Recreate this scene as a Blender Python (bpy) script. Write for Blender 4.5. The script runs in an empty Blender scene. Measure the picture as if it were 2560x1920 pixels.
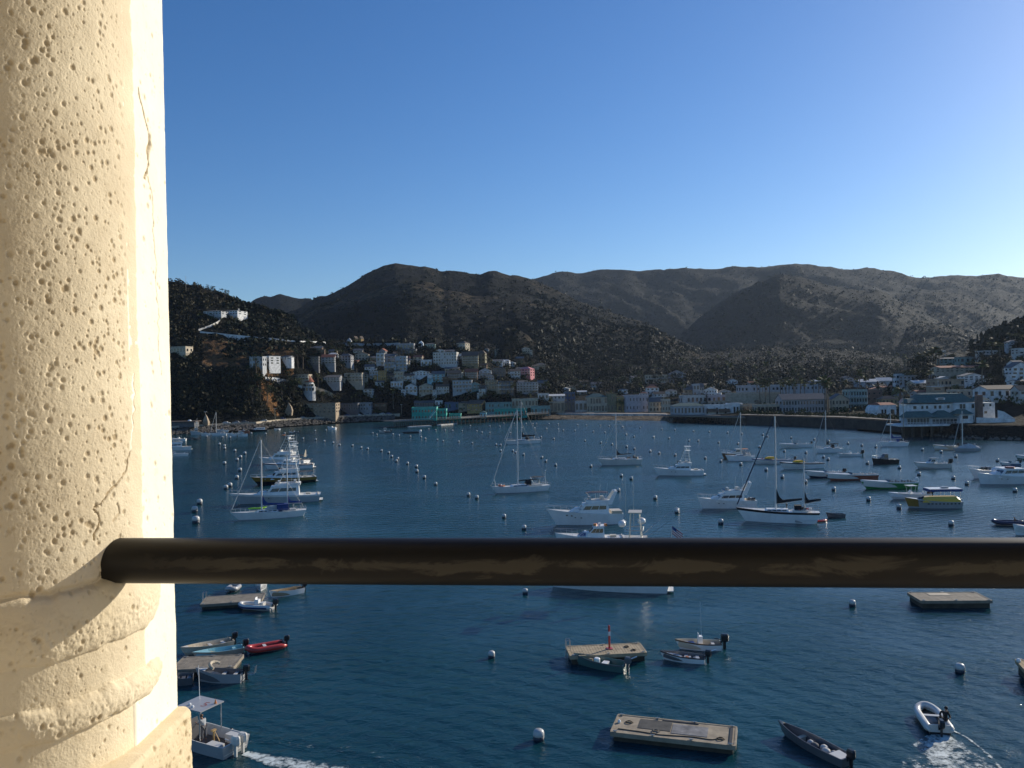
import bpy, math, random
import numpy as np
from mathutils import Matrix, Vector, noise as mnoise
R=math.radians
SC=bpy.context.scene; COL=SC.collection
# ---------------- camera, sky, sun, exposure ----------------
FPX=1990.0; CH=24.0; ROLL=R(1.25)
cam=bpy.data.objects.new("camera",bpy.data.cameras.new("camera")); COL.objects.link(cam); SC.camera=cam
cam.matrix_world=Matrix.Translation((0,0,CH))@Matrix.Rotation(R(90),4,'X')@Matrix.Rotation(-ROLL,4,'Z')
cam.data.sensor_width=36; cam.data.lens=36*FPX/2560; cam.data.clip_start=0.02; cam.data.clip_end=20000
cam.data.dof.use_dof=True; cam.data.dof.focus_distance=60; cam.data.dof.aperture_fstop=42
SUN_AZ=52; SUN_EL=21
w=bpy.data.worlds.new("World"); SC.world=w; w.use_nodes=True; nt=w.node_tree
bg=nt.nodes['Background']; sky=nt.nodes.new('ShaderNodeTexSky'); sky.sky_type='NISHITA'; sky.sun_disc=False
sky.sun_elevation=R(SUN_EL); sky.sun_rotation=R(SUN_AZ); sky.altitude=0; sky.air_density=1.0; sky.dust_density=0.35; sky.ozone_density=4.5
hs=nt.nodes.new('ShaderNodeHueSaturation'); hs.inputs['Hue'].default_value=.507; hs.inputs['Saturation'].default_value=1.2; nt.links.new(sky.outputs[0],hs.inputs['Color']); nt.links.new(hs.outputs[0],bg.inputs[0]); bg.inputs[1].default_value=0.10
sl=bpy.data.lights.new("sun","SUN"); sl.energy=4.6; sl.angle=R(0.5); sl.color=(1,0.91,0.76)
so=bpy.data.objects.new("sun",sl); COL.objects.link(so)
sd=Vector((math.sin(R(SUN_AZ))*math.cos(R(SUN_EL)),math.cos(R(SUN_AZ))*math.cos(R(SUN_EL)),math.sin(R(SUN_EL))))
so.rotation_euler=sd.to_track_quat('Z','Y').to_euler(); so.location=(0,0,60)
SC.view_settings.view_transform='Standard'; SC.view_settings.look='None'; SC.view_settings.gamma=1; SC.view_settings.exposure=0.3
SC.render.resolution_x=1024; SC.render.resolution_y=768
# ---------------- helpers ----------------
cr,sr=math.cos(ROLL),math.sin(ROLL)
def UV(px,py):
    dx=px-1280; dy=py-960
    return dx*cr-dy*sr, dx*sr+dy*cr
def Wp(px,py,z=0.0):
    u,v=UV(px,py); Y=FPX*(CH-z)/v
    return Vector((u*Y/FPX,Y,z))
def Pt(px,py,Y):
    u,v=UV(px,py); return Vector((u*Y/FPX,Y,CH-v*Y/FPX))
def tag(o,label=None,cat=None,group=None,kind=None):
    if label: o['label']=label
    if cat: o['category']=cat
    if group: o['group']=group
    if kind: o['kind']=kind
    return o
def thing(name,loc,label,cat,group=None,rz=0):
    o=bpy.data.objects.new(name,None); COL.objects.link(o); o.location=loc; o.rotation_euler=(0,0,rz); o.empty_display_size=.1
    return tag(o,label,cat,group)
class MB:
    def __init__(s): s.v=[]; s.f=[]; s.m=[]
    def add(s,vs,fs,mi=0,T=None):
        b=len(s.v)
        s.v+= [tuple(T@Vector(v)) for v in vs] if T is not None else [tuple(v) for v in vs]
        for f in fs: s.f.append(tuple(b+i for i in f)); s.m.append(mi)
        return s
    def hexa(s,b4,t4,mi=0,T=None):
        return s.add(list(b4)+list(t4),[(3,2,1,0),(4,5,6,7),(0,1,5,4),(1,2,6,5),(2,3,7,6),(3,0,4,7)],mi,T)
    def box(s,c,d,mi=0,T=None,rz=0):
        x,y,z=d[0]/2,d[1]/2,d[2]/2
        vs=[(-x,-y,-z),(x,-y,-z),(x,y,-z),(-x,y,-z),(-x,-y,z),(x,-y,z),(x,y,z),(-x,y,z)]
        M=Matrix.Translation(c)@Matrix.Rotation(rz,4,'Z')
        if T is not None: M=T@M
        return s.add(vs,[(3,2,1,0),(4,5,6,7),(0,1,5,4),(1,2,6,5),(2,3,7,6),(3,0,4,7)],mi,M)
    def tube(s,p,q,r0,r1=None,n=6,mi=0,caps=True):
        p=Vector(p); q=Vector(q); r1=r0 if r1 is None else r1
        d=(q-p)
        if d.length<1e-6: return s
        Q=d.to_track_quat('Z','Y'); vs=[]
        for k in range(n):
            a=2*math.pi*k/n; o=Vector((math.cos(a),math.sin(a),0))
            vs.append(p+Q@(o*r0)); vs.append(q+Q@(o*r1))
        fs=[(2*k,2*((k+1)%n),2*((k+1)%n)+1,2*k+1) for k in range(n)]
        if caps: fs+= [tuple(2*k for k in range(n))[::-1], tuple(2*k+1 for k in range(n))]
        return s.add(vs,fs,mi)
    def path(s,pts,r,n=6,mi=0,closed=False):
        for a,b in zip(pts,pts[1:]+([pts[0]] if closed else [])): s.tube(a,b,r,r,n,mi)
        return s
    def lathe(s,prof,c=(0,0,0),n=12,mi=0,axis=None,T=None):
        vs=[];fs=[]
        for (r,z) in prof:
            for k in range(n):
                a=2*math.pi*k/n; vs.append((c[0]+r*math.cos(a),c[1]+r*math.sin(a),c[2]+z))
        m=len(prof)
        for i in range(m-1):
            for k in range(n):
                fs.append((i*n+k,i*n+(k+1)%n,(i+1)*n+(k+1)%n,(i+1)*n+k))
        fs.append(tuple(range(n))[::-1]); fs.append(tuple((m-1)*n+k for k in range(n)))
        return s.add(vs,fs,mi,T)
    def loft(s,rings,mi=0,closed=True,cap=True,mis=None,T=None):
        n=len(rings[0]); vs=[p for r in rings for p in r]; b=len(s.v)
        s.v+= [tuple(T@Vector(v)) for v in vs] if T is not None else [tuple(v) for v in vs]
        for i in range(len(rings)-1):
            for k in range(n if closed else n-1):
                s.f.append((b+i*n+k,b+i*n+(k+1)%n,b+(i+1)*n+(k+1)%n,b+(i+1)*n+k)); s.m.append(mis[k] if mis else mi)
        if cap and closed:
            s.f.append(tuple(b+k for k in range(n))[::-1]); s.m.append(mi)
            s.f.append(tuple(b+(len(rings)-1)*n+k for k in range(n))); s.m.append(mi)
        return s
    def mesh(s,name,mats,smooth=False):
        me=bpy.data.meshes.new(name); me.from_pydata(s.v,[],s.f)
        for m in (mats if isinstance(mats,(list,tuple)) else [mats]): me.materials.append(m)
        if s.m and max(s.m)>0: me.polygons.foreach_set('material_index',s.m)
        if smooth: me.polygons.foreach_set('use_smooth',[True]*len(s.f))
        me.update(); return me
    def build(s,name,mats,parent=None,smooth=False,loc=None):
        if not s.f: return None
        o=bpy.data.objects.new(name,s.mesh(name,mats,smooth)); COL.objects.link(o)
        if parent: o.parent=parent
        if loc is not None: o.location=loc
        return o
def link(me,name,parent=None):
    o=bpy.data.objects.new(name,me); COL.objects.link(o)
    if parent: o.parent=parent
    return o
def dup_tree(o,parent=None):
    c=o.copy(); COL.objects.link(c); c.parent=parent
    for ch in o.children: dup_tree(ch,c)
    return c
# ---------------- materials ----------------
def N(t,ty,**kw):
    n=t.nodes.new(ty)
    for k,v in kw.items(): setattr(n,k,v)
    return n
MC={}
def mat(name,col,rough=.6,var=.25,scale=1.5,metal=0,bump=0,bs=20,spec=.5,fine=0.0):
    if name in MC: return MC[name]
    m=bpy.data.materials.new(name); m.use_nodes=True; t=m.node_tree; b=t.nodes['Principled BSDF']
    b.inputs['Roughness'].default_value=rough; b.inputs['Metallic'].default_value=metal
    b.inputs['Specular IOR Level'].default_value=spec
    tc=N(t,'ShaderNodeTexCoord'); nz=N(t,'ShaderNodeTexNoise'); nz.inputs['Scale'].default_value=scale; nz.inputs['Detail'].default_value=6; nz.inputs['Roughness'].default_value=.6
    t.links.new(tc.outputs['Object'],nz.inputs['Vector'])
    mr=N(t,'ShaderNodeMapRange'); mr.inputs['From Min'].default_value=.3; mr.inputs['From Max'].default_value=.7
    mr.inputs['To Min'].default_value=1-var; mr.inputs['To Max'].default_value=1+var*.5
    t.links.new(nz.outputs['Fac'],mr.inputs['Value'])
    mx=N(t,'ShaderNodeMix',data_type='RGBA',blend_type='MULTIPLY'); mx.inputs[0].default_value=1
    mx.inputs[6].default_value=(*col,1); t.links.new(mr.outputs[0],mx.inputs[7]); t.links.new(mx.outputs[2],b.inputs['Base Color'])
    if bump:
        n2=N(t,'ShaderNodeTexNoise'); n2.inputs['Scale'].default_value=bs; n2.inputs['Detail'].default_value=5; t.links.new(tc.outputs['Object'],n2.inputs['Vector'])
        bp=N(t,'ShaderNodeBump'); bp.inputs['Strength'].default_value=bump; bp.inputs['Distance'].default_value=.05
        t.links.new(n2.outputs['Fac'],bp.inputs['Height']); t.links.new(bp.outputs[0],b.inputs['Normal'])
    MC[name]=m; return m
C=dict(white=(.78,.78,.76),offwhite=(.62,.6,.55),cream=(.55,.47,.35),grey=(.36,.36,.36),dgrey=(.12,.12,.125),beige=(.45,.38,.28),
 tan=(.36,.28,.19),brown=(.12,.07,.04),olive=(.22,.2,.12),teal=(.03,.36,.29),lteal=(.22,.33,.31),blue=(.08,.13,.22),lblue=(.44,.46,.47),pink=(.6,.22,.24),
 lav=(.44,.42,.45),ochre=(.42,.27,.1),red=(.45,.05,.04),green=(.04,.22,.05),black=(.015,.015,.018),navy=(.012,.02,.06),dblue=(.015,.05,.2),orange=(.6,.2,.04),
 yellow=(.7,.42,.03),gold=(.25,.15,.03),roofred=(.28,.09,.05),roofgrey=(.12,.12,.125),roofbrown=(.11,.08,.06),roofgreen=(.06,.13,.12),roofwhite=(.6,.6,.58),brick=(.2,.12,.09),lgreen=(.3,.62,.04),rust=(.3,.09,.05),aqua=(.3,.55,.58),wood=(.22,.13,.07))
def CM(c,kind='wall'):
    if kind=='wall': return mat('wall_'+c,tuple(x*(.92 if min(C[c])>.3 else 1) for x in C[c]),.85,.35,.6)
    if kind=='roof': return mat('roof_'+c,C[c],.85,.35,1.2,bump=.3,bs=6)
    if kind=='gel': return mat('gelcoat_'+c,C[c],.28,.12,.8)
    if kind=='cloth': return mat('canvas_'+c,C[c],.9,.3,2,bump=.4,bs=6)
    if kind=='metal': return mat('metal_'+c,C[c],.35,.15,4,metal=.7)
GLASS=mat('window_glass',(.02,.025,.03),.08,.2,.4,spec=.8)
STEEL=mat('stainless_rail',(.6,.6,.6),.3,.1,5,metal=.8)
RUBBER=mat('black_rubber',(.02,.02,.022),.6,.3,5)
MASTM=mat('mast_aluminium',(.68,.67,.63),.45,.2,1)
UB=MB().box((0,0,0),(1,1,1)).mesh('window',GLASS)
# ---------------- noise ----------------
def _h(ix,iy,s):
    n=(ix.astype(np.int64)*374761393+iy.astype(np.int64)*668265263+s*1442695041)&0xffffffff
    n=((n^(n>>13))*1274126177)&0xffffffff
    return ((n^(n>>16))&0xffff)/65535.0
def vn(x,y,s=0):
    x=np.asarray(x,float);y=np.asarray(y,float)
    ix=np.floor(x);iy=np.floor(y);fx=x-ix;fy=y-iy;fx=fx*fx*(3-2*fx);fy=fy*fy*(3-2*fy)
    a=_h(ix,iy,s);b=_h(ix+1,iy,s);c=_h(ix,iy+1,s);d=_h(ix+1,iy+1,s)
    return (a*(1-fx)+b*fx)*(1-fy)+(c*(1-fx)+d*fx)*fy
def fbm(x,y,o=4,s=0):
    r=0;a=.5;t=0
    for i in range(o): r=r+a*vn(x,y,s+i*7);t+=a;x=x*2.03+17.1;y=y*2.03+5.3;a*=.5
    return r/t
def ridged(x,y,o=4,s=0):
    r=0;a=.5;t=0
    for i in range(o): r=r+a*(1-abs(2*vn(x,y,s+i*7)-1));t+=a;x=x*2.1+3.7;y=y*2.1+9.1;a*=.5
    return r/t
# ---------------- shoreline and hills ----------------
SH=[(-900,1100),(0,1092),(430,1087),(560,1079),(640,1075),(700,1067),(850,1057),(960,1052),(1050,1049),(1370,1047),(1520,1050),(1660,1052),(1680,1057),(1850,1060),(2100,1069),(2250,1081),(2300,1088),(2400,1098),(2560,1101),(3000,1125),(3600,1150)]
_su=np.array([UV(*p)[0] for p in SH]); _sy=np.array([FPX*CH/UV(*p)[1] for p in SH])
def shoreY(u): return np.interp(u,_su,_sy)
_bt=[(-9999,3.4),(-330,3.4),(-250,1.7),(60,1.7),(300,1.8),(380,2.2),(560,4.2),(900,4.6),(1100,5.0),(9999,4.2)]
_bw=[(-9999,5),(-330,5),(80,7),(120,18),(370,18),(400,3),(900,3),(1100,8),(9999,10)]
LAY=[ # crest pixels, crest distance, foot distance, spur scale, spur amp, seed
 ([(900,800),(1150,720),(1300,705),(1350,690),(1400,679),(1440,681),(1500,674),(1560,671),(1600,674),(1700,668),(1760,670),(1830,667),(1900,664),(1990,660),(2050,662),(2110,671),(2160,668),(2220,676),(2290,690),(2330,689),(2390,686),(2440,687),(2495,682),(2560,692),(2800,700),(3300,760)],3000,2150,430,.30,1),
 ([(2100,800),(2200,745),(2300,722),(2400,722),(2480,727),(2560,742),(2700,760),(2900,850)],2650,2000,330,.28,9),
 ([(1560,960),(1650,890),(1740,800),(1840,727),(1900,702),(1950,688),(2000,692),(2070,712),(2140,724),(2200,724),(2260,757),(2330,792),(2400,834),(2500,877),(2560,905),(2700,990)],2000,1450,330,.30,2),
 ([(2130,800),(2180,760),(2230,735),(2330,726),(2400,736),(2450,752),(2500,774),(2560,799),(2700,855),(2900,950)],2350,1750,300,.28,3),
 ([(2160,880),(2230,822),(2330,806),(2400,822),(2480,848),(2540,880),(2640,960)],1500,1080,220,.24,4),
 ([(560,860),(640,815),(700,790),(740,772),(790,745),(830,735),(880,706),(920,680),(960,663),(990,659),(1030,664),(1060,667),(1100,675),(1140,676),(1200,684),(1222,676),(1240,676),(1265,684),(1300,690),(1340,700),(1380,720),(1420,740),(1480,765),(1540,785),(1600,802),(1700,850),(1790,887),(1860,908),(1950,960)],1500,1020,250,.26,5),
 ([(640,900),(730,800),(800,768),(900,738),(960,716),(1040,702),(1080,708),(1110,722),(1180,736),(1280,741),(1370,760),(1440,790),(1520,815),(1600,820),(1660,836),(1720,870),(1790,910),(1850,935),(1950,980)],1150,800,190,.26,6),
 ([(1150,900),(1180,872),(1215,832),(1250,819),(1285,818),(1320,838),(1350,868),(1390,903),(1430,933),(1480,965),(1540,1000)],850,680,90,.16,7),
 ([(450,860),(560,800),(610,766),(650,741),(700,733),(735,742),(770,745),(800,755),(860,800),(950,880)],2200,1700,260,.2,8),
 ([(-1000,560),(-300,500),(100,560),(250,622),(425,700),(470,711),(500,716),(560,738),(590,756),(620,766),(650,771),(700,784),(740,806),(780,838),(800,852),(860,885),(930,930),(1000,980)],640,450,45,.14,10),
 ([(560,870),(640,860),(700,852),(780,853),(950,850),(1080,851),(1160,862),(1210,880),(1240,905),(1300,925),(1360,945),(1420,975),(1500,1010)],690,520,40,.08,11),
 ([(1250,960),(1350,925),(1500,907),(1700,888),(1850,874),(2000,869),(2150,878),(2250,890),(2350,915),(2500,950)],1300,545,90,.08,12),
 ([(2040,1050),(2120,1025),(2180,998),(2220,975),(2260,952),(2300,930),(2340,912),(2380,900),(2420,885),(2450,862),(2480,842),(2520,824),(2560,808),(2700,730),(3200,640)],560,322,40,.1,13),
]
_L=[]
for pts,D,F,sc,am,sd_ in LAY:
    q=[UV(*p) for p in pts]; _L.append((np.array([a for a,b in q]),np.array([CH-b*D/FPX for a,b in q]),D,F,sc,am,sd_))
def G(u,Y,detail=True):
    u=np.asarray(u,float); Y=np.asarray(Y,float); X=u*Y/FPX
    S=shoreY(u); bw=np.interp(u,*zip(*_bw)); bt=np.interp(u,*zip(*_bt))
    t=np.clip((Y-S+bw*.12)/bw,-.4,1); base=np.where(t<0,t*6,bt*t)
    flat=base+np.clip(Y-S-25,0,3000)*.010
    z=flat
    tan=np.zeros_like(z); tann=0
    for cu,cz,D,F,sc,am,sdn in _L:
        c=np.interp(u,cu,cz,left=-60,right=-60)
        edge=np.clip(np.minimum(u-cu[0],cu[-1]-u)/110,0,1)
        c=c*edge+(-30)*(1-edge)
        tt=(Y-F)/(D-F)
        if am>0:
            wx=X/sc+tt*.9*np.sin(sdn*2.1)+.5*fbm(X/sc*.7,Y/sc*.7,2,sdn+50); wy=tt*1.1+sdn
            sp=ridged(wx,wy*.8,3,sdn)-.5
            fn=fbm(X/(sc*.16),Y/(sc*.16),4,sdn+90)-.5
        up=np.clip(tt,0,1); prof=up**.95
        h=c*prof + am*abs(c)*(sp*1.0+fn*.35)*4*up*(1-up)*(1-.25*up)
        back=np.clip(tt-1,0,3); h=h-back*abs(c)*.5
        h=np.where(tt<=0,-60,h*np.where(h>0,np.clip((Y-S-7)/32,0,1),1))
        crest=(np.exp(-((np.minimum(tt,1)-1)/.13)**2)*1.5*np.clip(fbm(X/55,Y/90,3,sdn+7)*3-.75,0,1) if D in (1150,1500,850) and sdn in (5,6,7) else np.exp(-((tt-1)/.10)**2)*.5)+np.clip(sp,0,1)*1.3*up  # crest and spur strips lightened to paint in ridge sunlight, besides dry grass
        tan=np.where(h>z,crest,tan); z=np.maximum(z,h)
    if detail:
        k=np.clip((z-6)/20,0,1)
        ds=np.clip(Y/330,1,8); z=z+k*(fbm(X/(7*ds),Y/(9*ds),3,77)-.5)*ds*2.0
    return z,tan
us=np.concatenate([np.arange(-1900,-900,14),np.arange(-900,1340,3.5),np.arange(1340,2300,16)])
s_=np.linspace(0,1,440)
NU=len(us); NS=len(s_)
UU=np.repeat(us[:,None],NS,1); S0=shoreY(UU)
off=-14+ 4600*(np.expm1(4.2*s_)/math.expm1(4.2))
YY=S0+off[None,:]
ZZ,TT=G(UU,YY)
XX=UU*YY/FPX
# colour masks of the ground: dry grass with painted ridge sunlight, and beach sand
_v=-(ZZ-CH)*FPX/YY; _px=1280+UU*cr+_v*sr; _py=960-UU*sr+_v*cr
meadow=((_px>505)&(_px<735)&(_py>848+(_px-500)*.10)&(_py<915+(_px-500)*.10+18*(fbm(XX/12,YY/12,3,41)-.5))&(YY<700)&(fbm(XX/9,YY/9,3,33)>.36)).astype(float)
rock=((abs(_px-(652+(_py-945)*.50))<(13+22*(fbm(XX/5,YY/5,3,55)-.5)))&(_py>938)&(_py<1038)&(YY<600)).astype(float)
cliff=np.clip(1-abs(UU+700)/130,0,1)*np.clip((ZZ-22)/10,0,1)*np.clip((75-ZZ)/14,0,1)*(fbm(XX/14,YY/14,3,31)>.44)
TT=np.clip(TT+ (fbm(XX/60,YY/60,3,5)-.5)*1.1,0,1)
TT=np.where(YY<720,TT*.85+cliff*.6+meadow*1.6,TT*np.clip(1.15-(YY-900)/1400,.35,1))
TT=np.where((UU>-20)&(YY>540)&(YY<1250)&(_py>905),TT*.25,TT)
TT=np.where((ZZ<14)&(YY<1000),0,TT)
sand=((ZZ<2.6)&(UU>60)&(UU<400)).astype(float)
me=bpy.data.meshes.new('terrain')
co=np.stack([XX,YY,ZZ],-1).reshape(-1,3)
i0=(np.arange(NU-1)[:,None]*NS+np.arange(NS-1)[None,:]).ravel()
quads=np.stack([i0,i0+NS,i0+NS+1,i0+1],1)
me.vertices.add(len(co)); me.vertices.foreach_set('co',co.ravel())
me.loops.add(len(quads)*4); me.loops.foreach_set('vertex_index',quads.ravel())
me.polygons.add(len(quads)); me.polygons.foreach_set('loop_start',np.arange(len(quads))*4); me.polygons.foreach_set('loop_total',np.full(len(quads),4))
me.polygons.foreach_set('use_smooth',np.ones(len(quads),bool))
me.update(); me.validate()
for nm,A in (('dry_lit',TT),('sand',sand),('rock',np.maximum(rock,meadow*.55))):
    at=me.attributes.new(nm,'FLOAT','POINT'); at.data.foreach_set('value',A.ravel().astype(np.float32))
m=bpy.data.materials.new('hillside_ground'); m.use_nodes=True; t=m.node_tree; b=t.nodes['Principled BSDF']; b.inputs['Roughness'].default_value=.95; b.inputs['Specular IOR Level'].default_value=.1
tc=N(t,'ShaderNodeTexCoord')
def tn(t,tc,scale,det=6,ro=.65):
    n=N(t,'ShaderNodeTexNoise'); n.inputs['Scale'].default_value=scale; n.inputs['Detail'].default_value=det; n.inputs['Roughness'].default_value=ro; t.links.new(tc.outputs['Object'],n.inputs['Vector']); return n
def mrg(t,src,a,b_,c=0,d=1):
    n=N(t,'ShaderNodeMapRange'); n.inputs['From Min'].default_value=a; n.inputs['From Max'].default_value=b_; n.inputs['To Min'].default_value=c; n.inputs['To Max'].default_value=d; t.links.new(src,n.inputs['Value']); return n.outputs[0]
def mth(t,op,a,b_):
    n=N(t,'ShaderNodeMath',operation=op)
    for i,x in enumerate((a,b_)):
        if isinstance(x,(int,float)): n.inputs[i].default_value=x
        else: t.links.new(x,n.inputs[i])
    return n.outputs[0]
def mixc(t,f,a,b_):
    n=N(t,'ShaderNodeMix',data_type='RGBA')
    if isinstance(f,(int,float)): n.inputs[0].default_value=f
    else: t.links.new(f,n.inputs[0])
    for i,x in ((6,a),(7,b_)):
        if isinstance(x,tuple): n.inputs[i].default_value=(*x,1)
        else: t.links.new(x,n.inputs[i])
    return n.outputs[2]
aD=N(t,'ShaderNodeAttribute',attribute_name='dry_lit'); aS=N(t,'ShaderNodeAttribute',attribute_name='sand')
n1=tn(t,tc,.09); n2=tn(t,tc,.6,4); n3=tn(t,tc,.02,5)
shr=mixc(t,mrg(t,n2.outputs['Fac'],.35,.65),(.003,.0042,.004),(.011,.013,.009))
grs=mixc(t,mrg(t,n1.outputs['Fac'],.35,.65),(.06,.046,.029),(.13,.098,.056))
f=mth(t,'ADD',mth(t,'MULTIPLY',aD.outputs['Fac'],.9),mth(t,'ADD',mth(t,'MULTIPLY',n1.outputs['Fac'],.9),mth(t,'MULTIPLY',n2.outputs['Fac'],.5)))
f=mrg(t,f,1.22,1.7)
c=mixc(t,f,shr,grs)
snd=mixc(t,mrg(t,tn(t,tc,.3).outputs['Fac'],.35,.65),(.17,.13,.09),(.3,.24,.17))
c=mixc(t,aS.outputs['Fac'],c,snd); aR=N(t,'ShaderNodeAttribute',attribute_name='rock'); c=mixc(t,aR.outputs['Fac'],c,(.30,.15,.06)); t.links.new(c,b.inputs['Base Color'])
n5=tn(t,tc,.11,5,.7); c=mixc(t,mrg(t,n5.outputs['Fac'],.46,.60,.0,.65),c,(.006,.009,.007)); t.links.new(c,b.inputs['Base Color'])
bp0=N(t,'ShaderNodeBump'); bp0.inputs['Strength'].default_value=.8; bp0.inputs['Distance'].default_value=14; t.links.new(n5.outputs['Fac'],bp0.inputs['Height'])
bp=N(t,'ShaderNodeBump'); t.links.new(bp0.outputs[0],bp.inputs['Normal']); bp.inputs['Strength'].default_value=.9; bp.inputs['Distance'].default_value=3
t.links.new(mth(t,'ADD',n2.outputs['Fac'],n1.outputs['Fac']),bp.inputs['Height']); t.links.new(bp.outputs[0],b.inputs['Normal'])
me.materials.append(m); ter=link(me,'hills'); tag(ter,kind='structure')
def ground_z(X,Y):
    u=X*FPX/Y; z,_=G(np.array([u]),np.array([Y])); return float(z[0])
_E=(ZZ-CH)/YY
def ground_at(px,py,ymin=0):
    """first point of the ground under a pixel of the photograph"""
    u,v=UV(px,py); i=int(np.clip(np.searchsorted(us,u),1,NU-1)); f=float((u-us[i-1])/(us[i]-us[i-1])); e=_E[i-1]*(1-f)+_E[i]*f; Y=YY[i-1]*(1-f)+YY[i]*f; z=ZZ[i-1]*(1-f)+ZZ[i]*f
    tg=-v/FPX; k=np.nonzero((e>=tg)&(Y>ymin)&(z>.3))[0]
    if not len(k): k=int(np.argmax(np.where(Y<1400,e,-9))); return Vector((u*Y[k]/FPX,Y[k],float(z[k])))
    k=int(k[0]); 
    if k>0 and e[k-1]<tg: g=(tg-e[k-1])/(e[k]-e[k-1]); y=Y[k-1]+(Y[k]-Y[k-1])*g; return Vector((u*y/FPX,y,float(z[k-1]+(z[k]-z[k-1])*g)))
    return Vector((u*Y[k]/FPX,Y[k],float(z[k])))
# ---------------- water ----------------
wm=bpy.data.materials.new('harbour_water'); wm.use_nodes=True; t=wm.node_tree; b=t.nodes['Principled BSDF']
b.inputs['IOR'].default_value=1.33; b.inputs['Roughness'].default_value=.15
tc=N(t,'ShaderNodeTexCoord')
def mp(t,tc,sx,sy,rz):
    n=N(t,'ShaderNodeMapping'); n.inputs['Scale'].default_value=(sx,sy,1); n.inputs['Rotation'].default_value=(0,0,rz); t.links.new(tc.outputs['Object'],n.inputs['Vector']); return n
def nmap(scale,det,sx,sy,rz,ro=.55):
    a=mp(t,tc,sx,sy,rz); n=N(t,'ShaderNodeTexNoise'); n.inputs['Scale'].default_value=scale; n.inputs['Detail'].default_value=det; n.inputs['Roughness'].default_value=ro; n.inputs['Distortion'].default_value=.35; t.links.new(a.outputs[0],n.inputs['Vector']); return n.outputs['Fac']
def wav(scale,rz,dist):
    a=mp(t,tc,1,1,rz); n=N(t,'ShaderNodeTexWave'); n.inputs['Scale'].default_value=scale; n.inputs['Distortion'].default_value=dist; n.inputs['Detail'].default_value=3; n.inputs['Detail Scale'].default_value=.6; t.links.new(a.outputs[0],n.inputs['Vector']); return n.outputs['Fac']
def rings(cx,cy,scale,dist):
    a=N(t,'ShaderNodeMapping'); a.inputs['Location'].default_value=(-cx,-cy,0); t.links.new(tc.outputs['Object'],a.inputs['Vector'])
    n=N(t,'ShaderNodeTexWave',wave_type='RINGS',rings_direction='SPHERICAL'); n.inputs['Scale'].default_value=scale; n.inputs['Distortion'].default_value=dist; n.inputs['Detail'].default_value=2; n.inputs['Detail Scale'].default_value=.4; t.links.new(a.outputs[0],n.inputs['Vector']); return n.outputs['Fac']
patch=mrg(t,nmap(.035,3,1,1.6,.3),.32,.68,.45,1.25)
h=mth(t,'MULTIPLY',nmap(1.15,5,1,1.5,.5),.32)
h=mth(t,'ADD',h,mth(t,'MULTIPLY',nmap(.42,3,1,1.8,.8),.25))
h=mth(t,'ADD',h,mth(t,'MULTIPLY',nmap(3.6,4,1,1.3,-.4),.11))
h=mth(t,'ADD',h,mth(t,'MULTIPLY',wav(.16,R(62),5),.085))
h=mth(t,'ADD',h,mth(t,'MULTIPLY',wav(.24,R(118),5),.05))
h=mth(t,'ADD',h,mth(t,'MULTIPLY',rings(-20,36,.14,3),.11))
h=mth(t,'MULTIPLY',h,patch)
bp=N(t,'ShaderNodeBump'); bp.inputs['Strength'].default_value=1; bp.inputs['Distance'].default_value=.35
t.links.new(h,bp.inputs['Height']); t.links.new(bp.outputs[0],b.inputs['Normal'])
c=mixc(t,mrg(t,nmap(.02,3,1,1,.2),.3,.7),(.003,.030,.044),(.006,.052,.062)); t.links.new(c,b.inputs['Base Color'])
wo=MB().add([(-3500,-300,0),(3500,-300,0),(3500,900,0),(-3500,900,0)],[(0,1,2,3)]).build('water',wm); tag(wo,kind='structure')
# ---------------- haze ----------------
hm=bpy.data.materials.new('haze_air'); hm.use_nodes=True; t=hm.node_tree; t.nodes.remove(t.nodes['Principled BSDF'])
pv=N(t,'ShaderNodeVolumePrincipled'); pv.inputs['Color'].default_value=(.55,.70,.92,1); pv.inputs['Density'].default_value=.000032; pv.inputs['Anisotropy'].default_value=.35
t.links.new(pv.outputs[0],t.nodes['Material Output'].inputs['Volume'])
hz=MB().box((0,2150,335),(9400,5200,690)).build('haze',hm); tag(hz,kind='stuff'); hz.location.z=-.0
# box spans z -10..680
# ---------------- foreground balcony: column, pilaster, rail ----------------
def stone(name,c1,c2,bump=.6):
    m=bpy.data.materials.new(name); m.use_nodes=True; t=m.node_tree; b=t.nodes['Principled BSDF']; b.inputs['Roughness'].default_value=.85; b.inputs['Specular IOR Level'].default_value=.25
    tc=N(t,'ShaderNodeTexCoord'); a=tn(t,tc,9,5,.6); d=tn(t,tc,60,5,.6); g=tn(t,tc,420,3,.6)
    c=mixc(t,mrg(t,a.outputs['Fac'],.35,.65),c1,c2); c=mixc(t,mrg(t,d.outputs['Fac'],.6,.75,0,.35),c,(c1[0]*.6,c1[1]*.55,c1[2]*.45))
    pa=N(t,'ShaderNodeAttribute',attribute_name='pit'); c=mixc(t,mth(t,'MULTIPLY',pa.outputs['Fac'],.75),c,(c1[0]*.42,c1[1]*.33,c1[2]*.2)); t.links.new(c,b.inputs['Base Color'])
    bp=N(t,'ShaderNodeBump'); bp.inputs['Strength'].default_value=bump; bp.inputs['Distance'].default_value=.002
    t.links.new(mth(t,'ADD',d.outputs['Fac'],mth(t,'MULTIPLY',g.outputs['Fac'],.5)),bp.inputs['Height']); t.links.new(bp.outputs[0],b.inputs['Normal']); return m
ST=stone('pitted_cast_stone',(.63,.53,.37),(.74,.64,.46)); ST2=stone('pale_cast_stone',(.88,.80,.63),(.92,.85,.69),.2)
ST3=stone('tan_cast_stone',(.60,.49,.31),(.70,.58,.39),.45)
rs=np.random.RandomState(5)
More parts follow.
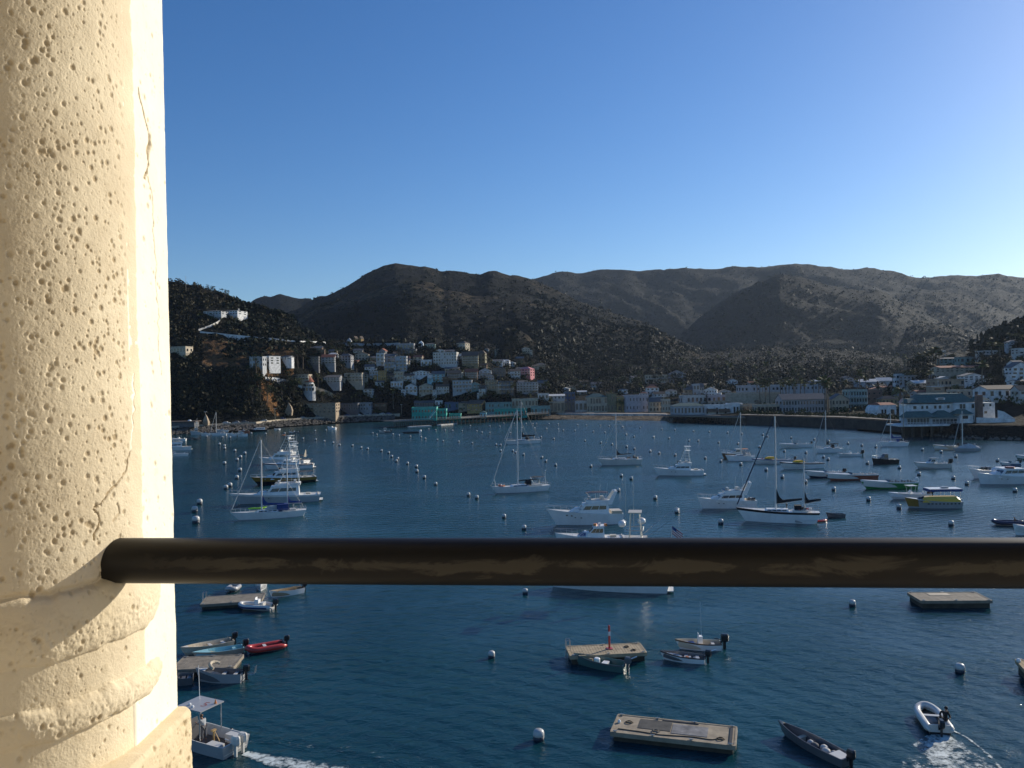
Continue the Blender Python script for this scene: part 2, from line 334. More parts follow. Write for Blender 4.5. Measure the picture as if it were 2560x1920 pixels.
def grid_mesh(name,P,pit,m,parent):
    nu,nv=P.shape[:2]; me=bpy.data.meshes.new(name)
    i0=(np.arange(nu-1)[:,None]*nv+np.arange(nv-1)[None,:]).ravel(); q=np.stack([i0,i0+nv,i0+nv+1,i0+1],1)
    me.vertices.add(nu*nv); me.vertices.foreach_set('co',P.reshape(-1)); me.loops.add(len(q)*4); me.loops.foreach_set('vertex_index',q.ravel())
    me.polygons.add(len(q)); me.polygons.foreach_set('loop_start',np.arange(len(q))*4); me.polygons.foreach_set('loop_total',np.full(len(q),4)); me.polygons.foreach_set('use_smooth',np.ones(len(q),bool))
    at=me.attributes.new('pit','FLOAT','POINT'); at.data.foreach_set('value',pit.ravel().astype(np.float32))
    me.update(); me.materials.append(m); o=link(me,name,parent); return o
def carve(A,B,dens,rmin,rmax,depth,mask=None,clear=None,aspect=1.3):
    """depth field (positive = inward) of round pits on a surface with coordinates A,B in metres"""
    D=np.zeros(A.shape); a0,a1,b0,b1=A.min(),A.max(),B.min(),B.max(); n=int(dens*(a1-a0)*(b1-b0))
    aa=A[:,0]; bb=B[0,:]
    for _ in range(n):
        r=rmin+(rmax-rmin)*rs.rand()**6; ca=a0+rs.rand()*(a1-a0); cb=b0+rs.rand()*(b1-b0)
        if mask is not None and rs.rand()>mask(ca,cb): continue
        ry=r*(1+(aspect-1)*rs.rand()); i0,i1=np.searchsorted(aa,[ca-2*r,ca+2*r]); j0,j1=np.searchsorted(bb,[cb-2*ry,cb+2*ry])
        if i1<=i0 or j1<=j0: continue
        q=((A[i0:i1,j0:j1]-ca)/r)**2+((B[i0:i1,j0:j1]-cb)/ry)**2
        d=np.clip(1.25*np.exp(-q*q*.8),0,1)*depth*(r/rmax)**.6
        D[i0:i1,j0:j1]=np.maximum(D[i0:i1,j0:j1],d)
    return D
def crack(A,B,pts,wd,dp):
    D=np.zeros(A.shape); A=A+(fbm(A*90,B*110,3,61)-.5)*.010; wd=wd*(.35+1.3*fbm(A*60,B*70,2,5))
    for (a,b_),(c,d) in zip(pts,pts[1:]):
        dx,dy=c-a,d-b_; L=dx*dx+dy*dy; t_=np.clip(((A-a)*dx+(B-b_)*dy)/L,0,1)
        q=np.hypot(A-a-t_*dx,B-b_-t_*dy); D=np.maximum(D,np.exp(-(q/wd)**2)*dp)
    return D
colm=thing('column',(0,0,CH-1.5),'pitted cream cast stone column with ring mouldings and pale flat pilaster at left of the view','column')
AX,AY=-.572,.880
def colz(z): return z+CH
# shaft: angle phi (0 = +x), from facing-left to the pilaster joint
ph=np.linspace(R(-128),R(30),640); zz=np.arange(-.62,.56,.00105)
PH,Z=np.meshgrid(ph,zz,indexing='ij'); ARC=PH*.156
jit=.0012*np.sin(PH*9+1)+.0007*np.sin(PH*23)+(fbm(PH*14,Z*0+3,3,2)-.5)*.004
lf=np.clip((PH-R(-62))/R(14),0,1)   # smooth patched stucco towards the left
rad=.155-.0*Z
def torus(zc,hw,am,ampl): 
    q=(Z+jit-zc)/hw; return am*np.sqrt(np.clip(1-q*q,0,1))**1.0*ampl
rad=rad+torus(-.229,.033,.0085,.3+.7*lf)+torus(-.321,.0165,.0085,.4+.6*lf)
rad=rad-.004*np.exp(-((Z+jit+.1945)/.0035)**2)
rad=rad-.002*(Z<-.338)
D=carve(ARC,Z,30000,.0005,.0027,.0014,lambda a,b_: .30+.7*min(max((a/.1545-R(-66))/R(10),0),1) if b_>-.2 else .34)
D+=(fbm(ARC*260,Z*260,3,3)-.5)*.0004*lf+(fbm(ARC*22,Z*22,3,8)-.5)*.0016
D*=np.clip((-PH-R(2))/R(7),.12,1)
rough=np.clip((np.exp(-((Z+.323)/.016)**2)+np.exp(-((Z+.24)/.02)**2)),0,1); D+=rough*(fbm(ARC*300,Z*300,3,13)-.5)*.0020*lf
ck=[(R(-1),.02),(R(-1.5),-.02),(R(-3),-.05),(R(-9),-.085),(R(-17),-.103),(R(-24),-.118),(R(-23),-.132),(R(-25),-.150)]
CK=crack(ARC,Z,[(a*.1545,b_) for a,b_ in ck],.0009,1)
CK2=crack(ARC,Z,[(R(-14)*.1545,-.118),(R(-12)*.1545,-.128),(R(-16)*.1545,-.135)],.0015,.6)
CK=np.maximum(CK,CK2)
rad=rad-D-CK*.0025
P=np.stack([AX+rad*np.cos(PH),AY+rad*np.sin(PH),Z+1.5],-1)
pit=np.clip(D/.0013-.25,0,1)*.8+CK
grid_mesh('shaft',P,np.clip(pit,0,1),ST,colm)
# pilaster face x = PX, y from joint to the outer edge
PX=-.4175
yy=np.linspace(.863,.979,150); Y_,Z_=np.meshgrid(yy,zz,indexing='ij')
D=carve(Y_,Z_,2600,.0008,.0030,.0016)+(fbm(Y_*40,Z_*40,3,21)-.5)*.0010
ck=crack(Y_,Z_,[(.905,.345),(.915,.325),(.93,.30),(.932,.285),(.925,.262),(.918,.247)],.0012,1)
ck=np.maximum(ck,crack(Y_,Z_,[(.932,.30),(.931,.285),(.927,.272)],.003,1))
ck=np.maximum(ck,crack(Y_,Z_,[(.925,.25),(.936,.235),(.935,.20),(.940,.15),(.938,.12),(.944,.09),(.943,.05),(.95,.02)],.0006,.5))
edge=np.clip((Y_-.972)/.007,0,1); rn=(fbm(Z_*28,Z_*0+2,4,9)-.5)
xo=PX-D-ck*.004-edge**2*.006-.005*np.clip((.870-Y_)/.007,0,1)**2
yo=Y_+edge*rn*.010
P=np.stack([xo,yo,Z_+1.5],-1)
# wrap round the outer corner to the back
bk=np.stack([np.full(len(zz),PX-.22),P[-1,:,1]+.002,P[-1,:,2]],-1)
P=np.concatenate([P,bk[None]],0); pt=np.concatenate([np.clip(ck,0,1)+np.clip(D/.0016-.4,0,1)*.5,np.zeros((1,len(zz)))],0)
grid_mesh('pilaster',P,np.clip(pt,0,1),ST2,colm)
# plinth block at the foot of the pilaster
yy=np.linspace(.80,.974,150); zb=np.arange(-.85,-.385,.0012); Y_,Z_=np.meshgrid(yy,zb,indexing='ij')
D=carve(Y_,Z_,15000,.0008,.0032,.0022)+(fbm(Y_*60,Z_*60,3,25)-.5)*.0022
rt=np.clip((Z_+.392)/.007,0,1)**2*.005; re=np.clip((Y_-.967)/.007,0,1)**2*.006
P=np.stack([-.3985-D-rt-re,Y_,Z_+1.5],-1)
P=np.concatenate([P,(P[-1]+np.array([-.2,.003,0]))[None]],0)
pt=np.concatenate([np.clip(D/.0025-.2,0,1),np.zeros((1,len(zb)))],0)
top=np.stack([np.full(len(P),-.46),P[:,-1,1],P[:,-1,2]+.001],-1); P=np.concatenate([P,top[:,None]],1); pt=np.concatenate([pt,np.zeros((len(pt),1))],1)
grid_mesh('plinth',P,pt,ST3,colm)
# hidden body that fills the column behind its faces and carries it to the floor and ceiling
MB().box((AX-.05,AY+.06,1.5),(.22,.16,5.0)).build('core',ST,colm)
# rail
rm=bpy.data.materials.new('weathered_rail_paint'); rm.use_nodes=True; t=rm.node_tree; b=t.nodes['Principled BSDF']; b.inputs['Specular IOR Level'].default_value=.3
tc=N(t,'ShaderNodeTexCoord'); mpn=N(t,'ShaderNodeMapping'); mpn.inputs['Scale'].default_value=(13,42,42); t.links.new(tc.outputs['Object'],mpn.inputs['Vector'])
na=N(t,'ShaderNodeTexNoise'); na.inputs['Scale'].default_value=1; na.inputs['Detail'].default_value=7; na.inputs['Roughness'].default_value=.68; na.inputs['Distortion'].default_value=.6; t.links.new(mpn.outputs[0],na.inputs['Vector'])
sx=N(t,'ShaderNodeSeparateXYZ'); t.links.new(tc.outputs['Object'],sx.inputs[0])
band=mth(t,'SUBTRACT',1,mth(t,'ABSOLUTE',mth(t,'DIVIDE',mth(t,'ADD',sx.outputs[2],-.001),.017),0)) # worn band along the side
f=mrg(t,mth(t,'ADD',na.outputs['Fac'],mth(t,'MULTIPLY',band,.30)),.71,.79)
wearx=mrg(t,sx.outputs[0],.1,.22); f=mth(t,'MULTIPLY',f,mth(t,'MULTIPLY',wearx,.9))
t.links.new(mixc(t,f,(.0065,.006,.0055),(.058,.053,.042)),b.inputs['Base Color'])
t.links.new(mrg(t,f,0,1,.5,.8),b.inputs['Roughness'])
rail=thing('handrail',(-.50,.853,CH-.178),'dark brown tubular metal handrail with worn paint, running right from the stone column','handrail')
ang=math.atan2(.744-.843,.895); rail.rotation_euler=(0,0,ang)
mb=MB(); n=40; L=2.2; segs=60; rr=.0235
rings_=[]
for i in range(segs+1):
    x=L*i/segs; rings_.append([(x,rr*math.cos(2*math.pi*k/n),rr*math.sin(2*math.pi*k/n)) for k in range(n)])
mb.loft(rings_); mb.build('tube',rm,rail,True)
cm=mat('rail_mortar',(.03,.025,.018),.9,.4,30,bump=.6,bs=200)
mm=MB(); prof=[(.028,0),(.0285,.045),(.026,.056),(.0243,.066)]
T=Matrix.Rotation(R(90),4,'Y'); mm.lathe([(r*(1+.0),z+.004) for r,z in prof],n=28,T=T); mm.build('collar',cm,rail,True)
# balcony floor, ceiling and inner wall of the loggia the camera stands in
bs=mat('loggia_plaster',(.60,.53,.42),.9,.12,2); bf=mat('loggia_floor_tile',(.50,.44,.36),.8,.2,3)
def sbox(name,c,d,m_): o=MB().box((0,0,0),d).build(name,m_,loc=c); tag(o,kind='structure'); return o
sbox('balcony_floor',(0,-.9,CH-1.6),(12,3.8,.2),bf); sbox('balcony_ceiling',(0,-.9,CH+3.6),(12,3.8,.2),bs); sbox('inner_wall',(0,-2.9,CH+1.05),(12,.2,5.1),bs)
# ---------------- boat builders (bow = +x, waterline z = 0) ----------------
def place2(bow,stern,label,cat,name,group=None):
    a=Wp(*bow); b=Wp(*stern); L=(a-b).length; mid=(a+b)/2
    t=thing(name,mid,label,cat,group,math.atan2(a.y-b.y,a.x-b.x)); return t,L
def lerp(a,b,t): return a+(b-a)*t
def hull(par,L,B,H,bow,rake=.08,flare=.3,transom=.85,col='white',stripe=None,boot='black',open_=False,deckc='offwhite',floor=None,srake=0.02,n=16,p=2.3,topstripe=None):
    LD=L; rows=[-.3,0.0,.10*H/.8 if boot else .05,]
    fr=[None,0,.1,.5,.8,1.0]
    def half(t): return B/2*((transom+(1-transom)*math.sin(min(t/.45,1)*math.pi/2)) if t<.45 else max(1-((t-.45)/.55)**p,0))
    def sheer(t): return H+(bow-H)*t**2.2
    def pt(t,f,s):
        h=half(t)*(.86+.14*f)*(1-flare*(1-f)*t**2*1.2)+.012
        z=sheer(t)*f if f>=0 else -.35
        x=-L/2+L*t+rake*L*max(f,0)*t**4-srake*L*max(f,0)*(1-t)**6
        if f<0: h*=.45; x=-L/2+L*t*.97
        return (x,s*h,z)
    fs=[-1,0,.10,.45,.80,1.0]; rings=[]
    for i in range(n+1):
        t=i/n; rings.append([pt(t,f,1) for f in fs[::-1]]+[pt(t,f,-1) for f in fs])
    mats=[CM(col,'gel'),CM(boot or col,'gel'),CM(stripe or col,'gel'),CM(topstripe or stripe or col,'gel')]
    m1=[3,0,0,0,1]; m=m1+[1]+m1[::-1]
    if stripe and not topstripe: m1=[2,0,0,0,1]; m=m1+[1]+m1[::-1]
    if topstripe: m1=[3,2 if stripe else 0,0,0,1]; m=m1+[1]+m1[::-1]
    if boot is None: m=[0 if x==1 else x for x in m]
    mb=MB(); b0=len(mb.f)
    mb.loft(rings,closed=False,mis=m+[0])
    k=len(fs)*2; mb.f.append(tuple(range(k))); mb.m.append(0)  # transom
    g=.05*min(B,2.0)/1.6
    if open_:
        fl=floor if floor is not None else H*.35
        inn=[]
        for i in range(n+1):
            t=i/n; tt=min(max(t,.015),.97); x,y,z=pt(tt,1,1); y=max(y-g,.01); yf=y*.86
            xx=x if i<n else x-.08*B
            inn.append([(xx,y,z+.004),(xx-.02,yf,min(fl+ .25*max(0,(t-.7)/.3)*H,z-.02)),(xx-.02,-yf,min(fl+.25*max(0,(t-.7)/.3)*H,z-.02)),(xx,-y,z+.004)])
        mi=MB(); mi.loft(inn,closed=False)
        rim=[[pt(i/n,1,1),inn[i][0]] for i in range(n+1)]; mi.loft(rim,closed=False)
        rim=[[inn[i][3],pt(i/n,1,-1)] for i in range(n+1)]; mi.loft(rim,closed=False)
        mi.add([inn[0][0],inn[0][1],inn[0][2],inn[0][3]],[(0,1,2,3)]); mi.add([pt(0,1,1),inn[0][0],inn[0][3],pt(0,1,-1)],[(0,1,2,3)])
        h=mb.build('hull',mats,par,False); mi.build('interior',CM(deckc,'gel'),par)
    else:
        h=mb.build('hull',mats,par,False)
        md=MB(); dr=[]
        for i in range(n+1):
            t=i/n; x,y,z=pt(t,1,1); y-=.04; y=max(y,.005); dr.append([(x,y,z-.03),(x,0,z+.03*B/3),(x,-y,z-.03)])
        md.loft(dr,closed=False); 
        tr=[]
        for s in (1,-1):
            tr=[[pt(i/n,1,s),(pt(i/n,1,s)[0],s*max(pt(i/n,1,1)[1]-.05,.002),pt(i/n,1,1)[2]-.031)] for i in range(n+1)]; md.loft(tr,closed=False)
        md.build('deck',CM(deckc,'gel'),par)
    return pt,sheer,half
def cabin(par,x0,x1,w,z0,z1,fr=.3,br=.1,tap=.12,col='white',wz=(.45,.85),nwin=3,name='cabin',front=True,roofover=.0,w1=None,glass=None,side=True):
    """tapered box: x0 aft, x1 forward; fr/br = rake of front/back; windows as dark panels"""
    W0=w/2; W1=w/2*(1-tap); H=z1-z0
    b=[(x0,-W0,z0),(x1,-W0,z0),(x1,W0,z0),(x0,W0,z0)]; t=[(x0+br*H,-W1,z1),(x1-fr*H,-W1,z1),(x1-fr*H,W1,z1),(x0+br*H,W1,z1)]
    mb=MB().hexa(b,t)
    if roofover: mb.box(((x0+x1-fr*H+br*H)/2,0,z1+.04),((x1-x0)-(fr+br)*H+2*roofover,2*W1+roofover,.08))
    o=mb.build(name,CM(col,'gel'),par)
    def q(a,b_,c,d,u,v): 
        p=Vector(a).lerp(Vector(b_),u); r=Vector(d).lerp(Vector(c),u); return p.lerp(r,v)
    g=MB()
    faces=[]
    if side: faces+=[(b[0],b[1],t[1],t[0],nwin),(b[2],b[3],t[3],t[2],nwin)]
    if front: faces.append((b[1],b[2],t[2],t[1],2))
    for A,B_,C_,D_,n in faces:
        nn=(Vector(B_)-Vector(A)).cross(Vector(D_)-Vector(A)).normalized()*.012
        for i in range(n):
            u0=.08+.84*i/n+.012; u1=.08+.84*(i+1)/n-.012
            p=[q(A,B_,C_,D_,u0,wz[0]),q(A,B_,C_,D_,u1,wz[0]),q(A,B_,C_,D_,u1,wz[1]),q(A,B_,C_,D_,u0,wz[1])]
            MB().hexa([x-nn*1.0 for x in p],[x+nn for x in p]).build('cabin_window',glass or GLASS,o)
    return o
def rails(par,pt,t0,t1,h=.6,n=7,name='guard_rail',r=.02,sides=(1,-1)):
    for s in sides:
        mb=MB(); P=[Vector(pt(lerp(t0,t1,i/n),1,s)) for i in range(n+1)]; T=[p+Vector((0,-s*.04,h)) for p in P]
        for p,q in zip(P,T): mb.tube(p,q,r*.8,n=4,caps=False)
        mb.path(T,r,4); mb.build(name,STEEL,par)
def outboard(par,x,z,s=1.0,col='black',y=0,name='outboard_motor'):
    mb=MB(); 
    mb.loft([[(x+a*s*sx-.28*s,y+b*s*sy,z+zz*s) for a,b in ((.26,.13),(-.2,.16),(-.3,0),(-.2,-.16),(.26,-.13))] for zz,sx,sy in ((.0,.8,.8),(.12,1,1),(.42,1,1),(.55,.75,.7))])
    mb.box((x-.25*s,y,z-.35*s),(.2*s,.1*s,.75*s)); mb.box((x-.3*s,y,z-.72*s),(.4*s,.06*s,.06*s)); mb.box((x-.02*s,y,z-.1*s),(.12*s,.25*s,.3*s))
    mb.tube((x+.0,y,z+.15*s),(x+.5*s,y+.12*s,z+.28*s),.03*s)
    return mb.build(name,CM(col,'gel'),par)
def mast(par,x,z0,z1,r=.09,name='mast',spr=(.5,),sw=.8,m=None):
    mb=MB(); mb.tube((x,0,z0),(x-.01*(z1-z0),0,z1),r,r*.7,8)
    for f in spr: zz=lerp(z0,z1,f); mb.tube((x-.02,-sw,zz),(x-.02,sw,zz+.05),.03,n=4)
    mb.tube((x,0,z1),(x,0,z1+.5),.012,n=4)
    o=mb.build(name,m or MASTM,par); return o
def stays(par,segs,r=.012,name='rigging'):
    mb=MB()
    for a,b in segs: mb.tube(a,b,r,n=4,caps=False)
    return mb.build(name,mat('rigging_wire',(.25,.25,.26),.4,.1,5,metal=.5),par)
def boomcover(par,x,z,L,col,up=.06,hgt=.35,top=1.0,name='sail_cover'):
    """furled sail under its cover along the boom, swept up where it meets the mast (boom runs aft = -x)"""
    rings=[]
    for i in range(9):
        t=i/8; xx=x-L*t; zc=z+L*up*t; h=hgt*(1-.45*t)+ (top*(1-t/.2)**1.3 if t<.2 else 0); w=.17*(1-.4*t)
        rings.append([(xx,w*.6,zc),(xx,w,zc+h*.35),(xx,.03,zc+h),(xx,-.03,zc+h),(xx,-w,zc+h*.35),(xx,-w*.6,zc)])
    MB().loft(rings).build(name,CM(col,'cloth'),par); 
    MB().tube((x,0,z-.05),(x-L*1.02,0,z-.05+L*up),.07,n=6).build('boom',MASTM,par)
def dodger(par,x0,x1,w,z0,z1,col,name='canvas_dodger'):
    r=[]
    for i in range(5):
        t=i/4; xx=lerp(x0,x1,t); zt=z1-(abs(t-.35)**2)*.35*(z1-z0) if t>.35 else z1; 
        if t==1: zt=z0+.25*(z1-z0)
        r.append([(xx,w/2,z0),(xx,w/2*.9,zt-.12),(xx,w/2*.6,zt),(xx,-w/2*.6,zt),(xx,-w/2*.9,zt-.12),(xx,-w/2,z0)])
    return MB().loft(r,closed=False).build(name,CM(col,'cloth'),par)
def bimini(par,x0,x1,w,z0,z1,col='black',name='bimini',sag=.08):
    mb=MB(); r=[]
    for i in range(5):
        t=i/4; xx=lerp(x0,x1,t); zz=z1-sag*(2*t-1)**2
        r.append([(xx,w/2,zz-.1),(xx,w/4,zz),(xx,-w/4,zz),(xx,-w/2,zz-.1),(xx,-w/2,zz-.14),(xx,0,zz-.05),(xx,w/2,zz-.14)])
    o=mb.loft(r).build(name,CM(col,'cloth'),par)
    f=MB()
    for s in (1,-1):
        for a,b_ in ((x0,lerp(x0,x1,.3)),(x1,lerp(x0,x1,.7)),(lerp(x0,x1,.5),lerp(x0,x1,.5))): f.tube((a,s*w/2,z1-.12),(b_,s*w/2*.95,z0),.022,n=4)
    for s in (1,-1): f.tube((x0,s*w/2,z1-.12),(x1,s*w/2,z1-.12),.022,n=4); f.tube((x0,s*w/2*.95,z0+.05),(x1,s*w/2*.95,z0+.05),.02,n=4)
    f.tube((x0,-w/2,z1-.12),(x0,w/2,z1-.12),.022,n=4); f.build('bimini_frame',STEEL,o); return o
def flag(par,x,y,z,h=1.3,w=.75,name='flag'):
    p=MB().tube((x,y,z),(x-.25,y,z+h),.02,n=5).build('flagstaff',STEEL,par)
    mr_=MB(); 
    for k in range(7):
        zz=z+h-.07*w*(k+1)*.9; 
        r=[[(x-.25-w*t*.55,y+.07*math.sin(t*5),zz-w*t*.45),(x-.25-w*t*.55,y+.07*math.sin(t*5),zz+.062*w-w*t*.45)] for t in np.linspace(0 if k>2 else .42,1,5)]
        mr_.loft(r,mi=k%2,closed=False)
        if k<=2:
            r=[[(x-.25-w*t*.55,y+.07*math.sin(t*5),zz-w*t*.45),(x-.25-w*t*.55,y+.07*math.sin(t*5),zz+.062*w-w*t*.45)] for t in (0,.21,.42)]; mr_.loft(r,mi=2,closed=False)
    mr_.build(name,[CM('red','cloth'),CM('white','cloth'),CM('dblue','cloth')],par)
def fenders(par,pts,col='black'):
    for x,y,z in pts: MB().lathe([(.02,.42),(.12,.34),(.13,0),(.12,-.3),(.02,-.38)],(x,y,z),8).build('fender',CM(col,'gel'),par,True)
def clutter(par,n,x0,x1,y0,y1,z,cols,s=.25,name='deck_gear',seed=1):
    rg=random.Random(seed)
    cs=list(cols); mb=MB()
    for i in range(n):
        d=[s*rg.uniform(.5,1.4),s*rg.uniform(.5,1.3),s*rg.uniform(.3,1.1)]
        mb.box((rg.uniform(x0,x1),rg.uniform(y0,y1),z+d[2]/2),d,i%len(cs),rz=rg.uniform(0,3))
    mb.build(name,[CM(c,'gel') for c in cs],par)
def portlights(par,pt,ts,f=.62,r=.09,s=-1,name='portlight'):
    for side in (1,-1):
        for t in ts:
            a=Vector(pt(t,f,side)); MB().box(a,(2.6*r,.04,1.2*r)).build(name,GLASS,par)
# ---- whole boats ----
def sailboat(bow,stern,label,H=1.0,hull_=dict(),masts=((.58,1.0),),mast_top=None,cover='dblue',canvas=None,canv=None,jib='offwhite',jibfull=True,boomL=.33,cat='sailboat',group=None,up=.06,cabz=.42,top=1.0,name='sailboat',coverh=.35,nolife=False):
    t,L=place2(bow,stern,label,cat,name,group); B=min(L*.29,4.2)
    kw=dict(rake=.12,flare=.25,transom=.6,p=2.0,srake=.05); kw.update(hull_)
    pt,sh,hf=hull(t,L,B,H,H*1.3,**kw)
    cabin(t,-L*.12,L*.24,B*.55,H+.0,H+cabz,fr=1.1,br=.2,tap=.2,wz=(.35,.75),nwin=4,front=False,name='coachroof')
    MB().box((-L*.28,0,H+.12),(L*.22,B*.5,.3)).box((-L*.28,0,H+.3),(L*.2,B*.3,.02)).build('cockpit_coaming',CM('offwhite','gel'),t)
    MB().tube((-L*.36,0,H+.2),(-L*.36,0,H+1.1),.05).lathe([(.35,-.02),(.38,0),(.35,.02)],(-L*.34,0,0),12,T=Matrix.Translation((-L*.34,0,H+1.0))@Matrix.Rotation(R(90),4,'Y')@Matrix.Translation((L*.34,0,0))).build('steering_wheel',STEEL,t)
    segs=[]; first=True; bowp=Vector(pt(1,1,1)); bowp.y=0; sternp=Vector(pt(0,1,1))
    for k,(fx,hh) in enumerate(masts):
        x=-L/2+L*fx; zt=hh; mast(t,x,H+.1,zt,r=.15 if k==0 else .12,spr=(.5,.76) if k==0 and zt>12 else (.6,),sw=B*.28)
        for s in (1,-1): segs+= [((x-.1,s*hf(fx)*.95,H+.1),(x-.02,s*B*.28,lerp(H,zt,.55))),((x-.02,s*B*.28,lerp(H,zt,.55)),(x,0,zt-.1))]
        if k==0:
            segs.append(((-L/2-.02*L,0,H+.3),(x,0,zt)))
            J=MB(); e=Vector((x+.1,0,zt-.3 if jibfull else zt*.8)); s0=bowp+Vector((-.25,0,.5)); J.tube(s0,s0.lerp(e,.5),.11,.10,6); J.tube(s0.lerp(e,.5),e,.10,.05,6); J.build('furled_jib',CM(jib,'cloth'),t)
            segs.append((bowp,s0))
        if cover: boomcover(t,x-.12,H+1.25 if k==0 else H+1.35,L*(boomL if k==0 else boomL*.62),cover,up=up if k==0 else up*1.3,top=top if k==0 else top*.8,hgt=coverh)
        else: MB().tube((x-.1,0,H+1.2),(x-L*boomL,0,H+1.35),.07,n=6).tube((x-.3,0,H+1.32),(x-L*boomL*.9,0,H+1.42),.09,n=6).build('boom',CM(canvas or 'black','cloth'),t)
    stays(t,segs); rails(t,pt,.78,1.0,.6,4,'bow_pulpit'); rails(t,pt,0.0,.12,.6,2,'stern_pushpit')
    if not nolife: rails(t,pt,.12,.78,.5,7,'lifelines',.01)
    if canvas: 
        if 'd' in (canv or 'd'): dodger(t,-L*.17,-L*.07,B*.5,H+.25,H+1.25,canvas)
        if 'b' in (canv or ''): bimini(t,-L*.44,-L*.2,B*.6,H+.3,H+2.0,canvas)
    return t,L,B,pt,H
def cruiser(bow,stern,label,H=1.2,bowH=None,hull_=dict(),fly=True,top=None,tower=0,arch=False,cat='motor yacht',group=None,cab=(.28,.78),ch=1.35,cabcol='white',canopyc='black',name='motor_yacht',plat=True,outrig=False,aftcanvas=None,antenna=2):
    t,L=place2(bow,stern,label,cat,name,group); B=min(L*.32,4.6); bowH=bowH or H*1.55
    kw=dict(rake=.12,flare=.5,transom=.88,p=2.2); kw.update(hull_)
    pt,sh,hf=hull(t,L,B,H,bowH,**kw)
    x0=-L/2+L*cab[0]; x1=-L/2+L*cab[1]; zd=H-.1
    cabin(t,x0,x1,B*.74,zd,H+ch,fr=.95,br=.05,tap=.14,wz=(.5,.85),nwin=3,col=cabcol,roofover=.12)
    if cab[1]<.82: cabin(t,x1-.8,min(x1+L*.12,L*.4),B*.5,H+.05,bowH+.12,fr=1.6,br=0,tap=.25,side=False,front=False,name='trunk_cabin',col=cabcol)
    zr=H+ch+.08
    if fly:
        fx0=x0-.2; fx1=x0+(x1-x0)*.62; mb=MB(); W=B*.6
        mb.hexa([(fx0,-W/2,zr),(fx1,-W/2,zr),(fx1,W/2,zr),(fx0,W/2,zr)],[(fx0-.1,-W/2-.05,zr+.55),(fx1+.35,-W/2+.1,zr+.6),(fx1+.35,W/2-.1,zr+.6),(fx0-.1,W/2+.05,zr+.55)])
        o=mb.build('flybridge',CM(cabcol,'gel'),t)
        MB().box(((fx0+fx1)/2,0,zr+.605),((fx1-fx0)*.8,W*.8,.02)).box((fx1-.5,0,zr+.85),(.4,W*.5,.5)).box((fx0+1.1,.3,zr+.85),(.5,.5,.6)).box((fx0+1.1,-.5,zr+.85),(.5,.5,.6)).build('flybridge_seats',CM('offwhite','gel'),o)
        g=MB().hexa([(fx1+.3,-W/2+.1,zr+.6),(fx1+.36,-W/2+.1,zr+.6),(fx1+.36,W/2-.1,zr+.6),(fx1+.3,W/2-.1,zr+.6)],[(fx1,-W/2+.15,zr+.95),(fx1+.05,-W/2+.15,zr+.95),(fx1+.05,W/2-.15,zr+.95),(fx1,W/2-.15,zr+.95)]); g.build('windscreen',GLASS,o)
        if canopyc: bimini(t,fx0+.2,fx1+.1,W*.95,zr+.6,zr+1.95,canopyc)
    else: fx0,fx1=x0,x1-1.2
    if arch:
        mb=MB()
        for s in (1,-1): mb.hexa([(fx0-.3,s*B*.32-.05,zr-.2),(fx0+.7,s*B*.32-.05,zr-.2),(fx0+.7,s*B*.32+.05,zr-.2),(fx0-.3,s*B*.32+.05,zr-.2)],[(fx0-1.3,s*B*.27-.05,zr+1.9),(fx0-.8,s*B*.27-.05,zr+1.9),(fx0-.8,s*B*.27+.05,zr+1.9),(fx0-1.3,s*B*.27+.05,zr+1.9)])
        mb.box((fx0-1.05,0,zr+1.95),(.55,B*.56,.12)); mb.lathe([(.3,0),(.32,.12),(.1,.2)],(fx0-1.05,0,zr+2.01),10); mb.build('radar_arch',CM('white','gel'),t)
    if tower:
        xa=lerp(fx0,fx1,.25); W=B*.3; tp=MB(); zt=tower
        legs=[(fx0+.1,1),(fx1-.2,1),(fx0+.1,-1),(fx1-.2,-1)]
        for lx,s in legs: tp.tube((lx,s*B*.36,zr-.2),(lerp(lx,xa,.72),s*W,zt-1.0),.045,n=5); tp.tube((lerp(lx,xa,.72),s*W,zt-1.0),(lerp(lx,xa,.75),s*W*.95,zt),.04,n=5)
        for k in range(1,5):
            zz=lerp(zr,zt-1.0,k/5); f=.72*k/5
            for s in (1,-1): tp.tube((lerp(fx0+.1,xa,f),s*lerp(B*.36,W,k/5),zz),(lerp(fx1-.2,xa,f),s*lerp(B*.36,W,k/5),zz),.025,n=4)
            tp.tube((lerp(fx0+.1,xa,f),-lerp(B*.36,W,k/5),zz),(lerp(fx0+.1,xa,f),lerp(B*.36,W,k/5),zz),.025,n=4)
        o=tp.build('tuna_tower',CM('white','metal'),t)
        MB().box((xa,0,zt-1.0),(1.3,W*2+.2,.07)).box((xa+.3,0,zt-.6),(.3,W,.5)).build('tower_platform',CM('white','gel'),o)
        MB().box((xa,0,zt+.03),(1.6,W*2+.35,.08)).build('sunshade',CM('offwhite','gel'),o)
    if antenna:
        a=MB(); za=(tower or zr+1.2)
        for i in range(antenna): s=(-1)**i; a.tube((lerp(fx0,fx1,.2+.2*i),s*B*.3,zr+.3),(lerp(fx0,fx1,.1+.2*i),s*B*.32,za+2.2-i*.4),.016,n=4)
        a.build('antenna',CM('white','gel'),t)
    if outrig:
        a=MB()
        for s in (1,-1): a.tube((lerp(fx0,fx1,.6),s*B*.42,H+.8),(fx0-2.0,s*(B*.5+2.4),(tower or 6)+2.0),.03,.012,n=4)
        a.build('outrigger',STEEL,t)
    rails(t,pt,.55,1.0,.65,6,'bow_rail')
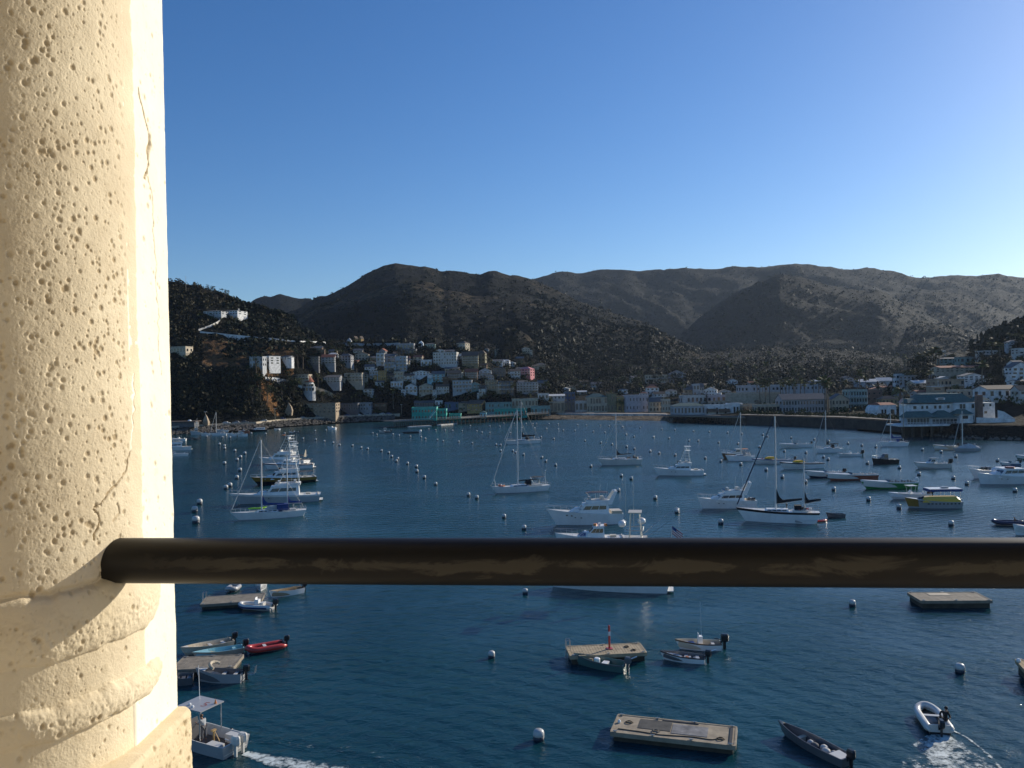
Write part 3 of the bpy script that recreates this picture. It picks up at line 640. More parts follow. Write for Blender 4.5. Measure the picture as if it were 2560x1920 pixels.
    MB().box((-L/2+L*cab[0]*.5,0,H-.04),(L*cab[0]*.75,B*.66,.05)).box((-L/2+L*cab[0]*.55,0,H+.12),(.9,B*.3,.3)).box((-L/2+.25,0,H+.02),(.14,B*.8,.3)).build('cockpit',CM('cream','gel'),t)
    if plat: MB().box((-L/2-.35,0,.25),(.8,B*.75,.09)).build('swim_platform',CM('offwhite','gel'),t)
    if aftcanvas: bimini(t,-L/2+.3,x0+.2,B*.7,H,H+1.5,aftcanvas,'aft_canopy')
    portlights(t,pt,(.62,.7),.6,.12)
    return t,L,B,pt,H
def skiff(bow,stern,label,B=None,H=.5,bowH=None,hull_=dict(),motor='black',seats=3,seatc=None,cat='skiff',group=None,name='skiff',msize=1.0,deckc='grey',gear=0,gearc=('grey','dgrey','offwhite'),bowdeck=0,seed=3):
    t,L=place2(bow,stern,label,cat,name,group); B=B or min(max(L*.36,1.4),2.1); bowH=bowH or H*1.5
    kw=dict(rake=.1,flare=.4,transom=.85,p=2.2,open_=True,deckc=deckc,boot=None,n=14,floor=.12); kw.update(hull_)
    pt,sh,hf=hull(t,L,B,H,bowH,**kw)
    for i in range(seats):
        f=.18+.55*i/max(seats-1,1) if seats>1 else .4
        x=-L/2+L*f; w_=2*hf(f)*.84
        MB().box((x,0,H*.72),(.28,w_,.04)).box((x,0,H*.42),(.24,w_*.8,H*.55)).build('seat',CM(seatc or deckc,'gel'),t)
    if bowdeck:
        n=5; r=[]
        for i in range(n+1):
            f=lerp(1-bowdeck,.985,i/n); p=Vector(pt(f,1,1)); r.append([(p.x,max(p.y-.04,.01),p.z-.02),(p.x,0,p.z+.03),(p.x,-max(p.y-.04,.01),p.z-.02)])
        MB().loft(r,closed=False).build('foredeck',CM(seatc or deckc,'gel'),t)
    if motor: outboard(t,-L/2-.05,H+.05,msize,motor)
    if gear: clutter(t,gear,-L*.38,L*.25,-B*.25,B*.25,.16,gearc,.3,seed=seed)
    return t,L,B,pt,H
def inflatable(bow,stern,label,col='grey',col2=None,B=1.7,rt=.23,motor='black',cat='inflatable boat',group=None,floorc='dgrey',console=False,seat=True,name='inflatable_boat',msize=.9,person=False):
    t,L=place2(bow,stern,label,cat,name,group); m=CM(col,'gel'); yb=B/2-rt; z=rt+.12
    pts=[(-L/2-.15,yb,z)]+[(x,yb,z) for x in np.linspace(-L/2+.3,L*.16,5)]
    for a in np.linspace(0,90,7)[1:]: pts.append((L*.16+(L*.34-rt)*math.sin(R(a)),yb*math.cos(R(a)),z+.16*math.sin(R(a))**2))
    full=[Vector(p) for p in pts]; full+= [Vector((p.x,-p.y,p.z)) for p in full[::-1][1:]]
    rings=[]; n=10
    for i,p in enumerate(full):
        d=(full[min(i+1,len(full)-1)]-full[max(i-1,0)]).normalized(); s=Vector((-d.y,d.x,0)).normalized(); up=Vector((0,0,1)); r=rt
        if i in (0,len(full)-1): r=rt*.35
        rings.append([tuple(p+s*r*math.cos(2*math.pi*k/n)+up*r*math.sin(2*math.pi*k/n)) for k in range(n)])
    MB().loft(rings).build('tube',m,t,True)
    if col2:
        rings=[]
        for i,p in enumerate(full[1:-1]):
            j=i+1; d=(full[j+1]-full[j-1]).normalized(); s=Vector((-d.y,d.x,0)).normalized()
            rings.append([tuple(p+s*(rt+.012)*math.cos(a)+Vector((0,0,1))*(rt+.012)*math.sin(a)) for a in (-.5,-.2,.1,.3,.1,-.2)])
        MB().loft(rings).build('rub_strake',CM(col2,'gel'),t)
    fl=MB(); fl.add([(-L/2+.05,yb,.2),(L*.2,yb,.2),(L*.45,0,.28),(L*.2,-yb,.2),(-L/2+.05,-yb,.2)],[(0,4,3,2,1)]); fl.hexa([(-L/2+.02,-yb*.9,-.2),(L*.25,-yb*.7,-.2),(L*.25,yb*.7,-.2),(-L/2+.02,yb*.9,-.2)],[(-L/2+.02,-yb*.95,.18),(L*.42,-.1,.2),(L*.42,.1,.2),(-L/2+.02,yb*.95,.18)])
    fl.build('floor',CM(floorc,'gel'),t)
    MB().box((-L/2+.05,0,.42),(.07,2*yb,.5)).build('transom',CM('offwhite' if col!='red' else 'dgrey','gel'),t)
    if console:
        MB().box((-L*.05,0,.65),(.45,.5,.85)).box((-L*.05+.15,0,1.15),(.04,.5,.3)).build('steering_console',CM('white','gel'),t); MB().box((-L*.2,0,.5),(.4,.6,.55)).build('seat',CM('offwhite','gel'),t)
    elif seat: MB().box((0,0,.5),(.28,2*yb,.05)).build('seat',CM('offwhite','gel'),t)
    if motor: outboard(t,-L/2-.02,.62,msize,motor)
    return t,L,B
def runabout(bow,stern,label,H=.75,bowH=None,hull_=dict(),ttop=None,motor='black',screen=True,seats=4,cat='motorboat',group=None,name='motorboat',deckc='offwhite',archf=False,console=False,motors=1,msize=1.2,cuddy=False,B=None,seatc='white',cabh=0):
    t,L=place2(bow,stern,label,cat,name,group); B=B or min(L*.34,2.6); bowH=bowH or H*1.45
    kw=dict(rake=.12,flare=.5,transom=.9,p=2.3,open_=True,deckc=deckc,floor=.3,n=14); kw.update(hull_)
    pt,sh,hf=hull(t,L,B,H,bowH,**kw)
    f0=.58 if not console else .82; r=[]
    for i in range(8):
        f=lerp(f0,.985,i/7); p=Vector(pt(f,1,1)); r.append([(p.x,max(p.y-.04,.01),p.z-.01),(p.x,0,p.z+.1),(p.x,-max(p.y-.04,.01),p.z-.01)])
    MB().loft(r,closed=False).build('foredeck',CM(deckc,'gel'),t)
    xs=-L/2+L*f0
    if screen and not console:
        W=hf(f0)*1.7; g=MB().hexa([(xs,-W/2,H+.05),(xs+.06,-W/2,H+.05),(xs+.06,W/2,H+.05),(xs,W/2,H+.05)],[(xs-.35,-W/2*.85,H+.5),(xs-.3,-W/2*.85,H+.5),(xs-.3,W/2*.85,H+.5),(xs-.35,W/2*.85,H+.5)]); g.build('windscreen',GLASS,t)
    if cuddy: cabin(t,xs-L*.12,xs+L*.16,B*.62,H,H+.75+cabh,fr=1.1,br=.1,tap=.2,wz=(.4,.8),nwin=2)
    if console: MB().box((0,0,.8),(.6,.8,1.0)).hexa([(.1,-.38,1.3),(.3,-.38,1.3),(.3,.38,1.3),(.1,.38,1.3)],[(.0,-.3,1.7),(.05,-.3,1.7),(.05,.3,1.7),(.0,.3,1.7)]).build('steering_console',CM('white','gel'),t)
    for i in range(seats):
        x=lerp(-L*.36,xs-.7,(i//2)/max((seats-1)//2,1)); y=(-1)**i*B*.2
        MB().box((x,y,H*.78),(.5,.5,.3)).box((x-.22,y,H*.78+.35),(.1,.5,.5)).build('seat',CM(seatc,'gel'),t)
    if ttop:
        o=MB().box((-.1,0,2.55),(L*.24,B*.72,.08)).build('t_top',CM(ttop,'gel'),t); f=MB()
        for sx in (-.7,.5):
            for s in (1,-1): f.tube((sx*.6,s*.42,.3),(sx,s*B*.3,2.52),.03,n=5)
        f.tube((.5,-B*.3,2.5),(.5,B*.3,2.5),.03,n=5).build('t_top_frame',STEEL,o)
    if archf:
        f=MB(); 
        for xo in (0,.5):
            P=[Vector((-L*.08+xo,B*.42*math.cos(a),H+1.25*math.sin(a)**.7 if math.sin(a)>0 else H)) for a in np.linspace(0,math.pi,9)]; f.path(P,.035,5)
        f.build('wakeboard_arch',CM('dgrey','metal'),t)
    for i in range(motors if motor else 0): outboard(t,-L/2-.05,H+.15,msize,motor,y=(i-(motors-1)/2)*.6)
    return t,L,B,pt,H
def dock(corners,label,h=.75,deckc=(.30,.24,.16),ladder=None,planks=True,cat='floating dock',cleats=3,side=(.06,.05,.035),name='floating_dock'):
    """corners: four pixels of the deck edge (far-left, far-right, near-right, near-left)"""
    P=[Wp(x,y,h) for x,y in corners]; c=sum(P,Vector())/4; c.z=0; ex=((P[1]-P[0])+(P[2]-P[3]))/2; Lx=ex.length; a=math.atan2(ex.y,ex.x)
    ey=((P[0]-P[3])+(P[1]-P[2]))/2; Ly=abs(ey.dot(Vector((-math.sin(a),math.cos(a),0))))
    t=thing(name,c,label,cat,None,a)
    dm=mat('dock_deck_%d'%int(deckc[0]*1000),deckc,.9,.35,1.5,bump=.5,bs=3); sm=mat('shaded_dock_timber',side,.9,.4,1.2,bump=.4,bs=4)  # side timber colour darkened to hold the shade on the dock sides
    mb=MB(); n=int(Lx/.24)
    if planks:
        for i in range(n): x=-Lx/2+Lx*(i+.5)/n; mb.box((x,0,h-.03+.003*(i%3)),(Lx/n-.018,Ly-.1,.06))
    else: mb.box((0,0,h-.03),(Lx-.1,Ly-.1,.06))
    mb.build('deck_boards',dm,t)
    e=MB()
    for s in (1,-1): e.box((0,s*(Ly/2-.03),h-.12),(Lx,.12,.3)); e.box((s*(Lx/2-.03),0,h-.12),(.12,Ly-.14,.296))
    e.build('rim_beam',dm,t)
    MB().box((0,0,h/2-.25),(Lx-.35,Ly-.3,h-.05)).build('float',sm,t)
    for i in range(cleats):
        for s in (1,-1): x=lerp(-Lx/2+.3,Lx/2-.3,i/max(cleats-1,1)); MB().box((x,s*(Ly/2-.1),h+.09),(.3,.05,.05)).box((x,s*(Ly/2-.1),h+.05),(.1,.06,.07)).build('cleat',CM('offwhite','metal'),t)
    if ladder:
        l=MB()
        for s in (1,-1): l.path([(-Lx/2+.25,ladder+s*.25,h),(-Lx/2+.25,ladder+s*.25,h+.85),(-Lx/2-.1,ladder+s*.25,h+.85),(-Lx/2-.15,ladder+s*.25,-.4)],.03,5)
        for zz in (.1,.4,.7): l.tube((-Lx/2-.12,ladder-.25,zz-.1),(-Lx/2-.12,ladder+.25,zz-.1),.025,n=4)
        l.build('ladder',STEEL,t)
    return t,Lx,Ly,h
def rope(par,pts,r=.025,col=(.06,.05,.035),name='rope'):
    q=[Vector(p) for p in pts]; out=[]
    for i in range(len(q)-1):
        a=q[max(i-1,0)];b=q[i];c=q[i+1];d=q[min(i+2,len(q)-1)]
        for k in range(5):
            u=k/5; out.append(.5*((2*b)+(c-a)*u+(2*a-5*b+4*c-d)*u*u+(3*b-a-3*c+d)*u**3))
    out.append(q[-1]); return MB().path(out,r,5).build(name,mat('rope_%d'%int(col[0]*999),col,.95,.3,9),par)
# ---- people ----
def skin(name,joints,edges,m,par,lv=2):
    me=bpy.data.meshes.new(name); me.from_pydata([j[0] for j in joints],edges,[]); o=bpy.data.objects.new(name,me); COL.objects.link(o)
    o.modifiers.new('s','SKIN'); me.skin_vertices.new() if not me.skin_vertices else None
    for v,j in zip(me.skin_vertices[0].data,joints): v.radius=(j[1],j[1]*(j[2] if len(j)>2 else 1))
    me.skin_vertices[0].data[0].use_root=True
    sb=o.modifiers.new('b','SUBSURF'); sb.levels=lv; sb.render_levels=lv; me.materials.append(m)
    dg=bpy.context.evaluated_depsgraph_get(); me2=bpy.data.meshes.new_from_object(o.evaluated_get(dg)); o.modifiers.clear(); o.data=me2
    me2.polygons.foreach_set('use_smooth',[True]*len(me2.polygons)); o.parent=par; return o
SK=mat('skin',(.35,.19,.12),.6,.1,8)
def person(loc,rz,label,J,shirt,trouser,hair='brown',cap=None,group=None,longsleeve=False,shorts=False):
    """J: joints in metres, x forward: pelvis, chest, neck, head, (l/r) shoulder elbow wrist, hip knee ankle"""
    t=thing('person',loc,label,'person',group,rz); V=Vector
    j=[]; e=[]
    def add(p,r,par=None,f=1): j.append((tuple(p),r,f)); 
    ids={}
    def node(k,p,r,pk=None,f=1):
        j.append((tuple(p),r,f)); ids[k]=len(j)-1
        if pk: e.append((ids[pk],ids[k]))
    node('pel',J['pelvis'],.13); node('wst',V(J['pelvis']).lerp(V(J['chest']),.45),.115,'pel'); node('chest',J['chest'],.15,'wst'); node('neck',J['neck'],.055,'chest')
    hd=V(J['head']); node('jaw',hd+V((.015,0,-.07)),.07,'neck'); node('head',hd+V((0,0,.02)),.10,'jaw'); node('crown',hd+V((-.01,0,.10)),.07,'head')
    for s in 'lr':
        node('sh'+s,J['sh'+s],.062,'chest'); node('el'+s,J['el'+s],.043,'sh'+s); node('wr'+s,J['wr'+s],.028,'el'+s)
        w_=V(J['wr'+s]); d=(w_-V(J['el'+s])).normalized(); sd_=d.cross(V((0,0,1))).normalized() if abs(d.z)<.95 else V((0,1,0))
        node('pm'+s,w_+d*.07,.034,'wr'+s)
        for q in range(4): node('f%d%s'%(q,s),w_+d*.105+sd_*(q-1.5)*.021,.010,'pm'+s); node('g%d%s'%(q,s),w_+d*(.15+(.01 if q in(1,2) else 0))+sd_*(q-1.5)*.021+V((0,0,-.02)),.008,'f%d%s'%(q,s))
        node('t'+s,w_+d*.07+sd_*.05,.011,'pm'+s)
        node('hp'+s,J['hp'+s],.095,'pel'); node('kn'+s,J['kn'+s],.062,'hp'+s); node('an'+s,J['an'+s],.04,'kn'+s); node('to'+s,V(J['an'+s])+V((.15,0,-.05)),.035,'an'+s)
    skin('body',j,e,SK,t)
    # clothing
    j=[(J['pelvis'],.145),(tuple(V(J['pelvis']).lerp(V(J['chest']),.45)),.145),(J['chest'],.17),(tuple(V(J['chest']).lerp(V(J['neck']),.6)),.085)]; e=[(0,1),(1,2),(2,3)]
    for s in 'lr':
        end=V(J['sh'+s]).lerp(V(J['el'+s]),.7 if not longsleeve else 1); j.append((J['sh'+s],.078)); j.append((tuple(end),.066)); k=len(j); e+=[(2,k-2),(k-2,k-1)]
        if longsleeve: j.append((tuple(V(J['el'+s]).lerp(V(J['wr'+s]),.92)),.045)); e.append((k-1,k))
    skin('shirt',j,e,CM(shirt,'cloth'),t)
    j=[(J['pelvis'],.14)]; e=[]
    for s in 'lr':
        j.append((J['hp'+s],.11)); j.append((J['kn'+s],.085)); k=len(j); e+=[(0,k-2),(k-2,k-1)]
        if not shorts: j.append((J['an'+s],.065)); e.append((k-1,k))
    skin('trousers',j,e,CM(trouser,'cloth'),t)
    hd=V(J['head']); m=mat('hair_'+hair,C[hair],.8,.2,9)
    MB().lathe([(.02,.0),(.108,.02),(.118,.07),(.10,.13),(.05,.165),(.005,.172)],(hd.x-.018,hd.y,hd.z+.0),12).build('cap' if cap else 'hair',CM(cap,'cloth') if cap else m,t,True)
    f=MB()
    for s in (1,-1): f.box((hd.x+.098,hd.y+s*.034,hd.z+.012),(.02,.03,.012)); f.box((hd.x,hd.y+s*.1,hd.z),(.03,.015,.05),1)
    f.box((hd.x+.105,hd.y,hd.z-.02),(.03,.022,.04),1); f.box((hd.x+.085,hd.y,hd.z-.055),(.02,.045,.008)); f.build('face',[CM('black','gel'),SK],t)
    return t
STAND=dict(pelvis=(0,0,.95),chest=(.02,0,1.3),neck=(.02,0,1.5),head=(.05,0,1.62),shl=(.02,.19,1.42),shr=(.02,-.19,1.42),ell=(-.02,.26,1.14),elr=(-.02,-.26,1.14),wrl=(.12,.24,.92),wrr=(.12,-.24,.92),hpl=(0,.1,.9),hpr=(0,-.1,.9),knl=(.05,.12,.5),knr=(0,-.12,.5),anl=(0,.13,.09),anr=(-.08,-.13,.09))
SIT=dict(pelvis=(0,0,.12),chest=(.08,0,.46),neck=(.1,0,.66),head=(.14,0,.79),shl=(.08,.19,.58),shr=(.08,-.19,.58),ell=(.1,.28,.33),elr=(-.15,-.3,.34),wrl=(.3,.2,.24),wrr=(-.34,-.22,.3),hpl=(.02,.1,.08),hpr=(.02,-.1,.08),knl=(.42,.16,.14),knr=(.42,-.14,.14),anl=(.42,.16,-.28),anr=(.36,-.16,-.28))
# ---------------- boats, left group ----------------
W_=dict(col='white')
t,L,B,pt,H=sailboat((596,1300),(757,1288),'white two-masted sailboat with blue sail covers and a green kayak on deck',H=1.15,masts=((.64,14.6),(.24,11.3)),cover='dblue',jib='offwhite',boomL=.34,canvas=None,up=-.03,top=1.5,coverh=.5,hull_=dict(boot='navy'))
k=thing('kayak',(0,0,0),'bright green kayak lying on the foredeck of the white two-masted sailboat','kayak')
r=[[(x,.32*w,.0),(x,.38*w,.14),(x,.2*w,.26),(x,-.2*w,.26),(x,-.38*w,.14),(x,-.32*w,0)] for x,w in ((-1.7,.05),(-1.2,.7),(-.4,1),(.4,1),(1.2,.7),(1.7,.05))]
MB().loft(r).build('hull',CM('lgreen','gel'),k,True); MB().box((0,0,.265),(.7,.36,.02)).build('cockpit',CM('black','gel'),k)
k.matrix_world=t.matrix_world if False else Matrix.Translation(t.location)@Matrix.Rotation(t.rotation_euler[2],4,'Z')@Matrix.Translation((L*.2,-.75,1.72))
k=thing('dinghy',(0,0,0),'grey hard dinghy stowed upside down on the cabin of the white two-masted sailboat','dinghy')
MB().loft([[(x,.6*w,0),(x,.5*w,.45*w+.05),(x,-.5*w,.45*w+.05),(x,-.6*w,0)] for x,w in ((-1.3,.85),(-.6,1),(.4,1),(1.1,.6),(1.5,.1))]).build('hull',CM('grey','gel'),k)
k.matrix_world=Matrix.Translation(t.location)@Matrix.Rotation(t.rotation_euler[2],4,'Z')@Matrix.Translation((-L*.03,0,1.66))
MB().box((-L*.19,0,1.9),(2.2,2.0,1.1)).build('cockpit_enclosure',CM('dblue','cloth'),t)
rg=random.Random(4); birds=[]
t,L,B,pt,H=cruiser((601,1260),(798,1250),'large white sportfishing yacht with brown cabin windows and a flybridge, behind the two-masted sailboat',H=1.5,tower=9.5,cab=(.25,.72),ch=1.9,canopyc=None,hull_=dict(col='lblue',topstripe='white',rake=.14),outrig=True)
t,L,B,pt,H=cruiser((645,1213),(786,1203),'black and gold hulled fishing yacht with a flat white roof and tall tower',H=1.4,tower=10.5,cab=(.3,.8),ch=1.6,canopyc=None,hull_=dict(col='black',stripe='gold',topstripe='gold',boot='black'),aftcanvas='black')
t,L,B,pt,H=cruiser((671,1173),(783,1169),'white powerboat with a dark blue bottom and black stern canvas',H=1.2,fly=False,hull_=dict(col='white',boot='navy',stripe='navy'),canopyc=None,tower=7.5,aftcanvas='black',cab=(.3,.75))
t,L,B,pt,H=cruiser((660,1159),(766,1160),'white sportfishing boat with orange raft on top, farthest of the left yacht row',H=1.4,tower=9,cab=(.3,.8),ch=1.9,canopyc=None,aftcanvas='black',arch=False)
MB().lathe([(.5,0),(.62,.12),(.5,.24)],(L*.02,0,9.1),12).build('life_raft',CM('orange','gel'),t)
MB().hexa([(-L/2+.4,-.8,2.3),(-L/2+.5,-.8,2.3),(-L/2+.5,.8,2.3),(-L/2+.4,.8,2.3)],[(-L/2+.1,-.1,4.6),(-L/2+.2,-.1,4.6),(-L/2+.2,.1,4.6),(-L/2+.1,.1,4.6)]).build('folded_parasol',CM('cream','cloth'),t)
cruiser((398,1128),(477,1124),'white flybridge cruiser half hidden behind the column',H=1.4,arch=False,canopyc='offwhite',hull_=dict(boot='navy'))
runabout((404,1143),(469,1139),'white motorboat with dark windows just below the flybridge cruiser by the column',H=.9,cuddy=True,motor=None)
# far left moorings
runabout((430,1103),(465,1102),'small white cabin boat closest to the column edge among the far left moorings',H=1.1,cuddy=True,motor=None,group='boats moored below the rocky road')
for a,b,l in (((468,1098),(482,1099),'dark tender tied to the far left mooring float'),((484,1100),(499,1099),'second dark tender right of the one on the far left mooring float')):
    skiff(a,b,l,H=.6,hull_=dict(col='dgrey'),deckc='black',seats=2)
cruiser((478,1087),(500,1086),'blue grey cruiser with a tall pointed bridge near the left shore',H=1.4,hull_=dict(col='lblue'),cabcol='lblue',tower=7)
runabout((504,1089),(526,1088),'white cabin boat left of the moored sailboat by the left shore',H=1.1,cuddy=True,motor=None)
sailboat((530,1089),(566,1088),'white sailboat with a bare mast moored under the left road',H=1.1,masts=((.7,12.6),),cover=None,canvas='grey',canv='d')
runabout((544,1081),(571,1080),'white motorboat behind the sailboat moored under the left road',H=1.2,cuddy=True,motor=None)
runabout((570,1091),(591,1090),'white boat with raised stern canopy right of the left shore sailboat',H=1.2,cuddy=True,motor=None,cabh=.4)
runabout((595,1091),(619,1090),'low white boat, rightmost of the white row by the left shore',H=1.2,cuddy=True,motor=None)
runabout((597,1084),(624,1083),'rust red hulled boat near the left shore',H=1.3,cuddy=True,motor=None,hull_=dict(col='rust'))
cruiser((628,1080),(667,1078),'white topped cruiser with black hull near the left shore',H=1.1,fly=False,canopyc=None,hull_=dict(col='black'),cab=(.15,.8),ch=1.1)
runabout((687,1076),(700,1075),'tiny white boat beside the rocky shore',H=.8,motor=None,seats=2)
runabout((724,1084),(748,1083),'small dark workboat with a white console off the rocky shore',H=.8,hull_=dict(col='dgrey'),console=True,motor='black',seats=2)
runabout((821,1074),(840,1074),'small white launch lying alone off the rocky shore',H=1.2,cuddy=True,motor=None)
runabout((949,1083),(976,1082),'small dark hulled boat with a white mast frame left of the green pier',H=.9,hull_=dict(col='dgrey'),ttop='white',console=True)
inflatable((1006,1084),(1048,1083),'long dark inflatable boat with a white outboard in front of the green pier',col='black',B=2.4,rt=.4,motor='white',msize=2,floorc='grey')
# ---------------- centre ----------------
t,L,B,pt,H=sailboat((1243,1233),(1366,1225),'white sloop with black bimini and furled headsail, orange gear on the bow',H=1.2,masts=((.58,18.2),),cover=None,canvas='black',canv='db',jib='offwhite',hull_=dict(boot='navy'),boomL=.42)
MB().tube((L*.52,0,1.5),(L*.56,0,3.3),.07).build('bow_pole',CM('white','metal'),t); clutter(t,4,L*.38,L*.46,-.4,.4,1.5,('orange','white','red'),.5,seed=2)
MB().tube((-L*.48,0,1.2),(-L*.48,0,4.3),.05).lathe([(.2,0),(.25,.1),(.1,.2)],(-L*.48,0,4.3),8).build('radar_pole',CM('white','metal'),t)
sailboat((1270,1111),(1347,1107),'white sloop with a black sail cover, farthest sailboat in the middle of the harbour',H=1.3,masts=((.56,17),),cover='black',canvas='black',jib='offwhite',hull_=dict(boot='black',stripe='offwhite'),top=1.6,coverh=.9,boomL=.42)
t,L,B,pt,H=sailboat((1506,1163),(1600,1160),'grey white sloop with cluttered brown deck and black sail cover',H=1.5,masts=((.63,14.8),),cover='black',jib='offwhite',hull_=dict(boot='black',col='offwhite'),top=1.6,coverh=.35,jibfull=False,boomL=.4)
clutter(t,14,-L*.45,L*.4,-B*.3,B*.3,1.6,('brown','dgrey','offwhite','tan'),.6,seed=7)
t,L,B,pt,H=cruiser((1391,1312),(1552,1306),'white flybridge motor yacht with dark blue bimini in the middle of the harbour',H=1.75,arch=True,cab=(.2,.72),ch=1.65,canopyc='navy',hull_=dict(rake=.14,boot='black',transom=.8))
fenders(t,[(L*.02,-B*.5,.55)],'white'); portlights(t,pt,(.74,.8),.72,.16)
MB().box((-L*.42,0,1.95),(1.8,2.6,.5)).build('tender_chock',CM('cream','gel'),t)
t,L,B,pt,H=cruiser((1398,1364),(1560,1362),'white fishing boat with blue trimmed pilothouse, partly behind the handrail',H=1.25,bowH=1.9,fly=False,cab=(.3,.62),ch=1.6,canopyc=None,hull_=dict(boot='navy',topstripe='white',rake=.06),tower=0,antenna=0)
cabin(t,L*.08,L*.24,B*.5,1.3,2.1,fr=1.6,br=0,tap=.2,wz=(.3,.8),nwin=2,glass=CM('dblue','gel'),name='forward_cabin'); clutter(t,6,-L*.25,-L*.05,-.8,.8,2.9,('orange','white','offwhite'),.4,seed=5)
t,L,B,pt,H=cruiser((1383,1467),(1667,1475),'long white sportfishing boat mostly hidden behind the handrail, its lit tower and flag showing above',H=1.0,bowH=2.0,fly=False,cab=(.42,.75),ch=.9,canopyc=None,hull_=dict(boot='black',rake=.05),tower=0,antenna=0)
o=MB(); xa=-L*.24; W=.95
for s in (1,-1):
    for q in (-.7,.7): o.tube((xa+q*1.5,s*1.4,1),(xa+q*.7,s*W,8.9),.06,n=5)
for zz in (3,4.4,5.8,7.0): 
    for s in (1,-1): o.tube((xa-1,s*1.3,zz),(xa+1,s*1.3,zz),.035,n=4)
    o.tube((xa-.9,-1.3,zz),(xa-.9,1.3,zz),.035,n=4)
for s in (1,-1): o.tube((xa,s*1.4,4.8),(xa+3.4,s*1.1,2.4),.05,n=4); o.tube((xa,s*1.6,5.4),(xa-5.4,s*3.6,9.6),.03,.012,n=4); o.tube((xa+.4*s+.6,s*1,7),(xa+.4*s+.6,s*1,13),.018,n=4)
o=o.build('tuna_tower',CM('offwhite','metal'),t)
MB().box((xa,0,5.9),(2.6,2.9,.1)).build('hardtop',CM('cream','gel'),o); MB().box((xa,0,8.95),(1.5,2.1,.1)).build('sunshade',CM('cream','gel'),o)
MB().lathe([(.3,0),(.45,.2),(.45,.5),(.2,.7)],(xa+1.6,-1.1,7.0),10).lathe([(.3,0),(.45,.2),(.45,.5),(.2,.7)],(xa-.7,-.9,7.4),10).build('radome',CM('white','gel'),o,True)
flag(t,-L/2-.5,0,4.8,2.6,2.1)
MB().tube((-L/2-.4,0,.3),(-L/2-.5,0,5.2),.02,n=4).build('flag_line',STEEL,t)
# ---------------- right group ----------------
cruiser((1648,1188),(1757,1187),'white sportfishing cruiser with a small tower, alone right of centre',H=1.3,tower=7.2,cab=(.28,.72),ch=1.2,canopyc=None,hull_=dict(boot='black'))
t,L,B,pt,H=cruiser((1757,1271),(1885,1267),'white flybridge cruiser with rounded side windows, left of the black striped ketch',H=1.35,tower=0,cab=(.22,.78),ch=1.25,canopyc=None,arch=True,hull_=dict(boot='black',rake=.1),plat=False)
clutter(t,5,-L*.48,-L*.3,-1,1,1.4,('black','dgrey','white'),.5,seed=3)
cruiser((1810,1146),(1872,1144),'dark brown hulled motorboat with an orange canopy',H=1.3,fly=False,canopyc=None,hull_=dict(col='brown',topstripe='white'),cab=(.3,.7),ch=1.4,cabcol='offwhite',aftcanvas='orange')
sailboat((1821,1152),(1884,1151),'white sailboat with a bare boom in front of the brown hulled motorboat',H=1.3,masts=((.5,14.2),),cover=None,canvas='grey',jib='offwhite',hull_=dict(boot='black'))
def gear_boat(a,b,l,kc,**kw):
    t,L,B,pt,H=runabout(a,b,l,**kw); 
    MB().loft([[(x,.8*w,0),(x,.6*w,.5*w),(x,-.6*w,.5*w),(x,-.8*w,0)] for x,w in ((-1.8,.4),(-1,.95),(.5,1),(1.3,.6),(1.7,.1))],T=Matrix.Translation((L*.12,0,H+.35))).build('yellow_cover',CM(kc,'cloth'),t); return t,L,B,pt,H
t,L,B,pt,H=gear_boat((1890,1159),(1985,1157),'blue topped white open boat with a yellow covered dinghy and red bow gear','yellow',H=1.0,motor='black',screen=False,hull_=dict(topstripe='dblue'),seats=2)
clutter(t,5,L*.3,L*.42,-.5,.5,1.2,('red','white'),.4)
gear_boat((1960,1173),(2054,1169),'white open boat with dark rim and yellow cover at the bow','yellow',H=1.35,motor=None,screen=False,archf=True,hull_=dict(topstripe='black',boot='black'),seats=2)
runabout((1955,1120),(2027,1117),'white powerboat with a dark looped arch',H=1.1,archf=True,motor='black',hull_=dict(boot='black'))
t,L,B,pt,H=sailboat((1864,1302),(2040,1306),'large white ketch with a black sheer stripe, black sail covers and dark blue furled headsail',H=1.75,masts=((.56,17.6),(.16,10.6)),cover='black',jib='navy',boomL=.36,up=.17,top=2.0,coverh=.55,hull_=dict(topstripe='black',boot='black',transom=.72,rake=.14),name='ketch')
fenders(t,[(L*f,-B*.5,.6) for f in (.02,-.14,-.3,-.46)]); clutter(t,8,-L*.45,-L*.25,-1,1,2.0,('brown','dgrey','red','offwhite'),.5,seed=8)
MB().box((-L*.25,0,2.3),(1.1,1.0,1.0)).build('companionway_hood',CM('black','cloth'),t)
pl=Matrix.Translation(t.location)@Matrix.Rotation(t.rotation_euler[2],4,'Z')
person(pl@Vector((-L*.10,-B*.40,1.78)),t.rotation_euler[2]+math.pi,'person in pale shirt and dark trousers standing on the ketch deck, arm out',dict(STAND,elr=(.22,-.3,1.32),wrr=(.46,-.3,1.3),ell=(.2,.28,1.3),wrl=(.44,.26,1.28)),'lblue','dgrey')
skiff((1977,1307),(2037,1309),'small white rowing dinghy tied alongside the ketch',H=.55,motor=None,hull_=dict(boot='grey'))
t=thing('kayak',Wp(2052,1304),'red kayak floating behind the stern of the ketch','kayak',None,.25)
MB().loft([[(x,.32*w,.0),(x,.38*w,.14),(x,.2*w,.3),(x,-.2*w,.3),(x,-.38*w,.14),(x,-.32*w,0)] for x,w in ((-1.2,.05),(-.8,.7),(-.3,1),(.3,1),(.8,.7),(1.2,.05))]).build('hull',CM('red','gel'),t,True); MB().box((0,0,.31),(.6,.3,.05)).build('seat',CM('black','gel'),t)
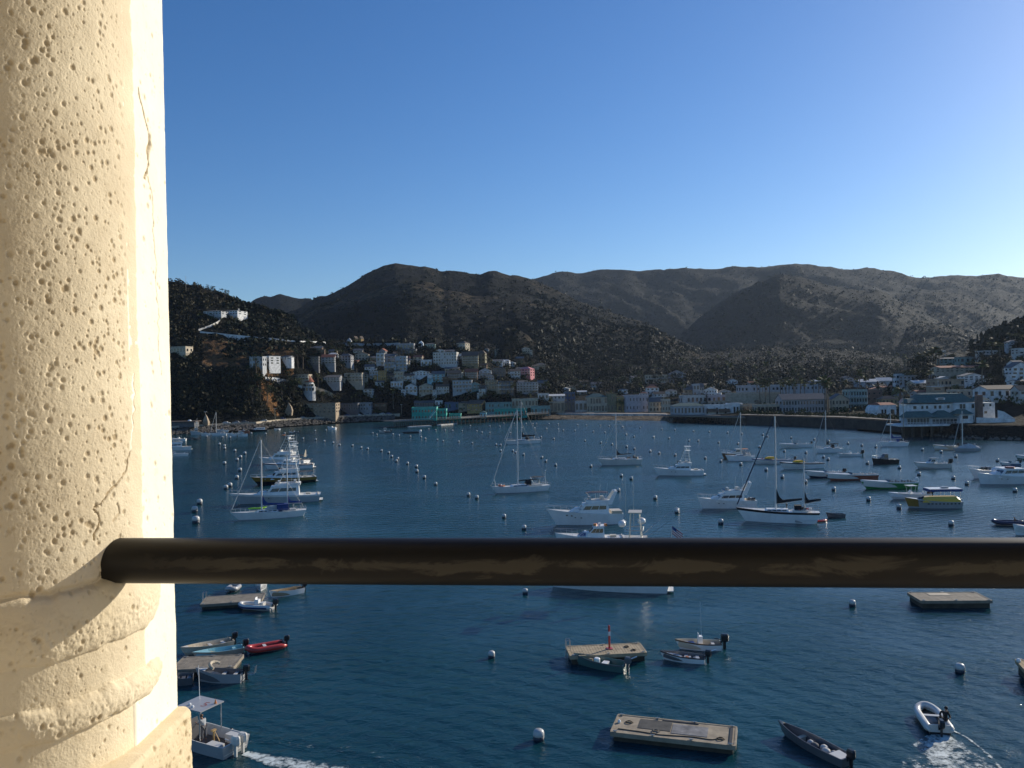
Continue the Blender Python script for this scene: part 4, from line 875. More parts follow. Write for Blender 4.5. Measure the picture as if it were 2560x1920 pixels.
skiff((2069,1294),(2110,1293),'dark grey dinghy floating between the ketch and the yellow tour boat',H=.6,hull_=dict(col='dgrey'),deckc='dgrey',motor=None,seatc='black')
sailboat((2044,1132),(2104,1130),'grey white sailboat with a black sail cover beyond the green hulled boats',H=1.2,masts=((.65,13.4),),cover='black',canvas='black',canv='d',jib='grey',hull_=dict(boot='black'),boomL=.5,top=1.5)
runabout((2099,1141),(2152,1140),'low white fishing skiff with a dark outboard tilted up',H=.7,console=True,motor='black',msize=1.8,seats=2)
runabout((2026,1194),(2108,1192),'navy blue hulled open speedboat behind the orange hulled boat',H=1.2,hull_=dict(col='navy',rake=.2,topstripe='white',boot='black'),seats=6,motors=2)
runabout((2077,1201),(2189,1197),'long speedboat with a rusty orange hull and white deck',H=1.2,hull_=dict(col='rust',rake=.14,topstripe='white',boot='black'),seats=6,motor=None,seatc='offwhite')
t,L,B,pt,H=cruiser((2183,1160),(2243,1158),'small black hulled workboat with a wheelhouse forward',H=1.1,fly=False,canopyc=None,hull_=dict(col='black',rake=.05,flare=.2),cab=(.42,.75),ch=1.5,cabcol='dgrey',plat=False,antenna=1,cat='workboat')
sailboat((2206,1116),(2268,1115),'grey white sloop with a blue sail cover in front of the arched white building',H=1.3,masts=((.66,13.6),),cover='dblue',canvas='dblue',canv='d',jib='grey',hull_=dict(boot='black'),top=1.8,coverh=.6,boomL=.44,jibfull=False)
t,L,B,pt,H=runabout((2166,1222),(2288,1219),'long speedboat with a bright green hull and white deck',H=1.35,hull_=dict(col='green',rake=.13,topstripe='white',boot='black'),seats=8,motor='white',seatc='dgrey')
runabout((2232,1248),(2321,1245),'white centre console boat with a hard top and two black outboards',H=.95,console=True,ttop='offwhite',motors=2,motor='black',msize=1.9,hull_=dict(rake=.14,boot='black'),seats=2,deckc='white')
# yellow semi-submersible tour boat
t,L=place2((2272,1269),(2398,1268),'grey tour boat with a rounded yellow roof and a row of portholes','tour boat','tour_boat'); B=3.0
pt,sh,hf=hull(t,L,B,1.15,1.9,rake=.08,col='grey',boot='black',stripe='grey',transom=.9)
for s in (1,-1): MB().loft([[Vector(pt(f,.15,s))+Vector((0,s*.02,0)),Vector(pt(f,.98,s))+Vector((0,s*.02,0))] for f in (.82,.87,.92,.97,1)],closed=False).build('bow_panel',CM('gold','gel'),t)
MB().loft([[(x,B*.46,1.1),(x,B*.42,1.1+.55*w),(x,B*.2,1.1+.95*w),(x,-B*.2,1.1+.95*w),(x,-B*.42,1.1+.55*w),(x,-B*.46,1.1)] for x,w in ((-L*.47,.7),(-L*.42,1),(L*.1,1),(L*.2,.9),(L*.27,.3))]).build('roof',CM('yellow','gel'),t)
MB().loft([[(x,B*.4,1.2),(x,0,1.3+.7*w),(x,-B*.4,1.2)] for x,w in ((L*.2,1.1),(L*.3,.8),(L*.36,.05))]).build('windscreen',GLASS,t)
for i in range(9):
    for s in (1,-1): MB().box((-L*.43+L*.075*i,s*B*.475,.85),(.3,.12,.22)).build('porthole',GLASS,t)
t,L=place2((2308,1258),(2398,1257),'open water taxi with long white canopy edged in blue behind the tour boat','water taxi','water_taxi')
hull(t,L,2.6,.9,1.3,open_=True,deckc='offwhite',floor=.3)
MB().box((-L*.05,0,2.75),(L*.9,2.7,.1)).build('canopy',CM('white','gel'),t); v=MB()
for s in (1,-1): v.box((-L*.05,s*1.36,2.5),(L*.9,.04,.42))
v.box((L*.405,0,2.5),(.04,2.68,.42)).build('canopy_valance',CM('dblue','cloth'),t); v=MB()
for i in range(4):
    for s in (1,-1): v.tube((-L*.45+L*.27*i,s*1.15,.8),(-L*.45+L*.27*i,s*1.25,2.7),.035,n=5)
v.build('canopy_posts',STEEL,t); MB().box((-L*.1,0,2.95),(1.1,.8,.25)).build('roof_box',CM('grey','gel'),t)
runabout((2296,1171),(2372,1169),'pale grey cabin speedboat with black outboard and long bow sprit',H=1.15,cuddy=True,cabh=.6,motor='black',msize=1.9,hull_=dict(col='offwhite',boot='black',rake=.16),ttop='dgrey')
runabout((2338,1125),(2392,1124),'beige open motorboat left of the tarp covered sailboat',H=1.2,motor='black',hull_=dict(col='cream',boot='black'),seats=4,msize=1.5)
t,L,B,pt,H=sailboat((2389,1129),(2447,1127),'sailboat wholly covered by a blue grey tarpaulin, near the house on stilts',H=.9,masts=((.7,12.5),),cover='navy',jib='grey',boomL=.2,hull_=dict(col='grey',boot='black'),top=.5,nolife=True)
MB().loft([[(x,B*.5*w,.85),(x,0,.95+1.5*w*w),(x,-B*.5*w,.85)] for x,w in ((-L*.5,.55),(-L*.2,.9),(0,1),(L*.25,.75),(L*.52,.05))]).build('tarpaulin',CM('lblue','cloth'),t)
t,L,B,pt,H=cruiser((2451,1210),(2600,1206),'large white trawler yacht carrying a red life raft, cut by the right edge',H=1.5,bowH=2.5,fly=False,canopyc=None,cab=(.3,.76),ch=1.7,hull_=dict(rake=.05,boot='dgrey'),antenna=1,plat=False)
MB().lathe([(.9,0),(1.05,.15),(.9,.32)],(L*.0,0,3.3),14).build('life_raft',CM('rust','gel'),t); fenders(t,[(-L*.0,-B*.5,.8)])
t,L,B,pt,H=cruiser((2436,1196),(2535,1194),'white motorboat with a black kettle and crates on its bow, behind the white trawler yacht',H=1.5,fly=False,canopyc=None,cab=(.1,.5),ch=.9,antenna=0,hull_=dict(rake=.14,boot='black'))
clutter(t,5,L*.1,L*.3,-.6,.6,1.9,('black','brown','dgrey'),.8,seed=9)
runabout((2544,1149),(2600,1149),'dark green hulled boat with white deck at the right edge of the harbour',H=.95,hull_=dict(col='roofgreen',topstripe='white') if 'roofgreen' in C else {},motor=None)
runabout((2505,1166),(2548,1165),'blue and white open boat behind the white trawler yacht',H=.8,hull_=dict(col='blue',topstripe='white'),motor='black',seats=2)
t,L,B=inflatable((2478,1311),(2562,1314),'dark navy inflatable boat with a flag, at the right edge above the handrail',col='navy',B=2.2,rt=.3,motor='black',floorc='grey',msize=1.2)
flag(t,-L/2+.3,.3,.6,2.0,1.1)
pl=Matrix.Translation(t.location)@Matrix.Rotation(t.rotation_euler[2],4,'Z')
person(pl@Vector((-L*.22,.1,.5)),t.rotation_euler[2],'person in a white cap and dark shirt sitting in the navy inflatable boat',SIT,'black','dgrey',cap='white')
runabout((2540,1337),(2620,1338),'white boat bow at the right edge just above the handrail',H=1.1,motor=None,hull_=dict(rake=.1))
# ---------------- near boats and docks, left ----------------
dock([(516,1493),(651,1482),(666,1502),(500,1511)],'grey floating dock with a steel ladder, just under the handrail at left',deckc=(.24,.21,.165),ladder=.4,h=.6)
inflatable((574,1484),(590,1472),'light grey inflatable dinghy with a black outboard behind the upper left dock',col='grey',B=1.6,rt=.26,msize=.8)
skiff((652,1478),(655,1463),'white skiff moored bow towards the viewer at the upper left dock, cut by the handrail',H=.6,hull_=dict(boot='dgrey'),motor=None)
t,L,B,pt,H=skiff((681,1495),(756,1480),'white skiff with yellow oars and orange gear right of the upper left dock',H=.6,hull_=dict(boot='grey'),deckc='tan',seatc='gold',gear=5,gearc=('orange','gold','dblue'))
MB().tube((-1.5,.3,.8),(1.6,.45,.72),.035).tube((-1.4,-.1,.82),(1.5,.2,.75),.035).build('oars',CM('ochre','gel'),t)
inflatable((597,1521),(683,1524),'white inflatable boat with blue trim and console in front of the upper left dock',col='offwhite',col2='dblue',B=1.9,rt=.25,console=True,motor='black',msize=1.1,floorc='grey')
skiff((463,1638),(579,1612),'beige skiff with an open cuddy, uppermost of the three boats above the middle left dock',H=.55,hull_=dict(col='cream'),deckc='cream',seatc='offwhite',gear=4,gearc=('dgrey','black'),bowdeck=.12)
skiff((492,1647),(606,1627),'pale blue skiff between the beige skiff and the red inflatable boat',H=.45,hull_=dict(col='cream'),deckc='aqua',seatc='aqua',bowdeck=.28,seats=2)
inflatable((612,1636),(710,1619),'red inflatable boat with grey seats right of the pale blue skiff',col='red',B=1.65,rt=.24,floorc='dgrey',msize=.9)
dock([(446,1643),(602,1637),(591,1668),(438,1675)],'grey brown floating dock just above the grey boat with a rolled cover',deckc=(.25,.215,.165),h=.7,cleats=3)
t,L,B,pt,H=skiff((500,1703),(607,1702),'grey aluminium boat with a rolled cream cover and stern ladder below the middle left dock',H=.75,hull_=dict(col='grey',boot='dgrey'),deckc='dgrey',seatc='offwhite',gear=4,gearc=('white','grey'),bowdeck=.2)
MB().path([Vector((L*.1+.5*math.sin(a),.65*math.cos(a),1.25+.25*math.sin(a))) for a in np.linspace(0,math.pi,8)],.13,7).build('rolled_cover',CM('cream','cloth'),t)
MB().path([(-L/2-.1,-.5,.4),(-L/2-.9,-.5,.5),(-L/2-1.0,-.5,1.1)],.03).path([(-L/2-.1,-.15,.4),(-L/2-.9,-.15,.5),(-L/2-1.0,-.15,1.1)],.03).build('stern_ladder',STEEL,t)
skiff((430,1712),(482,1706),'dark bow of a skiff showing right beside the column',H=.6,hull_=dict(col='dgrey'),motor=None,deckc='dgrey')
# harbour workboat with the number 5
bw=Wp(430,1845); st=Wp(606,1892); a=math.atan2(bw.y-st.y,bw.x-st.x); st=Wp(588,1884)
L=6.6; mid=st+Vector((math.cos(a),math.sin(a),0))*L/2
t=thing('patrol_boat',mid,'grey open harbour workboat with a roof marked 5 and white outboards, leaving a wake','workboat',None,a)
B=2.4; pt,sh,hf=hull(t,L,B,.85,1.15,rake=.06,flare=.3,transom=.97,col='grey',open_=True,deckc='offwhite',floor=.2,boot=None,n=14)
MB().box((0,0,.24),(L*.7,B*.78,.02)).build('deck_mat',CM('brown','gel'),t)
o=MB().box((-L*.02,0,2.75),(2.3,2.0,.07)).build('roof',CM('grey','gel'),t); 
f=MB()
for x in (-.95,1.0):
    for s in (1,-1): f.tube((x-L*.02,s*.9,.8),(x-L*.02,s*.92,2.72),.035,n=6)
f.build('roof_posts',STEEL,t)
tx=bpy.data.curves.new('number_five','FONT'); tx.body='5'; tx.size=1.0; tx.align_x='CENTER'; tx.align_y='CENTER'; tx.extrude=.004
to=bpy.data.objects.new('number_five',tx); COL.objects.link(to); bpy.context.view_layer.update()
me=bpy.data.meshes.new_from_object(to.evaluated_get(bpy.context.evaluated_depsgraph_get())); bpy.data.objects.remove(to); me.materials.clear(); me.materials.append(CM('rust','gel'))
to=link(me,'number_marking',o); to.location=(-L*.02-.45,0,2.79); to.rotation_euler=(0,0,-a+R(-12)-math.pi/2+math.pi/2)
MB().lathe([(.1,0),(.09,.05),(.02,.28)],(-L*.02-.95,-.45,2.78),10).build('roof_cone',CM('orange','gel'),t)
MB().lathe([(.09,0),(.1,.1),(.04,.16)],(.3,.5,2.78),8).lathe([(.09,0),(.1,.1),(.04,.16)],(-.2,.7,2.78),8).build('roof_lights',CM('white','gel'),t)
MB().tube((.5,-.5,2.78),(.55,-.5,5.1),.02,n=5).build('antenna',CM('white','gel'),t)
MB().box((.6,0,.75),(.5,.9,1.1)).hexa([(.6,-.45,1.3),(.85,-.45,1.3),(.85,.45,1.3),(.6,.45,1.3)],[(.62,-.4,1.65),(.68,-.4,1.65),(.68,.4,1.65),(.62,.4,1.65)]).build('steering_console',CM('dgrey','gel'),t)
MB().tube((-1.35,0,.25),(-1.35,0,1.25),.06).tube((-1.35,0,1.25),(-1.9,0,.55),.04).tube((-1.9,0,.55),(-1.9,.0,.25),.04).box((-1.35,0,1.2),(.2,.3,.12)).build('tow_post',CM('ochre','gel'),t)
MB().box((-L*.36,-.8,.55),(1.1,.55,.55)).box((-L*.36,.8,.55),(1.1,.55,.55)).build('stern_locker',CM('offwhite','gel'),t)
outboard(t,-L/2-.1,.75,1.1,'offwhite',y=.3); outboard(t,-L/2-.1,.75,1.1,'offwhite',y=-.3)
fenders(t,[(L*.05,-B*.52,.5),(-L*.25,-B*.52,.5)])
pl=Matrix.Translation(t.location)@Matrix.Rotation(a,4,'Z')
person(pl@Vector((-.25,-.15,.26)),a,'person in pale blue shirt and dark trousers standing under the workboat roof',dict(STAND,chest=(.1,0,1.26),neck=(.16,0,1.45),head=(.22,0,1.56),elr=(.2,-.3,1.14),wrr=(.45,-.25,1.2),ell=(.2,.3,1.14),wrl=(.45,.25,1.2),shl=(.1,.19,1.38),shr=(.1,-.19,1.38)),'lblue','dgrey')
# ---------------- near boats and docks, centre ----------------
t,Lx,Ly,h=dock([(1422,1615),(1599,1608),(1618,1631),(1418,1642)],'tan slatted floating dock with a leaning ladder and a red post at centre',deckc=(.40,.32,.21),ladder=.5,h=.75)
MB().lathe([(.09,0),(.09,2.0),(.06,2.05)],(.35,.15,h),12).box((.35,.15,h+.03),(.5,.5,.06)).build('red_post',CM('red','gel'),t)
MB().box((.35,.02,h+1.35),(.2,.03,.35)).build('post_sign',CM('white','gel'),t)
rope(t,[(.4,.15,h+1.7),(1.6,.5,h+.7),(2.6,.75,h+.1)],.015,name='post_line'); rope(t,[(1.7,.5,h+.03),(1.9,.2,h+.03),(2.1,.5,h+.03),(1.85,.6,h+.05),(1.8,.2,h+.05),(2.1,.3,h+.04)],.035,name='coiled_rope'); rope(t,[(2.1,-.6,h+.03),(2.3,-.3,h+.03),(2.5,-.6,h+.03),(2.25,-.7,h+.05),(2.2,-.4,h+.04)],.035,name='coiled_rope')
t,L,B,pt,H=skiff((1445,1660),(1561,1677),'dark green skiff with white tanks lying against the front of the centre dock',H=.6,hull_=dict(col='roofgreen',topstripe='dgrey'),deckc='roofgreen',seatc='roofgreen',seats=1,motor='dgrey')
MB().lathe([(.26,0),(.27,.5),(.2,.56)],(L*.08,0,.2),12).box((-L*.1,0,.35),(.5,.7,.3)).build('bait_tank',CM('white','gel'),t); clutter(t,5,L*.18,L*.3,-.3,.3,.35,('tan','olive'),.3)
MB().tube((-L/2-.3,-.1,.9),(-L/2-.95,-.5,1.15),.05).build('tiller',CM('white','metal'),t)
t,L,B,pt,H=skiff((1700,1622),(1801,1622),'white open boat with blue cooler and tall antenna, right of the centre dock',H=.6,hull_=dict(topstripe='brown',boot=None,rake=.13),deckc='cream',seatc='offwhite',seats=2,motor='black',msize=1.25,gear=4,gearc=('red','offwhite','grey'))
MB().box((.0,0,.7),(.4,.5,.9)).box((.15,0,1.25),(.05,.5,.3)).build('steering_console',CM('white','gel'),t); MB().box((.75,0,.35),(.5,.8,.4)).build('cooler',CM('dblue','gel'),t); MB().tube((-.1,.2,1.1),(-.05,.2,4.2),.014,n=5).build('antenna',CM('white','gel'),t)
t,L,B,pt,H=skiff((1660,1648),(1761,1656),'slim white skiff full of gear, lower of the pair right of the centre dock',H=.5,B=1.35,hull_=dict(topstripe='black',boot=None),deckc='dgrey',seatc='grey',seats=3,motor='black',gear=9,gearc=('orange','white','dgrey','lblue'))
MB().tube((-L/2-.3,0,.9),(-L/2-1.0,-.2,1.1),.05).build('tiller',CM('white','metal'),t)
t,Lx,Ly,h=dock([(1548,1787),(1846,1817),(1835,1866),(1523,1829)],'large weathered raft with two dark deck hatches and coiled rope, nearest at the bottom',deckc=(.34,.28,.2),h=.62,planks=False,cleats=4)
MB().box((-Lx*.16,.35,h+.012),(Lx*.27,Ly*.5,.03)).box((Lx*.13,.1,h+.012),(Lx*.29,Ly*.5,.03),1).build('deck_hatch',[mat('dark_hatch',(.07,.065,.055),.7,.6,1.5),mat('grey_hatch',(.22,.21,.2),.6,.6,1.5)],t)
MB().box((Lx*.04,Ly*.42,h+.02),(Lx*.3,.16,.05)).build('black_strip',RUBBER,t); MB().box((Lx*.46,0,h+.03),(.18,Ly*.8,.06)).build('end_bumper',RUBBER,t)
rope(t,[(-Lx*.45,-Ly*.3,h+.03),(-Lx*.25,-Ly*.33,h+.03),(-Lx*.1,-Ly*.37,h+.03),(Lx*.15,-Ly*.3,h+.03),(Lx*.3,-Ly*.33,h+.03),(Lx*.36,-Ly*.25,h+.04)],.03,name='rope')
for cx,cy,c in ((-Lx*.14,-Ly*.22,(.2,.18,.15)),(Lx*.38,-Ly*.25,(.06,.05,.03)),(-Lx*.38,Ly*.1,(.06,.05,.03))):
    rope(t,[(cx+.28*math.cos(q*1.3)*(1-.03*q),cy+.2*math.sin(q*1.3),h+.03+.004*q) for q in range(14)],.022,c,name='coiled_rope')
MB().lathe([(.1,0),(.12,.1),(.05,.2)],(-Lx*.46,Ly*.05,h),10).build('mooring_knob',CM('white','gel'),t)
# ---------------- near boats and docks, right ----------------
t,Lx,Ly,h=dock([(2274,1482),(2443,1480),(2477,1502),(2297,1502)],'brown floating dock with a pale panel on its deck, just under the handrail at right',deckc=(.25,.19,.13),h=.8,cleats=3)
MB().box((-Lx*.1,Ly*.25,h+.02),(Lx*.3,Ly*.3,.04)).build('deck_panel',CM('cream','wall'),t)
t,Lx,Ly,h=dock([(2545,1650),(2640,1655),(2665,1690),(2560,1680)],'corner of a tan floating dock cut off by the right edge',deckc=(.36,.27,.16),h=1.0)
MB().lathe([(.16,0),(.18,.15),(.08,.28)],(-Lx*.47,Ly*.3,h),10).build('mooring_knob',CM('white','gel'),t)
t,L,B,pt,H=skiff((1962,1838),(2118,1915),'dark narrow skiff loaded with white bags and a pale seat at the bottom right',H=.55,B=1.35,hull_=dict(col='dgrey',rake=.12),deckc='dgrey',seatc='cream',seats=2,motor='black',msize=1.0,gear=0,bowdeck=.08)
for i,(x,y,s,c) in enumerate(((-.1,.1,.3,'dgrey'),(.35,-.05,.26,'lblue'),(-.6,-.2,.28,'offwhite'),(-1.0,.1,.3,'offwhite'),(-1.4,-.15,.24,'grey'))): MB().lathe([(s*.6,0),(s,s*.4),(s*.8,s*.9),(s*.3,s*1.2)],(x,y,.18),9).build('gear_bag',CM(c,'cloth'),t,True)
MB().box((-L*.4,0,.5),(.9,1.0,.04)).build('stern_board',CM('offwhite','gel'),t)
ra,rb=Wp(2308,1775),Wp(2352,1845)
t,L,B=inflatable((2309,1777),(2351,1838),'pale grey inflatable boat with a dark interior driving away from the viewer, wake behind it',col='offwhite',B=1.9,rt=.25,floorc='black',motor='black',seat=True,msize=1.0)
pl=Matrix.Translation(t.location)@Matrix.Rotation(t.rotation_euler[2],4,'Z')
person(pl@Vector((-L*.26,-.55,.62)),t.rotation_euler[2],'person dressed in black sitting on the right tube and steering the pale inflatable boat',dict(SIT,chest=(-.02,-.08,.46),neck=(0,-.1,.66),head=(.03,-.1,.79)),'black','black',hair='black',longsleeve=True)
# ---------------- mooring buoys ----------------
def buoy_mesh():
    a=MB().lathe([(.0,1.0),(.12,.995),(.3,.955),(.42,.87),(.49,.72),(.5,.55),(.5,.38)][::-1],n=16).mesh('ball',mat('buoy_white',(.52,.52,.50),.35,.2,3),True)
    b=MB().lathe([(.2,-.25),(.42,-.1),(.495,.1),(.503,.37)],n=16).mesh('dark_band',mat('buoy_dark_band',(.02,.03,.05),.5,.3,3),True)
    c=MB().tube((-.07,0,.98),(-.07,0,1.1),.02,n=5).tube((.07,0,.98),(.07,0,1.1),.02,n=5).tube((-.08,0,1.1),(.08,0,1.1),.02,n=5).mesh('lifting_eye',RUBBER)
    return a,b,c
BM=buoy_mesh()
def buoy(px,py,d,label,group=None,parts=True,dark=.37):
    p=Wp(px,py); t=thing('mooring_buoy',p,label,'buoy',group); d*=.92; t.scale=(d,d,d); t.rotation_euler=(0,0,px)
    link(BM[0],'ball',t); link(BM[1],'dark_band',t)
    if parts: link(BM[2],'lifting_eye',t)
    return t
near=[(2131,1515,.72,'white mooring buoy floating left of the brown dock under the handrail'),(2400,1681,.8,'white mooring buoy below and right, left of the dock corner at the right edge'),(1229,1644,.66,'white mooring buoy alone left of the red post dock'),(1347,1850,.82,'white mooring buoy nearest the viewer, left of the large raft'),(1313,1484,.66,'white mooring buoy directly under the handrail left of the long hidden hull'),
(490,1308,1.45,'lowest of the three big white buoys beside the column'),(487,1280,1.3,'middle of the three big white buoys beside the column'),(499,1261,1.3,'top of the three big white buoys beside the column'),
(1260,1295,.8,'white mooring buoy below the bow of the white sloop'),(1310,1324,.85,'white mooring buoy just above the handrail left of the motor yachts'),
(1802,1310,.95,'white mooring buoy left of the black striped ketch and low near the handrail'),(1692,1283,.85,'white mooring buoy above the small flag'),(2378,1314,.9,'white mooring buoy right of the tour boat, near the handrail')]
for x,y,d,l in near: buoy(x,y,d,l)
g1='white mooring buoys in the left field'; l1='white ball mooring buoy in the left mooring field'
for a,b in [(645,447),(708,467),(712,500),(840,530),(965,562),(912,610),(868,645),(710,690),(905,775),(865,872),(780,970),(728,1000)]:
    buoy(420+a/5.026,1020+b/5.026+4,1.15,'big white ball buoy in the mooring rows between the column and the left yachts','big white buoys beside the left yachts')
for a,b in [(1047,322),(1228,328),(1465,322),(1385,275),(1850,290),(1985,282),(485,362),(683,370),(780,374)]: buoy(420+a/5.026,1020+b/5.026+1,1.0,'small distant white buoy near the rocky left shore','small buoys near the rocky left shore',parts=False)
for a,b in [(430,312),(605,325),(722,348),(845,370),(932,400),(1110,410),(1232,438),(1320,455),(1512,482),(1612,510),(1655,563),(1738,594),(1718,625),(1872,660),(1995,700),(2003,770),(2105,853)]:
    buoy(680+a/5.53,1040+b/5.53+2,.95,'white buoy in the long diagonal row crossing the open water left of centre','diagonal row of white buoys left of centre')
for a,b in [(1390,240),(1447,262),(1672,255),(1755,272),(1910,288),(2060,297),(2117,317)]: buoy(680+a/5.53,1040+b/5.53+1,.9,'white buoy in the row below the green pier','row of buoys below the green pier')
buoy(1089,1213,.85,'white buoy at the lower end of the diagonal row left of centre'); 
for x,y,l in ((1171,1240,'left one of two white buoys close together left of the white sloop'),(1192,1247,'right one of two white buoys close together left of the white sloop')): buoy(x,y,.85,l)
for a,b in [(970,137),(1240,143),(1380,148),(395,185),(492,196),(622,200),(726,205),(856,209),(1060,213),(1130,230),(1238,234),(515,333),(595,350),(810,358),(997,380),(1435,103),(1577,105),(1742,107),(1838,107),(1885,107),(2060,110),(2183,115),(1530,160),(1682,167),(1863,172),(2025,178),(2185,186),(1525,238)]:
    buoy(1000+a/5.53,1040+b/5.53+1,.85,'small distant white buoy off the pier and the beach','distant buoys off the pier and beach',parts=False)
for a,b in [(1327,394),(1388,402),(1390,480),(1557,480),(1595,503),(1707,533),(1958,574),(2015,625),(2150,680),(1700,253),(1848,280),(1948,290),(2125,314)]:
    buoy(1000+a/5.53,1040+b/5.53+2,.85,'white buoy in the rows around the two white sloops in the middle','buoys around the middle sloops')
for a,b in [(1270,207),(1373,210),(1540,213),(1648,219),(1810,230),(2020,238),(1095,270),(1236,273),(1457,285),(1597,297),(1852,323),(1947,347),(2183,350),(1357,397),(1548,419),(1683,440),(1858,468),(1950,495),(2140,520)]:
    buoy(1180+a/4.81,1020+b/4.81+1,.85,'white buoy beyond the cluttered grey sloop in the middle','buoys beyond the cluttered grey sloop',parts=False)
for x,y in ((1477,1168),(1553,1192),(1578,1199),(1546,1229)): buoy(x,y,.85,'white buoy between the grey sloop and the motor yachts','buoys between the grey sloop and the motor yachts')
for a,b in [(238,233),(384,240),(590,254),(765,260),(966,270),(1125,284),(1357,293),(1407,312),(1670,328),(148,322),(320,332),(540,360),(643,362),(867,380),(1083,393),(1320,432),(1595,478),(112,480),(210,500),(388,522),(720,555),(893,590),(1927,345),(2087,367),(1834,493),(2028,543),(2080,570)]:
    buoy(1600+a/4.424,1020+b/4.424+2,.85,'white buoy with a dark band in the right mooring field beyond the ketch','buoys in the right field beyond the ketch',parts=False)
for a,b in [(1113,620),(1393,682),(1573,762),(1830,818),(2142,900),(168,996),(412,1140)]: buoy(1600+a/4.424,1020+b/4.424+3,.9,'white buoy with a dark base around the ketch and white cruisers','buoys around the ketch')
for a,b in [(263,392),(417,415),(572,430),(1088,463),(1295,487),(1458,538),(43,570),(480,612),(833,662),(1050,736),(1430,780),(1580,840),(1918,583),(2113,920),(492,1018),(828,1103)]:
    buoy(2060+a/4.424,1020+b/4.424+2,.9,'white buoy with a dark base among the boats at far right','buoys among the far right boats')
# ---------------- wakes ----------------
def wake(name,label,outer,n=36,thr=.5,sc=2.2,wid=None):
    """foam sheet 4 mm above the water; the strip follows centre line points (px,py,half width in metres)"""
    fm=bpy.data.materials.new(name); fm.use_nodes=True; t=fm.node_tree; b=t.nodes['Principled BSDF']; b.inputs['Base Color'].default_value=(.62,.68,.66,1); b.inputs['Roughness'].default_value=.6
    tc=N(t,'ShaderNodeTexCoord'); a=tn(t,tc,sc,7,.75); d=tn(t,tc,sc*.35,3,.5); at=N(t,'ShaderNodeAttribute',attribute_name='foam')
    f=mth(t,'ADD',mth(t,'MULTIPLY',a.outputs['Fac'],1.0),mth(t,'MULTIPLY',d.outputs['Fac'],.5)); f=mth(t,'ADD',f,mth(t,'MULTIPLY',at.outputs['Fac'],.55))
    t.links.new(mrg(t,f,thr+.52,thr+.74),b.inputs['Alpha'])
    vs=[];fo=[];fs=[]; m=13; q=[(Wp(x,y,.03),w,k) for x,y,w,k in outer]
    pts=[]
    for i in range(n+1):
        u=i/n*(len(q)-1); j=min(int(u),len(q)-2); f_=u-j; pts.append((q[j][0].lerp(q[j+1][0],f_),lerp(q[j][1],q[j+1][1],f_),lerp(q[j][2],q[j+1][2],f_)))
    for i,(p,w_,k) in enumerate(pts):
        d=(pts[min(i+1,n)][0]-pts[max(i-1,0)][0]).normalized(); s=Vector((-d.y,d.x,0))
        for j in range(m):
            a_=2*j/(m-1)-1; vs.append(tuple(p+s*w_*a_)); fo.append(k*(1-abs(a_)**2)-.9*(abs(a_)>.99)); 
    for i in range(n):
        for j in range(m-1): fs.append((i*m+j,i*m+j+1,(i+1)*m+j+1,(i+1)*m+j))
    me=bpy.data.meshes.new(name); me.from_pydata(vs,[],fs); at=me.attributes.new('foam','FLOAT','POINT'); at.data.foreach_set('value',fo); me.materials.append(fm); o=link(me,name); tag(o,label,'foam',kind='stuff'); return o
wake('workboat_wake','white foam trail behind the harbour workboat',[(612,1882,.4,.75),(680,1900,.8,.6),(760,1918,1.1,.52),(900,1945,1.5,.42),(1100,1985,1.8,.3)],thr=.38,sc=2.6)
wake('side_foam','thin foam streaks right of the harbour workboat',[(610,1850,.5,.35),(750,1860,1.0,.32),(900,1885,1.2,.3),(1060,1905,1.2,.3),(1180,1930,1.2,.1)],thr=.50,sc=3.4)
wake('dinghy_wake','broad white wake behind the pale inflatable boat',[(2353,1836,.8,.72),(2362,1870,2.1,.5),(2378,1915,3.4,.42),(2405,1990,4.4,.38)],thr=.375,sc=1.9)
wake('dinghy_wake_arm','thin foam line running right from the pale inflatable boat',[(2362,1815,.12,.9),(2420,1845,.16,.7),(2470,1885,.18,.6),(2510,1930,.2,.5)],thr=.5,sc=3)
